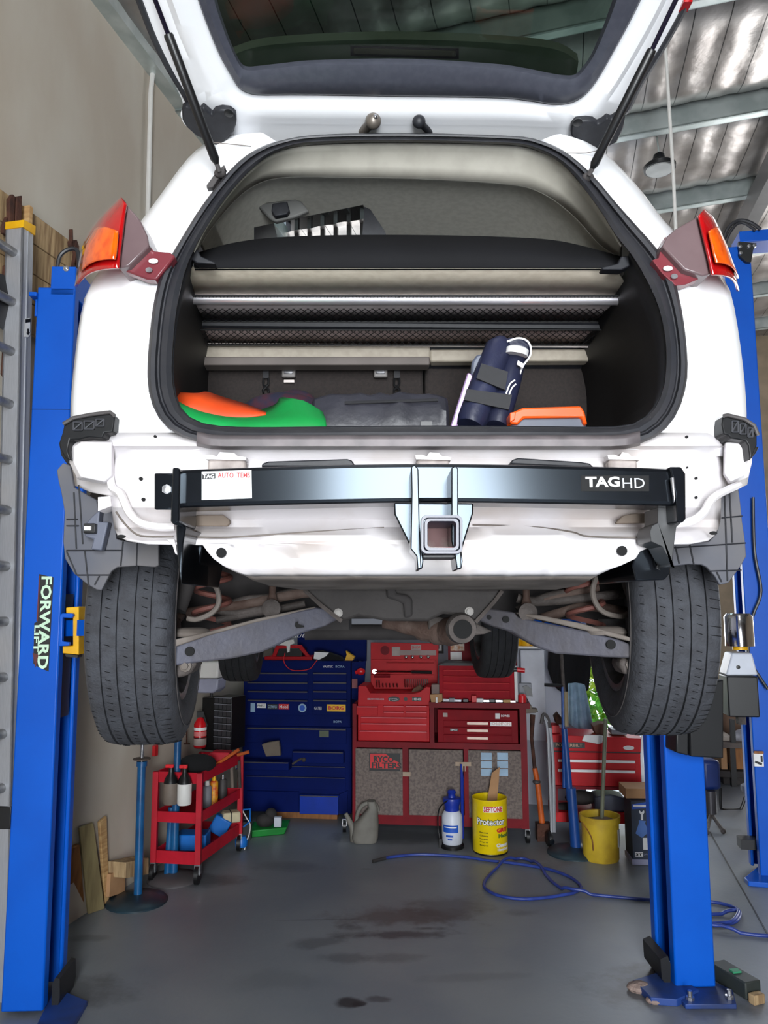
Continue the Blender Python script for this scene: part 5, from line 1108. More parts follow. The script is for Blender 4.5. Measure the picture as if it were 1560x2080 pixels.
# duffel
dz = P(700, 812, 1.98).z - Z0
rings = []
c0 = P(640, 868, 1.98); c1 = P(905, 868, 1.98)
for k in range(15):
    t = k / 14; x = c0.x + (c1.x - c0.x) * t; e = 1 - .10 * (2 * t - 1) ** 8; h = dz * (e + random.uniform(-.03, .03)); w = .14
    rings.append([Vector((x, 2.0 + w * a, Z0 + h * b)) for a, b in ((-.9, 0), (-1, .35), (-.97 + random.uniform(-.05, .05), .7), (-.75, .97), (0, 1.03), (.75, .97), (1, .6), (.9, 0))])
mb = MB(); mb.loft(rings, True, True); df = build('duffel_bag', mb, duffel, bevel=.008); tag(df, 'dark grey nylon bag lying flat in the middle of the boot', 'bag')
mb = MB(); mb.tube([P(700, 818, 1.87), P(890, 812, 1.87)], .004, 6); build('zip', mb, strap_m, df); mb = MB(); Fr((0, 1.845), 0).pbx(mb, (855, 856, 878, 866), 0, .01); build('buckle', mb, black_pl, df)
# folded windscreen shade bundle
base = Vector((0, 0, 0))
fs_ = thing('folded_camp_chair', 'navy folding chair bundle standing tilted in the boot', 'folding chair', P(985, 868, 1.98))
def roll(a, b, r, name, m):
    A_, B_ = P(*a), P(*b); mb = MB(); dd = B_ - A_
    mb.tube([A_, A_ + dd * .06, A_ + dd * .5, A_ + dd * .9, B_], [r * .9, r, r * 1.04, r * .95, r * .45], 14); return build(name, mb, m, fs_)
roll((955, 866, 1.95), (1020, 690, 2.02), .040, 'rolled_seat', navy_nyl)
roll((1010, 866, 1.95), (1052, 708, 2.02), .031, 'rolled_back', navy_nyl)
mb = MB(); mb.prism([P(x, y, 2.0) for x, y in ((1018, 690), (1040, 684), (1064, 688), (1077, 700), (1078, 720), (1064, 750), (1050, 790), (1030, 850), (1028, 866), (1010, 866), (1040, 760))], (0, .05, 0)); build('fabric_sleeve', mb, navy_nyl, fs_, bevel=.006)
mb = MB(); mb.tube(smooth_curve([P(x, y, 1.975) for x, y in ((1030, 694), (1052, 687), (1070, 692), (1078, 706), (1076, 724), (1060, 748), (1048, 790), (1034, 835), (1028, 862))], 5), .0028, 6); build('white_piping', mb, label_w, fs_)
mb = MB(); Fr((0, 1.93), 0).poly(mb, [(978, 738), (1032, 755), (1026, 792), (968, 768)], 0, .008); Fr((0, 1.92), 0).poly(mb, [(948, 790), (1040, 802), (1034, 832), (942, 812)], 0, .008); build('webbing_strap', mb, strap_m, fs_)
mb = MB(); mb.lathe(P(1052, 706, 1.975), [(.024, 0), (.03, -.004), (.03, -.02), (.02, -.02)], 18, axis=(0.2, -.1, 1)); build('roll_rim', mb, label_w, fs_)
mb = MB(); Fr((0, 1.95), 0).poly(mb, [(1052, 732), (1066, 740), (1062, 748), (1050, 740)], 0, .004); Fr((0, 1.95), 0).poly(mb, [(1019, 824), (1025, 824), (1028, 862), (1021, 866)], 0, .004); build('care_tag', mb, label_w, fs_)
mb = MB(); mb.tube(smooth_curve([P(x, y, 1.94) for x, y in ((1028, 800), (1036, 780), (1046, 772))], 4), .0022, 6); mb.tube(smooth_curve([P(x, y, 1.94) for x, y in ((1034, 802), (1040, 788), (1048, 780))], 4), .0022, 6); build('cord', mb, label_w, fs_)
mb = MB(); fr = Fr((0, 2.0), 0); fr.poly(mb, [(914, 868), (950, 756), (972, 764), (940, 868)], 0, .018); sh_ = build('reflective_sunshade', mb, lilac, bevel=.004); tag(sh_, 'lilac reflective sunshade panel leaning left of the navy bundle', 'sunshade')
mb = MB(); fr.at(-.006).poly(mb, [(959, 734), (968, 720), (982, 718), (988, 726), (970, 768), (956, 762)], 0, .03); build('shade_hinge', mb, slate_pl, sh_, bevel=.006)
cs = thing('emergency_case', 'slate grey case with bright orange lid at the right of the boot', 'case', P(1115, 868, 1.98))
mb = MB(); mb.prism([P(x, y, 1.90) for x, y in ((1036, 846), (1062, 844), (1185, 843), (1192, 862), (1190, 874), (1040, 874))], (0, .14, 0)); build('case_body', mb, slate_pl, cs, bevel=.006)
mb = MB(); mb.prism([P(x, y, 1.885) for x, y in ((1036, 860), (1034, 840), (1062, 828), (1180, 824), (1188, 836), (1194, 862), (1186, 862), (1182, 847), (1064, 849), (1052, 862))], (0, .16, 0)); build('case_lid', mb, orange_pl, cs, bevel=.006)
mb = MB(); Fr((0, 1.878), 0).poly(mb, [(1036, 838), (1048, 836), (1046, 852), (1036, 858)], 0, .02); build('case_latch', mb, orange_pl, cs, bevel=.002)
# ================================================================ BACKGROUND FURNITURE
def lab(o, l, c, g=None): return tag(o, l, c, g)
def cast_(p, r, parent, name='castor', m=None):  # castor: wheel + fork
    mb = MB(); mb.lathe(Vector((p[0] - .012, p[1], r)), [(0, 0), (r, 0), (r, .024), (0, .024)], 18, axis=(1, 0, 0)); o = build(name, mb, m or black_pl, parent)
    mb = MB(); mb.box((p[0], p[1] + .01, r * 1.55), (.036, .04, r * 1.1)); build('castor_fork', mb, zinc, o)
    return o
# ---- blue tool chest
g0 = PZ(600, 1664); BC = Fr(g0, R(7))
zb = BC.uv(600, 1650)[1]
bc = thing('blue_tool_chest', 'large navy blue roller tool chest covered in stickers, left of the red bench', 'tool chest', g0)
r_low = BC.rect(492, 1476, 714, 1650); r_up = BC.rect(494, 1343, 712, 1476)
mb = MB(); BC.bx(mb, r_low, 0, .48); build('lower_cabinet', mb, chest_blue, bc, bevel=.004)
mb = MB(); BC.bx(mb, (r_up[0], r_low[3], r_up[2], r_up[3]), .01, .46); build('upper_chest', mb, chest_blue, bc, bevel=.004)
def drawer(fr, px, d0, parent, m, tm, trim_y=None, proud=.012, handle='drawer_pull', tz=.006):
    mb = MB(); r = fr.rect(*px); fr.bx(mb, r, d0 - proud, d0); o = build('drawer', mb, m, parent, bevel=.0015)
    mb = MB(); fr.bx(mb, (r[0] + .004, r[3] - tz * 1.5, r[2] - .004, r[3] - tz * .2), d0 - proud - .008, d0 - proud); build(handle, mb, tm, o, bevel=.0015)
    return o
for (x0, x1) in ((503, 626), (636, 705)):
    for (ya, yb_) in ((1366, 1383), (1385, 1401), (1403, 1419), (1421, 1452)):
        drawer(BC, (x0, ya, x1, yb_), .0, bc, chest_blue, blue_trim, tz=.008)
drawer(BC, (502, 1478, 704, 1509), .0, bc, chest_blue, blue_trim, tz=.009)
o = drawer(BC, (600, 1522, 702, 1545), -.05, bc, chest_blue, blue_trim, proud=.05)
o = drawer(BC, (496, 1536, 600, 1552), -.12, bc, chest_blue, blue_trim, proud=.1, tz=.006)
for ya, yb_ in ((1555, 1574), (1577, 1602)): drawer(BC, (500, ya, 702, yb_), 0, bc, chest_blue, blue_trim, tz=.004)
drawer(BC, (502, 1606, 608, 1648), 0, bc, chest_blue, chest_blue, tz=.005)
o = drawer(BC, (612, 1612, 690, 1650), -.03, bc, mat('bright blue door enamel', (6, 54, 170), .35), blue_trim, proud=.03)
mb = MB(); BC.poly(mb, [(690, 1612), (708, 1604), (706, 1652), (690, 1652)], -.03, -.02); build('door', mb, chest_blue, bc)
mb = MB(); BC.pbx(mb, (552, 1651, 684, 1664), .02, .3); build('timber_plinth', mb, wood_or, bc)
for (x, y) in ((700, 1690), (500, 1690)): cast_(PZ(x, y), .045, bc)
# raised lid
LDF = BC.at(.36)
mb = MB(); LDF.poly(mb, [(604, 1283), (745, 1283), (744, 1343), (604, 1343)], 0, .03); lid = build('lid', mb, chest_blue, bc, bevel=.003)
text('lettering', 'Autowork', LDF.hit(588, 1295) - LDF.N * .002, LDF.U, (0, 0, 1), .045, text_w, lid, width=LDF.uv(676, 1290)[0] - LDF.uv(588, 1290)[0], shear=.4)
mb = MB(); LDF.poly(mb, [(684, 1294), (690, 1288), (700, 1285), (712, 1286), (722, 1293), (716, 1295), (708, 1294), (700, 1295), (690, 1295)], -.003, 0); k_ = build('sticker', mb, label_w, lid, smooth=False)
text('lettering', 'Motors', LDF.hit(690, 1294) - LDF.N * .004, LDF.U, (0, 0, 1), .02, label_r, k_, width=.1)
mb = MB(); BC.poly(mb, [(714, 1346), (742, 1343), (736, 1430), (714, 1420)], .02, .05); build('side_pegs_panel', mb, chest_blue, bc)
sc_ = BC.at(-.012 - .0015)
def stick(fr, px, m, parent, txt=None, tm=None, bold=.01, name='sticker'):
    mb = MB(); r = fr.rect(*px); fr.bx(mb, r, -.001, .001); o = build(name, mb, m, parent, smooth=False)
    if txt:
        text('lettering', txt, fr.pt(r[0] + (r[2] - r[0]) * .08, r[1] + (r[3] - r[1]) * .22, -.0015), fr.U, (0, 0, 1), (r[3] - r[1]) * .56, tm or label_k, o, width=(r[2] - r[0]) * .84, bold=bold)
    return o
stick(sc_, (509, 1428, 518, 1446), label_lb, bc)
stick(sc_, (522, 1429, 540, 1438), label_w, bc, 'FINEST', label_k)
stick(sc_, (543, 1430, 564, 1441), label_k, bc, 'GERMAN', label_lb)
stick(sc_, (566, 1430, 587, 1441), label_r, bc, 'Mobil', label_w)
mb = MB(); mb.prism(circ(sc_.hit(614, 1438), .034, 20, sc_.U), sc_.N * -.001); k_ = build('sticker', mb, label_lb, bc, smooth=False)
mb = MB(); mb.prism(circ(sc_.hit(614, 1438) - sc_.N * .002, .022, 20, sc_.U), sc_.N * -.001); build('sticker_print', mb, label_b, k_, smooth=False)
stick(sc_, (637, 1433, 655, 1444), chest_blue, bc, 'GATES', label_w)
stick(sc_, (664, 1431, 702, 1445), label_y, bc, 'BORG', label_r, .04)
stick(sc_, (676, 1462, 696, 1470), chest_blue, bc, 'BOPA', label_lb)
stick(BC.at(-.001), (654, 1350, 678, 1358), chest_blue, bc, 'VARTEC', label_w)
stick(BC.at(-.001), (680, 1350, 702, 1358), chest_blue, bc, 'BOPA', label_lb)
stick(sc_, (649, 1484, 668, 1497), mat('faded green sticker', (96, 104, 84), .7), bc)
stick(BC.at(-.02), (715, 1379, 726, 1398), mat('faded pink sticker', (150, 90, 96), .7), bc)
# red tool box with handle, clamp light, black and yellow drill on the chest top
zt = r_up[3]
tbx = thing('red_tool_box', 'red framed open box on top of the blue tool chest', 'tool box', BC.pt(r_up[0] + .3, zt, .2))
mb = MB(); BF2 = BC.at(.12); BF2.pbx(mb, (537, 1334, 634, 1342), 0, .25); build('box_base', mb, tool_red, tbx, bevel=.003)
mb = MB(); BF2.poly(mb, [(560, 1312), (612, 1310), (630, 1334), (622, 1334), (606, 1316), (566, 1318), (560, 1334), (552, 1334)], .0, .02); build('box_handle', mb, tool_red, tbx, bevel=.003)
mb = MB(); BF2.pbx(mb, (552, 1318, 612, 1334), .03, .2); build('box_inner', mb, black_pl, tbx)
mb = MB(); BF2.at(-.03).poly(mb, [(564, 1310), (568, 1304), (596, 1299), (598, 1307), (589, 1310), (588, 1324), (583, 1326), (582, 1312)], 0, .02); lab(build('clamp_grip', mb, white_pl, bevel=.002), 'pale plastic clip hanging above the red box on the blue chest', 'clip')
mb = MB(); cf = BC.at(-.03); mb.tube(smooth_curve([cf.hit(579, 1326), cf.hit(577, 1345), cf.hit(590, 1360), cf.hit(612, 1362), cf.hit(630, 1358), cf.hit(640, 1346), cf.hit(645, 1340)]), .0035, 6); lab(build('red_cable', mb, label_r), 'thin red cable looping down over the blue chest front', 'cable')
mb = MB(); c_ = BC.at(.08); c_.poly(mb, [(636, 1342), (638, 1324), (650, 1322), (672, 1328), (690, 1334), (698, 1342)], 0, .1); dr = build('glove_bundle', mb, black_cloth, bevel=.006); lab(dr, 'black and white bundle on the blue chest below its lid', 'gloves')
mb = MB(); c_.at(-.004).poly(mb, [(637, 1338), (639, 1324), (668, 1326), (662, 1333), (648, 1340)], 0, .02); build('white_patch', mb, label_w, dr)
mb = MB(); c_.poly(mb, [(700, 1342), (704, 1330), (702, 1322), (710, 1328), (720, 1334), (716, 1342)], 0, .06); lab(build('yellow_tool', mb, yellow_p, bevel=.003), 'small yellow tool on the right end of the blue chest', 'tool')
mb = MB(); rr2 = BC.at(-.04); mb.sphere(rr2.hit(733, 1364), .035, 10, (1, .6, .8)); mb.tube([rr2.hit(733, 1364), rr2.hit(722, 1366)], .015, 8); lab(build('red_grip', mb, red_pl), 'bright red handle sticking out from the side of the blue chest', 'handle')
mb = MB(); pf = BC.at(-.2); pf.poly(mb, [(531, 1512), (545, 1508), (566, 1505), (570, 1535), (540, 1537)], 0, .04); lab(build('paper_bag', mb, mat('crumpled beige bag', (120, 108, 96), .8), bevel=.006), 'beige packet lying in the open drawer of the blue chest', 'packet')
mb = MB(); pf = BC.at(-.1); mb.tube([pf.hit(594, 1552), pf.hit(606, 1544), pf.hit(614, 1541)], .009, 8); mb.sphere(pf.hit(617, 1543), .018, 8); lab(build('air_gun', mb, susp_mat), 'dark air gun hanging on the blue chest drawer edge', 'tool')
# ---- red bench
g1 = PZ(1065, 1716) + Vector((0, .02, 0)); RB = Fr(g1, R(7))
rb = thing('red_workbench', 'dark red steel bench with three speckled grey doors on castors', 'workbench', g1)
def rbp(name, px, d0, d1, m, parent=rb, bev=.003):
    mb = MB(); RB.pbx(mb, px, d0, d1); return build(name, mb, m, parent, bevel=bev)
fr_ = MB()
for px in ((716, 1430, 724, 1662), (818, 1516, 830, 1662), (943, 1518, 953, 1670), (1058, 1432, 1072, 1684), (873, 1432, 882, 1520)): RB.pbx(fr_, px, 0, .04)
RB.pbx(fr_, (716, 1509, 1068, 1521), .005, .5); RB.pbx(fr_, (716, 1655, 1070, 1678), .002, .5); RB.pbx(fr_, (872, 1427, 1076, 1438), -.02, .5)
RB.pbx(fr_, (1062, 1434, 1072, 1684), .04, .5); RB.pbx(fr_, (716, 1430, 722, 1662), .04, .5); RB.pbx(fr_, (722, 1440, 1064, 1655), .46, .5)
build('bench_frame', fr_, bench_red, rb)
for px in ((722, 1521, 818, 1655), (831, 1523, 941, 1657), (952, 1525, 1060, 1662)): rbp('door', px, -.004, .02, stone)
d0f = RB.at(-.007)
kk = stick(d0f, (750, 1530, 813, 1566), label_k, rb)
mb = MB(); f2 = RB.at(-.0095); f2.poly(mb, [(752, 1531), (783, 1531), (797, 1542), (812, 1550), (812, 1562), (752, 1560)], 0, .001); build('sticker_print', mb, label_r, kk, smooth=False)
text('lettering', 'RYCO', f2.hit(759, 1548) - f2.N * .001, f2.U, (0, 0, 1), .045, label_k, kk, width=.15, bold=.05)
text('lettering', 'FILTERS', f2.hit(755, 1560) - f2.N * .001, f2.U, (0, 0, 1), .042, label_k, kk, width=.22, bold=.04)
for (x0, x1) in ((977, 999), (1010, 1032)):
    for (ya, yb_) in ((1529, 1544), (1546, 1560), (1562, 1576)): stick(d0f, (x0, ya, x1, yb_), label_lb, rb)
for px in ((925, 1548, 957, 1556), (938, 1556, 941, 1567), (944, 1556, 946, 1567), (818, 1568, 834, 1577)): stick(d0f, px, mat('dull cream tape', (170, 150, 130), .7) if 'dull cream tape' not in MATS else MATS['dull cream tape'], rb, name='tape')
cast_(PZ(1072, 1712), .045, rb); cast_(PZ(740, 1716) + Vector((0, .12, 0)), .045, rb)
# red chest 1 on the left of the bench
c1f = RB.at(.03)
zsh = RB.rect(716, 1509, 1068, 1521)[3]
c1 = thing('red_tool_chest', 'red tool chest with open lid and tool trays on the left of the bench', 'tool chest', c1f.pt(c1f.uv(800, 1505)[0], zsh, 0))
r1 = c1f.rect(727, 1393, 872, 1505)
mb = MB(); c1f.bx(mb, (r1[0], zsh + .001, r1[2], c1f.rect(727, 1432, 872, 1505)[3]), .0, .3); build('chest_body', mb, tool_red, c1, bevel=.003)
mb = MB(); c1f.poly(mb, [(727, 1432), (728, 1393), (744, 1394), (752, 1408), (840, 1409), (853, 1406), (866, 1395), (874, 1396), (872, 1432)], -.002, .3); build('chest_top', mb, tool_red, c1, bevel=.002)
for px in ((725, 1434, 768, 1452), (779, 1433, 821, 1443), (824, 1433, 868, 1443), (779, 1445, 821, 1454), (824, 1445, 868, 1455), (733, 1456, 868, 1467), (733, 1469, 868, 1482), (730, 1484, 868, 1504)):
    drawer(c1f, px, 0, c1, tool_red, mat('pale pink red drawer lip', (206, 96, 104), .3), tz=.006, proud=.01) if 'pale pink red drawer lip' not in MATS else drawer(c1f, px, 0, c1, tool_red, MATS['pale pink red drawer lip'], tz=.006, proud=.01)
fs2 = c1f.at(-.003)
stick(fs2, (743, 1417, 783, 1423), tool_red, c1, 'GEARWRENCH', text_g)
mb = MB(); mb.prism(circ(fs2.hit(800, 1420), .028, 18, fs2.U * 1.6, (0, 0, .7)), fs2.N * -.001); ss = build('sticker', mb, label_k, c1, smooth=False); text('lettering', 'SYCON', fs2.hit(790, 1423) - fs2.N * .002, fs2.U, (0, 0, 1), .018, text_g, ss, width=.07)
stick(fs2, (837, 1416, 856, 1424), label_k, c1, 'HENG', label_w)
mb = MB(); mb.prism(circ(fs2.hit(824, 1420), .014, 14, fs2.U), fs2.N * -.001); build('sticker', mb, label_k, c1, smooth=False)
lf1 = c1f.at(.27); mb = MB(); lf1.poly(mb, [(753, 1305), (891, 1307), (888, 1400), (753, 1400)], 0, .02); ld = build('lid', mb, tool_red, c1, bevel=.003)
for px in ((755, 1340, 884, 1343), (786, 1346, 882, 1348), (755, 1370, 882, 1372)): 
    mb = MB(); lf1.pbx(mb, px, -.04, 0); build('lid_shelf', mb, tool_red, ld)
lf_ = lf1.at(-.004)
stick(lf_, (812, 1321, 886, 1331), mat('worn silver ruler', (150, 130, 126), .5), ld, name='ruler')
stick(lf_, (796, 1314, 813, 1332), mat('worn grey sticker', (170, 158, 152), .6), ld); stick(lf_, (835, 1310, 855, 1320), MATS['worn grey sticker'], ld, 'SHOP', label_r)
mb = MB(); mb.prism(circ(lf_.hit(782, 1321), .036, 16, lf_.U), lf_.N * -.002); build('round_badge', mb, bench_red, ld)
lt = lf1.at(-.05)
mb = MB(); mb.tube([lt.hit(762, 1364), lt.hit(835, 1365)], .007, 8); mb.lathe(lt.hit(761, 1364), [(.006, 0), (.018, 0), (.018, .008), (.006, .008)], 14, axis=(0, 1, 0)); lab(build('chrome_spanner', mb, chrome), 'long chrome spanner lying across the open red chest lid', 'spanner')
mb = MB(); mb.tube([lt.hit(836, 1365), lt.hit(877, 1366)], .012, 8); lab(build('ratchet_handle', mb, black_pl), 'black tool grip at the right of the long spanner', 'tool')
mb = MB(); mb.tube([lt.hit(760, 1373), lt.hit(792, 1373)], .013, 8); lab(build('screwdriver', mb, bench_red), 'dark red screwdriver grip under the chrome spanner', 'screwdriver')
for i, x in enumerate((825, 838, 855, 870)):
    mb = MB(); mb.sphere(lt.hit(x, 1335), .013, 6); lab(build('socket', mb, chrome), 'small round chrome socket clipped in the lid of the open red chest', 'socket', 'sockets in the red chest lid')
for i in range(12):
    x = 822 + i * 4.2; mb = MB(); mb.tube([lt.hit(x, 1379), lt.hit(x + 1, 1396)], .0045, 6); lab(build('spanner', mb, chrome), 'small chrome spanner in the row hanging in the open red chest', 'spanner', 'spanners in the red chest')
for i, x in enumerate((765, 770, 777, 784, 791, 799, 806)):
    mb = MB(); mb.tube([lt.hit(x, 1382 + (i > 1) * 6), lt.hit(x + 1, 1396)], .006, 6); lab(build('socket', mb, chrome), 'chrome socket standing in the tray of the open red chest', 'socket', 'sockets in the red chest tray')
mb = MB(); lt.at(-.1).poly(mb, [(834, 1408), (840, 1399), (853, 1391), (858, 1397), (866, 1404), (862, 1408)], 0, .05); lab(build('leather_glove', mb, brown_stuff, bevel=.006), 'crumpled brown glove on the right edge of the open red chest', 'glove')
# chest 2 inside the bench
c2f = RB.at(.02); c2 = thing('maroon_tool_chest', 'dark red three drawer chest inside the bench, beneath the top', 'tool chest', c2f.pt(c2f.uv(970, 1510)[0], zsh, 0))
r2_ = c2f.rect(889, 1442, 1052, 1512)
mb = MB(); c2f.bx(mb, (r2_[0], zsh + .001, r2_[2], r2_[3]), 0, .3); build('chest_body', mb, mat('deep red enamel', (132, 12, 26), .6, spec=.15), c2, bevel=.003)
for px in ((901, 1463, 1040, 1475), (901, 1477, 1040, 1490), (901, 1492, 1040, 1506)):
    o = drawer(c2f, px, 0, c2, MATS['deep red enamel'], MATS['deep red enamel'], proud=.008); mb = MB(); y = (px[1] + px[3]) / 2; c2f.pbx(mb, (949, y - 2.5, 991, y + 2.5), -.016, -.008); build('handle', mb, mat('rusty chrome', (160, 140, 130), .4, .6) if 'rusty chrome' not in MATS else MATS['rusty chrome'], o)
s2 = c2f.at(-.0105)
stick(c2f.at(-.002), (1006, 1449, 1015, 1460), label_w, c2); stick(c2f.at(-.002), (1016, 1450, 1037, 1458), MATS['deep red enamel'], c2, 'BOWES', label_w, .03)
stick(s2, (996, 1465, 1039, 1475), label_w, c2, 'CHAMPION', MATS['rusty chrome']); stick(s2, (914, 1480, 930, 1485), label_k, c2, 'REPCO', label_w); stick(c2f.at(-.002), (900, 1448, 909, 1456), MATS['worn grey sticker'], c2)
# chest 3 on the bench top
zbt = RB.rect(872, 1427, 1076, 1438)[3]
c3f = RB.at(.06); c3 = thing('red_drawer_box', 'red five drawer box standing on the bench top by the front tyre', 'tool chest', c3f.pt(c3f.uv(970, 1425)[0], zbt, 0))
r3 = c3f.rect(892, 1351, 1045, 1424)
mb = MB(); c3f.bx(mb, (r3[0], zbt + .001, r3[2], r3[3]), 0, .28); build('chest_body', mb, mat('crimson enamel', (160, 14, 32), .6, spec=.15), c3, bevel=.003)
for ya, yb_ in ((1360, 1371), (1373, 1384), (1386, 1400), (1402, 1420)): drawer(c3f, (900, ya, 1036, yb_), 0, c3, MATS['crimson enamel'], tool_red, proud=.01)
mb = MB(); c3f.poly(mb, [(888, 1352), (904, 1346), (1044, 1349), (1046, 1353)], -.004, .25); build('rubber_top_mat', mb, black_trim, c3)
mb = MB(); c3f.pbx(mb, (1045, 1354, 1051, 1425), -.01, .03); build('spray_strip', mb, label_w, c3)
# clutter on the bench top
nn = 0
for x, y, w, h, m_ in ((906, 1424, 7, 5, chrome), (918, 1424, 6, 6, grey_pl), (930, 1425, 8, 4, chrome), (946, 1425, 6, 5, black_pl), (974, 1426, 8, 6, label_w), (988, 1426, 7, 4, chrome), (1000, 1426, 6, 5, black_pl), (1014, 1427, 8, 4, zinc), (1030, 1427, 8, 4, wood), (1042, 1427, 6, 3, chrome)):
    f_ = RB.at(-.005); mb = MB(); r = f_.rect(x - w, y - h, x + w, y + 2); f_.bx(mb, (r[0], zbt + .001, r[2], zbt + .001 + (r[3] - r[1])), 0, .03)
    lab(build('loose_part', mb, m_, bevel=.004), 'small loose part lying along the front edge of the red bench top', 'part', 'loose parts on the red bench top')
mb = MB(); f_ = RB.at(-.01); r = f_.rect(958, 1417, 968, 1428); f_.bx(mb, (r[0], zbt + .001, r[2], zbt + .05), 0, .04); lab(build('red_tin', mb, label_r, bevel=.003), 'small red tin on the bench top below the drawer box', 'tin')
mb = MB(); f_.poly(mb, [(873, 1411), (898, 1410), (899, 1424), (892, 1428), (876, 1428)], 0, .08); kb = lab(build('cardboard_packet', mb, cardb, bevel=.002), 'small brown carton at the left end of the bench top', 'carton')
mb = MB(); mb.tube([f_.hit(887, 1427) - RB.N * .01, f_.hit(887, 1416) - RB.N * .01], .008, 8); lab(build('white_tube', mb, label_w), 'short white tube standing before the small carton', 'tube')
mb = MB(); f_.pbx(mb, (876, 1391, 892, 1410), .02, .1); lab(build('grey_tin', mb, mat('dirty taupe tin', (124, 104, 98), .6), bevel=.003), 'taupe tin between the open red chest and the drawer box', 'tin')
for (x, y, L_, l_) in ((1056, 1360, 26, 'upper red handled squeeze tool sticking out right of the drawer box'),):
    mb = MB(); mb.tube([c3f.hit(1046, y), c3f.hit(1066, y + 2)], .018, 10); o = build('red_torch', mb, red_pl); lab(o, l_, 'torch'); mb = MB(); mb.tube([c3f.hit(1030, y - 1), c3f.hit(1050, y)], .02, 10); build('torch_head', mb, black_pl, o)
mb = MB(); mb.lathe(RB.at(.02).hit(1061, 1421) - Vector((0, 0, .02)), [(0, 0), (.03, 0), (.03, .05), (.02, .06), (0, .06)], 14); lab(build('red_knob_tin', mb, red_pl), 'round bright red cap at the right end of the bench top', 'cap')
# frame, poster, yellow hats on the wall above
wf_ = Fr(BD(0, YB - .02), TH)
mb = MB(); wf_.pbx(mb, (874, 1293, 901, 1327), -.02, 0); o = build('picture_frame', mb, black_pl); lab(o, 'black framed picture on the back wall above the open red chest', 'picture')
mb = MB(); wf_.at(-.022).pbx(mb, (878, 1298, 897, 1322), 0, .002); build('picture_mat', mb, label_w, o); mb = MB(); wf_.at(-.025).pbx(mb, (882, 1303, 893, 1318), 0, .002); build('picture_print', mb, grey_pl, o)
pf_ = RB.at(.4)
mb = MB(); pf_.pbx(mb, (910, 1286, 1050, 1352), 0, .02); o = build('pinned_notice_board', mb, bench_red); lab(o, 'dark red framed board of papers behind the front tyre', 'notice board')
mb = MB(); pf_.at(-.004).pbx(mb, (915, 1292, 943, 1322), 0, .003); build('poster', mb, mat('orange poster', (206, 150, 110), .7, c2=(230, 220, 210), scale=30), o); mb = MB(); pf_.at(-.004).pbx(mb, (915, 1324, 938, 1340), 0, .003); build('paper', mb, label_w, o)
for i, (x, y) in enumerate(((1020, 1302), (1046, 1304), (1072, 1306))):
    c = wf_.at(-.2).hit(x, y + 8); mb = MB(); mb.lathe(c, [(.085, 0), (.085, .008), (.065, .012), (.06, .05), (.03, .075), (0, .08)], 18)
    lab(build('hard_hat', mb, yellow_p), ('leftmost', 'middle', 'rightmost')[i] + ' of the three yellow hard hats on the shelf beyond the exhaust', 'hard hat', 'hard hats on the shelf')
mb = MB(); wf_.at(-.32).pbx(mb, (1004, 1313, 1098, 1317), 0, .3); struct('trim_90', mb, white_pl)
mb = MB(); wf_.pbx(mb, (1060, 1319, 1108, 1500), -.1, 0); lab(build('white_locker', mb, offwhite, bevel=.004), 'plain white locker on the back wall left of the black coat', 'locker')
# vice and black grinder at bench end
mb = MB(); vf = RB.at(.1); vf.pbx(mb, (1054, 1388, 1080, 1412), 0, .05); o = build('junction_box', mb, grey_pl, bevel=.004); lab(o, 'grey and black switch box right of the drawer box', 'switch box'); mb = MB(); vf.at(-.02).poly(mb, [(1062, 1395), (1070, 1392), (1080, 1400), (1082, 1415), (1070, 1414), (1066, 1402)], 0, .02); build('black_plug', mb, black_pl, o)
mb = MB(); vf.poly(mb, [(1066, 1438), (1072, 1432), (1078, 1430), (1080, 1437), (1090, 1438), (1092, 1444), (1086, 1446), (1066, 1447)], -.06, .02); lab(build('bench_vice', mb, mat('grimy cast iron', (104, 94, 84), .6, .4), bevel=.004), 'small grimy cast iron vice on the right end of the red bench', 'vice')
# ---- orange jack pole and sack truck
def pole(name, pts, r, m, l, c, **k):
    mb = MB(); mb.tube(pts, r, 12); o = build(name, mb, m); return lab(o, l, c)
g2 = PZ(1104, 1706); V = Fr(g2, 0)
o = thing('orange_jack', 'rusty orange long pole jack standing beside the red bench', 'jack', g2)
mb = MB(); mb.tube([V.hit(1103, 1690), V.hit(1092, 1590), V.hit(1086, 1560)], [.022, .02, .018], 12); build('lower_tube', mb, orange_st, o)
mb = MB(); mb.tube([V.hit(1086, 1560), V.hit(1080, 1500), V.hit(1082, 1452)], [.014, .013, .02], 12); build('upper_tube', mb, rust_tool, o)
mb = MB(); mb.sphere(V.hit(1090, 1588), .03, 8, (1, 1, .6)); build('collar', mb, grom, o)
mb = MB(); mb.box(g2 + Vector((0, 0, .06)), (.1, .08, .12)); build('foot', mb, rust_tool, o)
g3 = PZ(1116, 1716); V = Fr(g3, 0)
o = thing('sack_truck', 'silver framed sack truck with one pneumatic wheel beside the orange jack', 'hand truck', g3)
for pts in ([(1105, 1455), (1112, 1480), (1116, 1560), (1121, 1690)], [(1110, 1460), (1118, 1485), (1124, 1560), (1126, 1690)]):
    mb = MB(); mb.tube(smooth_curve([V.hit(*p) for p in pts]), .012, 8); build('frame_tube', mb, alu, o)
mb = MB(); mb.tube(smooth_curve([V.hit(1100, 1470), V.hit(1104, 1452), V.hit(1112, 1458), V.hit(1116, 1478)]), .014, 8); build('handle_loop', mb, grom, o)
mb = MB(); c = V.hit(1116, 1705); mb.lathe(c - Vector((.02, 0, 0)), [(.01, 0), (.045, 0), (.058, .012), (.058, .028), (.045, .04), (.01, .04)], 20, axis=(1, 0, 0)); w_ = build('truck_wheel', mb, black_pl, o)
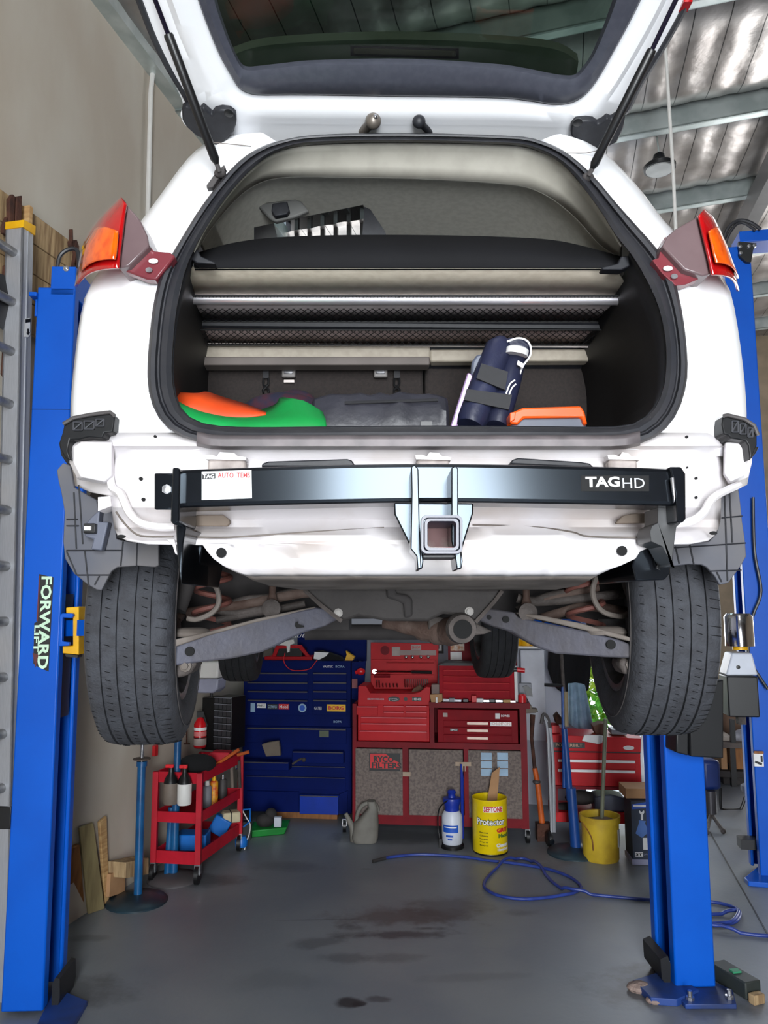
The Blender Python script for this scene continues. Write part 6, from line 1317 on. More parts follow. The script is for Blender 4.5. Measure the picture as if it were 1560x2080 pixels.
mb = MB(); mb.lathe(c + Vector((.005, -.058, 0)), [(.018, 0), (.02, .004), (0, .006)], 14, axis=(.3, -1, 0)); build('wheel_hub', mb, chrome, w_)
# ---- right red chest on a red cart
g4 = PZ(1210, 1722) + Vector((0, .16, 0)); RC = Fr(g4, R(7))
ct = thing('red_tool_cart', 'red lower cart frame carrying the right hand chest behind the yellow bucket', 'tool cart', g4)
mb = MB(); RC.pbx(mb, (1122, 1652, 1300, 1672), 0, .35); build('lower_tray', mb, tool_red, ct, bevel=.003)
for px_, d_a in (((1122, 1600, 1134, 1655), 0), ((1288, 1600, 1300, 1655), 0), ((1122, 1600, 1134, 1655), .32), ((1288, 1600, 1300, 1655), .32)):
    mb = MB(); RC.pbx(mb, px_, d_a, d_a + .03); build('leg', mb, bench_red, ct)
mb = MB(); RC.pbx(mb, (1122, 1598, 1302, 1604), 0, .36); build('upper_shelf', mb, bench_red, ct)
cast_(PZ(1290, 1700), .05, ct)
cr = thing('bright_red_tool_chest', 'bright red two drawer chest with white pulls behind the yellow bucket', 'tool chest', RC.pt(0, RC.uv(1210, 1598)[1], .1))
mb = MB(); RC.pbx(mb, (1122, 1529, 1302, 1597), .0, .34); build('chest_body', mb, tool_red, cr, bevel=.003)
mb = MB(); RC.poly(mb, [(1116, 1492), (1306, 1500), (1304, 1528), (1117, 1524)], -.01, .34); build('lid', mb, tool_red, cr, bevel=.003)
mb = MB(); RC.pbx(mb, (1120, 1523, 1302, 1529), .004, .3); build('lid_gap', mb, black_trim, cr)
for ya, yb_ in ((1542, 1560), (1562, 1590)):
    mb = MB(); RC.pbx(mb, (1133, ya, 1291, yb_), -.008, 0); d_ = build('drawer', mb, tool_red, cr, bevel=.001); mb = MB(); RC.pbx(mb, (1133, ya + 1, 1289, ya + 6), -.018, -.008); build('drawer_pull', mb, label_w, d_)
k_ = stick(RC.at(-.012), (1124, 1508, 1188, 1519), label_k, cr, 'POWERBILT', mat('tan lettering', (190, 150, 120), .5), .02)
mb = MB(); mb.prism(circ(RC.at(-.012).hit(1277, 1519), .022, 14, RC.U * 1.8, (0, 0, .7)), RC.N * -.001); build('sticker', mb, label_w, cr, smooth=False)
zc = RC.uv(1210, 1496)[1]
mb = MB(); RC.poly(mb, [(1181, 1504), (1186, 1492), (1218, 1492), (1225, 1494), (1222, 1508), (1214, 1510)], -.03, -.012); lab(build('paper_towel', mb, label_w, bevel=.004), 'white sheet draped over the lid of the bright red chest', 'cloth')
for (pl, m_, nme, l_, c_) in (([(1123, 1476), (1138, 1476), (1139, 1492), (1122, 1492)], label_r, 'red_tin', 'red tin at the left on the bright red chest lid', 'tin'), ([(1207, 1478), (1222, 1472), (1236, 1473), (1235, 1496), (1212, 1494)], brown_stuff, 'rag_box', 'patterned gold and red packet on the bright red chest', 'packet'), ([(1244, 1484), (1276, 1488), (1276, 1496), (1244, 1494)], grey_pl, 'grey_case', 'flat grey green case on the right of the bright red chest lid', 'case'), ([(1128, 1460), (1136, 1452), (1144, 1462), (1142, 1474), (1132, 1474)], rust_tool, 'red_pump', 'small dark red pump above the red tin', 'pump')):
    mb = MB(); RC.poly(mb, pl, .05, .2); lab(build(nme, mb, m_, bevel=.004), l_, c_)
mb = MB(); mb.sphere(RC.at(.15).hit(1180, 1620), .1, 8, (1.2, .8, .5)); mb.sphere(RC.at(.12).hit(1150, 1640), .07, 8, (1.2, .8, .5)); lab(build('dark_parts_heap', mb, dark_under), 'dark rags heaped on the lower tray of the red cart', 'rags')
mb = MB(); f_ = RC.at(.05); f_.poly(mb, [(1208, 1620), (1214, 1618), (1240, 1614), (1270, 1622), (1272, 1650), (1208, 1648)], 0, .2); lab(build('slate_jack', mb, slate_pl, bevel=.01), 'slate blue motor casing on the lower tray of the red cart', 'motor')
# strap hanging right of the chest
mb = MB(); f_ = RC.at(-.02); f_.poly(mb, [(1303, 1492), (1310, 1492), (1307, 1540), (1311, 1604), (1304, 1604), (1301, 1540)], 0, .01); lab(build('white_strap', mb, label_w), 'white strap hanging down the right side of the bright red chest', 'strap')
# ---- coat and cloth on hooks
wf2 = Fr(BD(0, YB - .25), TH)
def drape(fr, pix_top, pix_bot, n, amp, m, nme, l_, c_):
    mb = MB(); A_, B_ = [], []
    top = smooth_curve([fr.hit(*p) for p in pix_top], 8); bot = smooth_curve([fr.hit(*p) for p in pix_bot], 8)
    def at(c, t): s = t * (len(c) - 1); i = min(int(s), len(c) - 2); return c[i].lerp(c[i + 1], s - i)
    rows_ = []
    for j in range(9):
        v = j / 8; rows_.append([at(top, i / n).lerp(at(bot, i / n), v) + fr.N * (amp * (.3 + .7 * v) * math.sin(i * 1.25 + v * 1.3)) for i in range(n + 1)])
    mb.loft(rows_); return lab(build(nme, mb, m, solid=.006, sub=1), l_, c_)
drape(wf2, [(1114, 1312), (1150, 1300), (1205, 1305)], [(1112, 1358), (1130, 1400), (1165, 1408), (1196, 1404)], 16, .025, black_cloth, 'black_coat', 'black coat hanging on the back wall above the light blue cloth', 'coat')
drape(wf2.at(-.06), [(1153, 1388), (1170, 1386), (1188, 1390)], [(1155, 1470), (1180, 1486), (1208, 1488)], 14, .03, blue_cloth, 'work_shirt', 'light blue work shirt hanging below the black coat', 'shirt')
# ---- underhoist stands
def stand(name, gpx, rpx, segs, l_, disc_m, cone=True):
    g = PZ(*gpx); V = Fr(g, 0); o = thing(name, l_, 'stand', g)
    k = (V.uv(gpx[0] + rpx, gpx[1])[0] - V.uv(gpx[0], gpx[1])[0])
    mb = MB(); mb.lathe(g, [(k, 0), (k, .008), (k * .93, .02), (k * .55, .034), (k * .2, .045), (0, .045)], 36); build('round_base', mb, disc_m, o)
    for nm_, a, b, r0, r1, m_ in segs:
        A_, B_ = V.hit(*a), V.hit(*b); A_.y = B_.y = g.y; mb = MB(); mb.tube([A_, B_], [r0, r1], 16); build(nm_, mb, m_, o)
    return o, V
o, V = stand('tall_support_stand', (278, 1832), 61, [('lower_tube', (280, 1820), (288, 1546), .024, .024, pole_blue), ('tube_collar', (288, 1556), (288.5, 1546), .031, .031, pole_blue), ('threaded_rod', (288, 1546), (290, 1490), .011, .011, zinc)], 'teal support stand with a broad dark round base, left under the car', base_dark)
mb = MB(); mb.lathe(V.hit(288, 1543), [(.012, 0), (.05, .002), (.05, .008), (.012, .01)], 20); build('hand_nut', mb, rust_mat, o)
o, V = stand('tall_support_stand', (352, 1787), 52, [('lower_tube', (352, 1784), (362, 1487), .026, .022, pole_blue), ('side_brace', (340, 1775), (348, 1640), .022, .018, pole_blue)], 'blue support stand in front of the red trolley', mat('grey brown stand base', (84, 80, 82), .6))
o, V = stand('tall_support_stand', (1166, 1733), 54, [('lower_tube', (1170, 1728), (1160, 1600), .036, .032, mat('deep blue stand paint', (14, 62, 130), .4)), ('mid_tube', (1158, 1625), (1146, 1480), .024, .021, MATS['deep blue stand paint']), ('wrapped_section', (1150, 1475), (1149, 1405), .017, .017, mat('tan wrap', (130, 116, 90), .6)), ('side_tube', (1146, 1600), (1143, 1395), .012, .012, MATS['deep blue stand paint']), ('upper_rod', (1145, 1405), (1140, 1325), .012, .012, susp_mat)], 'deep blue support stand with a dark base in front of the bright red chest', base_dark)
mb = MB(); mb.tube([V.hit(1106, 1391), V.hit(1146, 1393)], .012, 8); build('cross_handle', mb, black_pl, o)
# ---- timber offcuts against left wall
def plank(pts_b, pts_t, th, m, l_):
    # bottom edge on the floor, top leaning on the wall
    a, b = [PZ(*p) for p in pts_b]; fr = Fr((a + b) / 2, R(-60))
    A2, B2 = [LW.at(-.03).hit(*p) for p in pts_t]
    n = (b - a).cross(A2 - a).normalized() * th
    if n.x > 0: n = -n
    mb = MB(); mb.hexa([a, b, b + n, a + n, A2, B2, B2 + n, A2 + n]); return lab(build('timber_offcut', mb, m, bevel=.003), l_, 'plank', 'timber offcuts leaning on the left wall')
plank([(137, 1872), (173, 1855)], [(141, 1726), (162, 1716)], .025, wood_or, 'short orange brown board leaning beside the blue lift column')
plank([(180, 1857), (213, 1846)], [(162, 1682), (190, 1672)], .02, mat('greenish treated timber', (150, 136, 96), .8, c2=(126, 112, 78), scale=4, stretch=(6, 6, 1)), 'greenish treated timber board, widest of the leaning offcuts')
plank([(214, 1838), (222, 1834)], [(203, 1670), (217, 1658)], .02, wood, 'narrow pale board leaning furthest from the lift column')
mb = MB(); f_ = LW.at(-.06); f_.poly(mb, [(225, 1776), (254, 1762), (254, 1812), (222, 1822)], 0, .03); lab(build('board_offcut', mb, cardb), 'brown cardboard sheet leaning low on the wall by the round base', 'cardboard')
mb = MB(); f_ = LW.at(-.14); f_.poly(mb, [(256, 1752), (302, 1742), (302, 1776), (256, 1784)], 0, .12); lab(build('timber_block', mb, wood2, bevel=.003), 'weathered timber block on the floor behind the teal stand', 'block')
# broom and hanging tools on the wall
mb = MB(); f_ = Fr(PZ(312, 1700), 0); mb.tube([f_.hit(307, 1500), f_.hit(312, 1596)], .012, 8); o = build('squeegee', mb, alu); lab(o, 'silver handled squeegee with black grip left of the red trolley', 'squeegee')
mb = MB(); mb.tube([f_.hit(312, 1596), f_.hit(316, 1622), f_.hit(330, 1634)], [.016, .018, .02], 8); build('grip', mb, black_pl, o)
f_ = LW.at(-.03)
mb = MB(); f_.pbx(mb, (315, 1514, 321, 1535), 0, .02); lab(build('red_clip', mb, label_r), 'small red clip on the wall below the left tyre', 'clip')
mb = MB(); mb.tube([f_.hit(380, 1460), f_.hit(379, 1511)], .005, 6); mb.tube([f_.hit(374, 1511), f_.hit(385, 1511)], .005, 6); lab(build('t_handle_bar', mb, rust_tool), 'thin rusty T bar hanging on the wall left of the extinguisher', 'bar')
# extinguisher
fe = LW.at(-.09); c = fe.hit(406, 1519); h = fe.hit(406, 1457).z - c.z
rr_ = .045
o = thing('fire_extinguisher', 'small red fire extinguisher hanging on the left wall beside the black organiser', 'fire extinguisher', c)
mb = MB(); mb.lathe(c, [(rr_ * .8, 0), (rr_, .01), (rr_, h * .78), (rr_ * .6, h * .93), (rr_ * .3, h), (0, h)], 20); build('cylinder', mb, mat('extinguisher red', (206, 20, 30), .25), o)
for z0, z1, m_ in ((.58, .68, label_w), (.40, .54, mat('red white print', (214, 120, 120), .5)), (.10, .32, MATS['worn grey sticker']), (.33, .36, black_pl)):
    mb = MB(); mb.lathe(c + Vector((0, 0, h * z0)), [(rr_ * 1.02, 0), (rr_ * 1.02, h * (z1 - z0))], 20); build('label_band', mb, m_, o)
mb = MB(); mb.box(c + Vector((0, 0, h + .02)), (.05, .03, .04)); mb.tube([c + Vector((.02, 0, h + .02)), c + Vector((.05, -.01, h * .7))], .008, 8); build('valve', mb, black_pl, o)
# organiser
fo_ = LW.at(-.16)
a_ = fo_.uv(437, 1418); oz1 = fo_.uv(440, 1416)[1]; oz0 = fo_.uv(440, 1523)[1]; u0 = fo_.uv(437, 1470)[0]
o = thing('parts_organiser', 'black wall organiser with rows of small clear drawers', 'organiser', fo_.pt(u0, oz0))
F1 = fo_.pt(u0, 0, 0); 
# cabinet faces towards the room centre; camera sees its front as a slim grid
FO = Fr(F1 + LW.N * .0, R(25)); r = FO.rect(436, 1416, 470, 1523)
mb = MB(); FO.bx(mb, r, 0, .17); FO.bx(mb, FO.rect(410, 1418, 437, 1524), .0, .17); build('cabinet', mb, black_pl, o, bevel=.003)
for i in range(8):
    for j in range(4):
        mb = MB(); w_ = (r[2] - r[0]) / 4; h_ = (r[3] - r[1]) / 8; FO.bx(mb, (r[0] + w_ * j + .003, r[1] + h_ * i + .005, r[0] + w_ * (j + 1) - .003, r[1] + h_ * (i + 1) - .005), -.01, 0); d_ = build('small_drawer', mb, mat('smoky drawer plastic', (58, 58, 62), .3) if 'smoky drawer plastic' not in MATS else MATS['smoky drawer plastic'], o)
    mb = MB(); FO.bx(mb, (r[0], r[1] + h_ * (i + 1) - .006, r[2], r[1] + h_ * (i + 1) - .001), -.012, 0); build('shelf_edge', mb, grey_pl, o)
# dispenser
fd = LW.at(-.12); c0_ = fd.hit(420, 1408); VD = Fr(c0_, R(15))
o = thing('soap_dispenser', 'white wall dispenser with a grey lower half by the left rear wheel', 'dispenser', c0_)
mb = MB(); VD.poly(mb, [(403, 1345), (444, 1345), (442, 1378), (401, 1378)], 0, .14); build('dispenser_cover', mb, white_pl, o, bevel=.012)
mb = MB(); VD.poly(mb, [(402, 1379), (443, 1379), (441, 1400), (432, 1408), (400, 1408), (396, 1404)], 0.002, .138); build('dispenser_tank', mb, mat('lilac grey plastic', (160, 162, 182), .3), o, bevel=.01)
mb = MB(); mb.tube([VD.hit(424, 1408) + VD.N * .04, VD.hit(424, 1416) + VD.N * .04], .012, 8); build('nozzle', mb, black_pl, o)
# ---- red service trolley
zt_ = .11
A_, B_, C_ = PZ(312, 1752, zt_), PZ(402, 1757, zt_), PZ(487, 1694, zt_)
D_ = A_ + (C_ - B_)
VB = Fr(B_, 0)
z_of = lambda y: VB.hit(402, y).z
o = thing('red_service_trolley', 'red three tier service trolley loaded with bottles and tools', 'trolley', (B_ + D_) / 2 - Vector((0, 0, zt_)))
tr = o
ztop = z_of(1570)
def up(v, z): return Vector((v.x, v.y, z))
for q, s in ((A_, 1), (B_, -1), (C_, -1), (D_, 1)):
    mb = MB(); mb.box(up(q, (zt_ + ztop) / 2) , (.036, .036, ztop - zt_)); build('upright', mb, cart_red, o, bevel=.002)
def tray(z0, z1, nme='tray'):
    mb = MB(); t = .004
    for a, b in ((A_, B_), (B_, C_), (C_, D_), (D_, A_)):
        n = (b - a).cross(Vector((0, 0, 1))).normalized() * t
        mb.hexa([up(a, z0) - n, up(b, z0) - n, up(b, z0) + n, up(a, z0) + n, up(a, z1) - n, up(b, z1) - n, up(b, z1) + n, up(a, z1) + n])
    mb.hexa([up(A_, z0), up(B_, z0), up(C_, z0), up(D_, z0), up(A_, z0 + t), up(B_, z0 + t), up(C_, z0 + t), up(D_, z0 + t)])
    return build(nme, mb, cart_red, o)
tray(zt_, z_of(1731)); zm0, zm1 = z_of(1673), z_of(1651); tray(zm0, zm1); tray(z_of(1592), ztop)
for q in (B_, C_, A_, D_): cast_((q.x, q.y - .01), .055, o)
def onz(px, z, off=(0, 0)): 
    w = PZ(px[0], px[1], z); return w
# bottles hung at the trolley front
for i, (x, y0, y1, l_) in enumerate(((346, 1633, 1590, 'spray bottle with a red trigger hooked left of the trolley upright'), (374, 1634, 1591, 'spray bottle with a big white label on the trolley front'))):
    VV = Fr(A_.lerp(B_, .5) - Vector((0, .07, 0)), 0); c = VV.hit(x, y0); top = VV.hit(x, y1).z; rr_ = .044
    b_ = thing('spray_bottle', l_, 'spray bottle', c, 'spray bottles on the red trolley')
    mb = MB(); h = top - c.z; mb.lathe(c, [(rr_ * .9, 0), (rr_, .01), (rr_, h), (0, h)], 20); build('label_wrap', mb, white_pl if i else mat('grimy label', (120, 108, 98), .6), b_)
    mb = MB(); mb.lathe(c + Vector((0, 0, h)), [(rr_, 0), (rr_ * .8, .03), (rr_ * .35, .06), (rr_ * .35, .09), (0, .09)], 20); build('bottle_shoulder', mb, black_pl, b_)
    mb = MB(); mb.box(c + Vector((-.01, 0, h + .1)), (.05, .02, .02)); mb.box(c + Vector((.0, 0, h + .085)), (.022, .022, .03)); build('trigger', mb, red_pl, b_, bevel=.003)
def can(px, z, r, h, m, l_, c_, nme, cap=None, capm=None, g=None):
    c = PZ(px[0], px[1], z); mb = MB(); mb.lathe(c, [(r, 0), (r, h), (r * .7, h + r * .4), (0, h + r * .4)], 18); b_ = lab(build(nme, mb, m), l_, c_, g)
    if cap: mb = MB(); mb.lathe(c + Vector((0, 0, h + r * .4)), [(r * .5, 0), (r * .45, cap), (0, cap)], 14); build('cap', mb, capm, b_)
    return b_
can((420, 1640), zm0 + .01, .03, .13, grey_pl, 'dusty grey bottle with pale cap on the middle trolley shelf', 'bottle', 'grey_bottle', .03, white_pl)
can((434, 1636), zm0 + .01, .028, .15, mat('yellow orange can', (222, 160, 30), .5, c2=(200, 60, 30), scale=30), 'yellow and orange aerosol can on the middle trolley shelf', 'aerosol can', 'aerosol_can', .03, yellow_p)
can((452, 1622), zm0 + .01, .03, .12, grom, 'dark round brush pot behind the aerosol can', 'pot', 'brush_pot', .03, chrome)
mb = MB(); c = PZ(395, 1736, zt_ + .01); mb.box(c + Vector((-.04, .12, .055)), (.20, .14, .10)); lab(build('blue_tub', mb, blue_pl, bevel=.008), 'bright blue tub on the bottom trolley shelf at the front', 'tub')
mb = MB(); c = PZ(440, 1700, zt_ + .01); mb.box(c + Vector((.02, .02, .07)), (.12, .06, .12), ry=R(30)); lab(build('blue_scoop', mb, blue_pl, bevel=.008), 'bright blue scoop behind the blue tub', 'scoop')
mb = MB(); c = PZ(465, 1700, zt_ + .01); mb.box(c + Vector((.0, .06, .12)), (.12, .1, .07), rz=R(20)); o2 = lab(build('cream_sponge', mb, mat('cream foam', (214, 202, 168), .8), bevel=.012), 'cream sponge block near the back of the bottom trolley shelf', 'sponge'); mb = MB(); mb.box(c + Vector((-.005, .058, .12)), (.006, .106, .076), rz=R(20)); build('sponge_band', mb, black_pl, o2)
mb = MB(); c = PZ(395, 1572, ztop); mb.sphere(c + Vector((-.02, .16, .03)), .1, 10, (1.2, .9, .6)); lab(build('black_rag', mb, black_cloth), 'black cloth bundle on top of the red trolley', 'cloth')
mb = MB(); VV = Fr((B_ + C_) / 2, 0); VV.poly(mb, [(418, 1536), (432, 1528), (465, 1529), (468, 1538), (424, 1552)], 0, .1); lab(build('red_case', mb, cart_red, bevel=.004), 'flat red case lying on the trolley top', 'case')
mb = MB(); mb.tube([VV.hit(432, 1558), VV.hit(486, 1522)], .011, 8); mb.tube([VV.hit(482, 1534), VV.hit(506, 1527)], .011, 8); lab(build('timber_mallet', mb, orange_st), 'orange wooden mallet resting on the trolley top', 'mallet')
for i, (x, y0, y1, m_, l_) in enumerate(((470, 1542, 1600, MATS['grimy label'], 'leftmost of the long steel tools hooked on the trolley end'), (477, 1536, 1560, chrome, 'short chrome tool on the trolley end'), (485, 1545, 1600, susp_mat, 'dark long tool hooked furthest right on the trolley end'))):
    f2_ = Fr(C_ - Vector((.0, .06, 0)), 0); mb = MB(); mb.tube([f2_.hit(x, y0), f2_.hit(x + 2, y1)], .012, 8); lab(build('steel_tool', mb, m_), l_, 'tool')
# green tray and bits on the floor behind the trolley
c = PZ(545, 1700); mb = MB(); mb.hexa([c + Vector(v) for v in ((-.13, -.02, 0), (.11, .06, 0), (.11, .26, 0), (-.13, .2, 0), (-.15, -.03, .05), (.13, .06, .05), (.13, .28, .05), (-.15, .22, .05))]); lab(build('green_drip_tray', mb, green_pl, bevel=.006), 'green plastic tray on the floor below the blue chest', 'tray')
mb = MB(); mb.sphere(c + Vector((-.04, .1, .09)), .07, 8, (1, .8, .7)); mb.sphere(c + Vector((-.0, .12, .13)), .045, 8); lab(build('old_motor', mb, dark_under), 'dark greasy part sitting in the green tray', 'engine part')
mb = MB(); mb.box(c + Vector((.06, .07, .09)), (.055, .05, .07)); lab(build('white_beaker', mb, offwhite, bevel=.004), 'white square beaker at the right of the green tray', 'beaker')
c = PZ(502, 1726); VV = Fr(c, 0)
o2 = thing('blue_grease_gun', 'bright blue grease gun with a thin hose beside the trolley', 'grease gun', c)
mb = MB(); mb.lathe(Vector((VV.hit(490, 1720).x, c.y, VV.hit(490, 1722).z)), [(.0, 0), (.04, .01), (.045, .05), (.03, .08), (0, .08)], 16); build('gun_body', mb, blue_pl, o2)
mb = MB(); mb.tube(smooth_curve([VV.hit(488, 1638), VV.hit(500, 1660), VV.hit(508, 1675), VV.hit(506, 1695), VV.hit(500, 1712), VV.hit(490, 1754)]), .004, 6); build('gun_hose', mb, white_pl, o2)
mb = MB(); mb.box(VV.hit(498, 1690) + Vector((0, .05, 0)), (.07, .06, .12)); build('gun_handle', mb, black_pl, o2)
mb = MB(); mb.tube([VV.hit(494, 1645), VV.hit(508, 1643), VV.hit(508, 1668), VV.hit(494, 1680)], .006, 6); build('blue_hook', mb, blue_pl, o2)
# ---- watering can
g = PZ(738, 1716); VV = Fr(g, R(5)); o2 = thing('watering_can', 'grubby grey plastic watering can on the floor before the bench', 'watering can', g)
def rr3(w, d, z, ox=0, oy=0, n=24): return [g + Vector((ox + w * math.copysign(abs(math.cos(2 * math.pi * k / n)) ** .6, math.cos(2 * math.pi * k / n)), oy + d * math.copysign(abs(math.sin(2 * math.pi * k / n)) ** .6, math.sin(2 * math.pi * k / n)), z)) for k in range(n)]
uw = lambda px: VV.uv(px, 1700)[0] - VV.uv(738, 1700)[0]
H_ = VV.hit(745, 1629).z
mb = MB(); mb.loft([rr3(.085, .07, 0.002, .01, .08), rr3(.095, .075, .03, .01, .08), rr3(.09, .075, H_ * .45, .02, .08), rr3(.06, .06, H_ * .62, .045, .08), rr3(.035, .045, H_ * .8, .07, .08), rr3(.03, .04, H_ * .96, .055, .08)], True, True); build('can_body', mb, can_grey, o2)
mb = MB(); VH = VV.at(.08); mb.tube(smooth_curve([VH.hit(724, 1676), VH.hit(726, 1655), VH.hit(734, 1638), VH.hit(748, 1631), VH.hit(762, 1634), VH.hit(768, 1648)]), [.016] * 31, 10); build('can_handle', mb, can_grey, o2)
mb = MB(); mb.tube([VH.hit(722, 1712), VH.hit(716, 1680), VH.hit(702, 1652)], [.04, .024, .014], 14); build('spout', mb, can_grey, o2)
# ---- garden sprayer
g = PZ(921, 1728); VV = Fr(g, 0); g = g + Vector((0, .08, 0)); sc1 = lambda y: VV.hit(921, y).z
o2 = thing('pressure_sprayer', 'blue topped white pump sprayer between the watering can and yellow drum', 'sprayer', g)
rs_ = .072
mb = MB(); mb.lathe(g, [(rs_ * .9, .02), (rs_, .05), (rs_ * 1.02, sc1(1690)), (rs_, sc1(1662)), (rs_ * .75, sc1(1652)), (0, sc1(1650))], 28); build('tank', mb, mat('frosted tank plastic', (206, 212, 226), .4), o2)
mb = MB(); mb.lathe(g, [(rs_ * 1.15, 0), (rs_ * 1.15, .02), (rs_ * .9, .03), (0, .03)], 28); mb.box(g + Vector((-.085, 0, .03)), (.02, .04, .06)); build('base_ring', mb, black_pl, o2)
z1_ = sc1(1652); mb = MB(); mb.lathe(g + Vector((0, 0, z1_)), [(rs_ * .72, 0), (rs_ * .72, .03), (rs_ * .9, .07), (rs_ * .85, .085), (rs_ * .4, .09), (rs_ * .35, .11), (rs_ * .45, .125), (rs_ * .3, .14), (0, .14)], 24); build('pump_head', mb, mat('royal blue plastic', (20, 50, 160), .4), o2)
f_ = Fr(g - Vector((0, rs_ * 1.05, 0)), 0)
def wrap(c, r, z0, z1, a0, a1, m, nme, parent, n=14):
    mb = MB(); mb.loft([[c + Vector((r * math.sin(R(a0 + (a1 - a0) * k / n)), -r * math.cos(R(a0 + (a1 - a0) * k / n)), z)) for k in range(n + 1)] for z in (z0, z1)]); return build(nme, mb, m, parent)
wl_ = wrap(g, rs_ * 1.035, sc1(1693), sc1(1678), -60, 30, label_b, 'tank_label', o2); wrap(g, rs_ * 1.04, sc1(1683), sc1(1681), -50, 20, label_w, 'label_line', wl_)
wrap(g, rs_ * 1.035, sc1(1702), sc1(1698), -40, 0, label_b, 'label_text_line', wl_); wrap(g, rs_ * 1.035, sc1(1708), sc1(1705), -30, -5, label_b, 'label_text_line', wl_)
mb = MB(); mb.tube(smooth_curve([g + Vector((-.03, -.05, z1_ + .08)), g + Vector((-.09, -.03, z1_ + .02)), g + Vector((-.10, 0, .15)), g + Vector((-.085, 0, .04))]), .005, 8); build('sprayer_hose', mb, black_pl, o2)
mb = MB(); mb.tube([g + Vector((.075, .03, .05)), g + Vector((.08, .05, sc1(1590))), g + Vector((.075, .05, sc1(1560)))], [.01, .012, .006], 8); build('spray_wand', mb, MATS['royal blue plastic'], o2)
# ---- yellow drum
g = PZ(1001, 1740); VV = Fr(g, 0); rd = (VV.uv(1037, 1700)[0] - VV.uv(965, 1700)[0]) / 2; g = g + Vector((0, rd, 0)); zz = lambda y: VV.hit(1001, y).z
hd = zz(1632)
o2 = thing('yellow_drum', 'bright yellow printed drum beside the pump sprayer', 'drum', g)
mb = MB(); mb.lathe(g, [(rd * .97, 0), (rd * .97, .005), (rd, .012), (rd, hd), (rd * 1.015, hd + .004), (rd * 1.015, hd + .016), (rd * .97, hd + .016), (rd * .95, .03), (0, .03)], 40); build('drum_body', mb, yel_drum, o2)
mb = MB(); mb.lathe(g, [(rd * .985, 0), (rd * 1.01, .006), (rd * .99, .012)], 36); build('base_rim', mb, black_pl, o2)
def wraptext(s, c, r, ang0, z, h, wid, m, parent, bold=.02):
    t = text('lettering', s, c, (1, 0, 0), (0, 0, 1), h, m, parent, width=wid, bold=bold, ex=.0004); org = ORG[parent.name]
    for v in t.data.vertices:
        p = v.co + org - c; a = R(ang0) + p.x / r; rad = r - p.y * 0 + .001 + max(0, -p.y); v.co = Vector((c.x + rad * math.sin(a), c.y - rad * math.cos(a), c.z + p.z + z)) - org
    return t
w1_ = wrap(g, rd * 1.012, zz(1651), zz(1639), -28, 38, label_w, 'drum_badge', o2)
wraptext('SEPTONE', g, rd * 1.02, -26, zz(1650), .035, rd * 1.08, label_r, w1_, .03)
wraptext('Protector', g, rd * 1.012, -52, zz(1678), .05, rd * 1.75, label_k, o2, .08)
wraptext('Protector', g, rd * 1.02, -51, zz(1678) + .003, .044, rd * 1.7, label_w, o2, .02)
for i, s in enumerate(('Removes', 'Cleans', 'Non-toxic', 'Grips to', 'Biodegrad.')): wraptext(s, g, rd * 1.012, -42, zz(1694 + 6.6 * i), .011, rd * .5, label_k, o2, .01)
wraptext('GRIT', g, rd * 1.012, 14, zz(1692), .028, rd * .8, label_r, o2, .06); wraptext('Hand', g, rd * 1.012, 20, zz(1703), .026, rd * .7, mat('olive print', (80, 110, 40), .5), o2, .05)
wraptext('Cleaner', g, rd * 1.012, 12, zz(1722), .026, rd * .85, label_w, o2, .06); wraptext('Heavy Duty', g, rd * 1.012, 16, zz(1731), .022, rd * .8, label_w, o2, .05)
mb = MB(); mb.prism([g + Vector((-.03, .05, hd * .6)), g + Vector((.05, .06, hd * .6)), g + Vector((.09, .08, hd + .2)), g + Vector((.03, .07, hd + .16))], (0, .004, 0)); lab(build('card_sheet', mb, cardb), 'grey card sticking up out of the yellow drum', 'card')
# ---- yellow bucket with mop handle
g = PZ(1232, 1757); VV = Fr(g, 0); rt = (VV.uv(1270, 1700)[0] - VV.uv(1192, 1700)[0]) / 2; g = g + Vector((0, rt, 0)); zz = lambda y: VV.hit(1232, y).z; hb_ = zz(1665)
o2 = thing('yellow_bucket', 'dirty yellow plastic bucket in front of the bright red chest', 'bucket', g)
mb = MB(); mb.lathe(g, [(0, 0), (rt * .9, 0), (rt * .94, .01), (rt * .98, hb_ * .85), (rt * 1.06, hb_ * .86), (rt * 1.07, hb_ * .98), (rt * 1.08, hb_), (rt * .98, hb_), (rt * .9, .02), (0, .02)], 40); build('bucket_body', mb, yel_bkt, o2)
wrap(g, rt * 1.0, zz(1726), zz(1690), 46, 78, label_w, 'warning_label', o2)
mb = MB(); mb.tube(smooth_curve([g + Vector((-rt * 1.05, 0, hb_ * .9)), g + Vector((-rt * .7, -rt * .85, hb_ * .6)), g + Vector((-rt * .62, -rt * .86, hb_ * .3))]), .004, 6); build('bail_wire', mb, wood_or, o2)
mb = MB(); mb.lathe(g + Vector((0, 0, hb_ * .8)), [(0, 0), (rt * .93, 0), (rt * .93, .01), (0, .012)], 28); build('dark_contents', mb, dark_under, o2)
mb = MB(); q = VV.hit(1238, 1480); mb.tube([g + Vector((-.0, -.02, hb_ * .5)), Vector((q.x + .02, g.y + .03, q.z + .04))], .013, 10); mp_ = lab(build('mop', mb, mat('grey green handle', (120, 124, 104), .5)), 'mop with a grey green handle standing in the yellow bucket', 'mop')
mb = MB(); mb.sphere(g + Vector((.02, -.0, hb_ * .86)), rt * .5, 8, (1.3, 1, .35)); build('mop_head', mb, MATS['crumpled beige bag'], mp_)
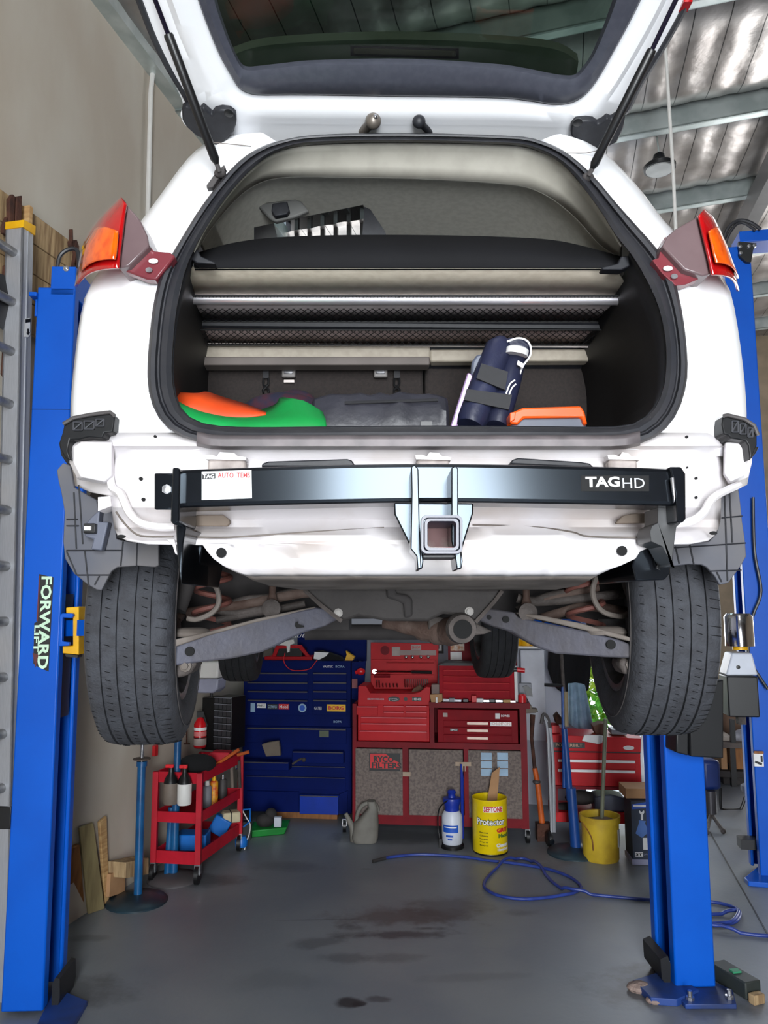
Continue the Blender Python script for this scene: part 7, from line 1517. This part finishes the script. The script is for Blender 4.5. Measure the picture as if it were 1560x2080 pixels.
# ---- boxes
g = PZ(1300, 1758); BX = Fr(g, R(4)); o2 = thing('jack_stand_box', 'dark navy printed carton picturing a blue jack stand beside the lift column', 'box', g)
mb = MB(); BX.pbx(mb, (1284, 1628, 1338, 1757), 0, .2); bb = build('carton', mb, navy_box, o2)
mb = MB(); BX.pbx(mb, (1284, 1746, 1338, 1757), -.001, .201); build('lilac_base_band', mb, mat('lilac grey print', (150, 152, 180), .6), bb)
bx2 = BX.at(-.002)
mb = MB(); bx2.poly(mb, [(1284, 1634), (1320, 1628), (1330, 1640), (1284, 1644)], 0, .002); build('blue_top_print', mb, label_b, bb); mb = MB(); bx2.pbx(mb, (1286, 1635, 1318, 1639), -.001, .001); build('white_print', mb, label_w, bb)
mb = MB(); bx2.poly(mb, [(1299, 1646), (1303, 1650), (1308, 1646), (1309, 1650), (1306, 1655), (1306, 1666), (1302, 1666), (1302, 1655), (1298, 1650)], 0, .002); build('jack_head_print', mb, label_w, bb)
mb = MB(); bx2.poly(mb, [(1298, 1666), (1312, 1668), (1310, 1672), (1318, 1690), (1304, 1702), (1291, 1693), (1298, 1672)], 0, .002); build('jack_print', mb, mat('jack print blue', (80, 120, 190), .5), bb)
stick(bx2, (1306, 1702, 1326, 1726), label_w, bb, name='white_panel'); stick(bx2, (1290, 1731, 1306, 1740), label_w, bb, '3T', label_k, .04)
text('lettering', 'JACK', bx2.hit(1308, 1738), bx2.U, (0, 0, 1), .014, MATS['lilac grey print'], bb, width=.05)
mb = MB(); BX.pbx(mb, (1275, 1606, 1340, 1626), .05, .25); q = build('cardboard_box', mb, cardb); lab(q, 'plain brown cardboard flap box resting on the navy carton', 'box')
# ---- air hose
HP = [(757, 1750), (775, 1745), (800, 1740), (846, 1736), (895, 1737), (945, 1741), (994, 1748), (1031, 1752), (1080, 1759), (1123, 1768), (1160, 1783), (1180, 1801), (1166, 1813), (1142, 1818), (1111, 1823), (1068, 1826), (1031, 1823), (1000, 1814), (983, 1798), (994, 1777), (1018, 1756), (1049, 1744), (1074, 1747), (1098, 1765), (1123, 1792), (1154, 1811), (1191, 1816), (1252, 1822), (1326, 1828), (1400, 1830), (1446, 1832), (1486, 1841), (1503, 1854), (1492, 1873), (1450, 1878), (1400, 1870), (1410, 1858), (1450, 1857), (1490, 1856), (1500, 1862), (1485, 1880), (1440, 1884), (1461, 1887), (1511, 1896), (1560, 1901), (1640, 1902)]
pts = smooth_curve([PZ(x, y, .011) for x, y in HP], 8)
# lift the hose where it crosses itself
def seg_near(i):
    return .0
zoff = []
for i, p in enumerate(pts):
    up_ = 0
    for j in range(0, i - 12):
        d = (Vector((p.x, p.y)) - Vector((pts[j].x, pts[j].y))).length
        if d < .08: up_ = max(up_, .021 * (1 - (d / .08) ** 2) ** .5)
    zoff.append(up_)
pts = [p + Vector((0, 0, z)) for p, z in zip(pts, zoff)]
mb = MB(); mb.tube(pts[10:], .0095, 10); hz = lab(build('air_hose', mb, hose_b), 'blue air hose looping across the floor to the right column', 'hose')
mb = MB(); mb.tube([pts[0], pts[5]], .011, 10); mb.tube([pts[4], pts[11]], .0105, 10); build('hose_fitting', mb, steel_dk, hz)
mb = MB(); q = PZ(1327, 1812); mb.sphere(q + Vector((0, 0, .035)), .03, 8, (.5, .6, 1.1)); lab(build('rubber_wedge', mb, black_pl), 'small black rubber wedge left of the right lift column', 'wedge')
# ---- wooden block and glove at the column base
c = PZ(1500, 2015); mb = MB(); mb.box(c + Vector((.0, .03, .04)), (.085, .21, .07), rz=R(20)); o2 = lab(build('rubber_block', mb, mat('dark green black rubber block', (44, 50, 48), .6), bevel=.006), 'dark rubber block on the floor right of the right lift column', 'block')
mb = MB(); mb.box(c + Vector((.0, .02, .077)), (.04, .03, .01), rz=R(10)); build('green_paint_mark', mb, mat('green paint mark', (50, 140, 100), .6), o2)
mb = MB(); mb.box(c + Vector((.035, -.095, .02)), (.06, .035, .04), rz=R(20)); lab(build('timber_chock', mb, wood2, bevel=.004), 'small timber chock in front of the dark rubber block', 'chock')
# rubble around the base
for (x, y, s, l_) in ((1300, 2012, .045, 'broken pale concrete lump left of the right column base'), (1330, 2036, .03, 'smaller concrete crumb before the right column base')):
    mb = MB(); mb.sphere(PZ(x, y) + Vector((0, 0, s * .3)), s, 6, (1.3, 1, .5)); lab(build('concrete_lump', mb, mat('broken concrete', (150, 130, 122), .9, bump=.8, bscale=30) if 'broken concrete' not in MATS else MATS['broken concrete'], smooth=False), l_, 'rubble')
# ---- far right work area
g = PZ(1500, 1600) ; WB = Fr(g, R(10)); o2 = thing('timber_bench', 'dark timber bench far behind, between the two blue columns', 'workbench', g)
mb = MB(); WB.pbx(mb, (1440, 1510, 1560, 1520), 0, .6); build('bench_top', mb, mat('brown grey bench top', (92, 82, 78), .7), o2)
for px in ((1486, 1520, 1497, 1600), (1548, 1520, 1556, 1600), (1486, 1462, 1495, 1510)):
    mb = MB(); WB.pbx(mb, px, .02, .07); build('bench_post', mb, black_pl, o2)
mb = MB(); WB.pbx(mb, (1440, 1570, 1560, 1582), .05, .6); build('lower_shelf', mb, dark_under, o2)
mb = MB(); WB.pbx(mb, (1440, 1440, 1560, 1600), .6, .62); build('back_panel', mb, mat('brown back board', (96, 72, 56), .8), o2)
zt5 = WB.uv(1500, 1510)[1]
for (px, m_, nme, l_, c_) in (((1472, 1500, 1494, 1509), mat('pale stone', (160, 150, 140), .8), 'parts_box', 'pale open box of small parts on the far timber bench', 'box'), ((1470, 1523, 1483, 1568), cardb, 'carton', 'brown carton under the far bench, left of the post', 'carton'), ((1500, 1523, 1518, 1568), wood_or, 'carton', 'orange brown carton under the far bench, right of the post', 'carton'), ((1520, 1523, 1546, 1568), cardb, 'carton', 'wide brown carton under the far bench beside the second lift', 'carton'), ((1475, 1584, 1545, 1600), dark_under, 'scrap_pile', 'dark scrap on the floor under the far bench', 'scrap')):
    mb = MB(); WB.pbx(mb, px, .1, .4); lab(build(nme, mb, m_, bevel=.006), l_, c_)
mb = MB(); mb.sphere(WB.at(.15).hit(1518, 1510) + Vector((.02, .05, .05)), .12, 10, (1.2, .8, .65)); lab(build('welding_helmet', mb, mat('mottled grey shell', (150, 150, 158), .5, c2=(120, 120, 128), scale=20)), 'rounded mottled grey helmet on the far timber bench', 'helmet')
g = PZ(1448, 1676); VV = Fr(g, 0); o2 = thing('transmission_jack', 'tripod jack with a dark blue top right of the lift column', 'jack', g)
mb = MB(); mb.tube([VV.hit(1444, 1652), VV.hit(1442, 1606)], .045, 16); build('jack_cylinder', mb, mat('dark grey cylinder', (66, 64, 68), .4, .4), o2)
mb = MB(); VV.pbx(mb, (1428, 1545, 1466, 1606), 0, .12); build('jack_drum', mb, mat('dark blue drum', (14, 40, 100), .5), o2, bevel=.03)
for a in ((1469, 1688), (1436, 1690), (1425, 1670)):
    mb = MB(); q = PZ(*a, .02); mb.tube([VV.hit(1444, 1652), q], .014, 8); build('leg', mb, susp_mat, o2); mb = MB(); mb.sphere(q, .02, 8); build('foot', mb, susp_mat, o2)
g = PZ(1490, 1644); VV = Fr(g, 0); mb = MB()
mb.tube(smooth_curve([VV.hit(1463, 1600), VV.hit(1464, 1636), VV.hit(1470, 1644), VV.hit(1500, 1645), VV.hit(1507, 1638), VV.hit(1514, 1618)], 5), .012, 8); lab(build('stool_frame', mb, black_pl), 'black tubular frame standing on the floor below the far bench', 'frame')
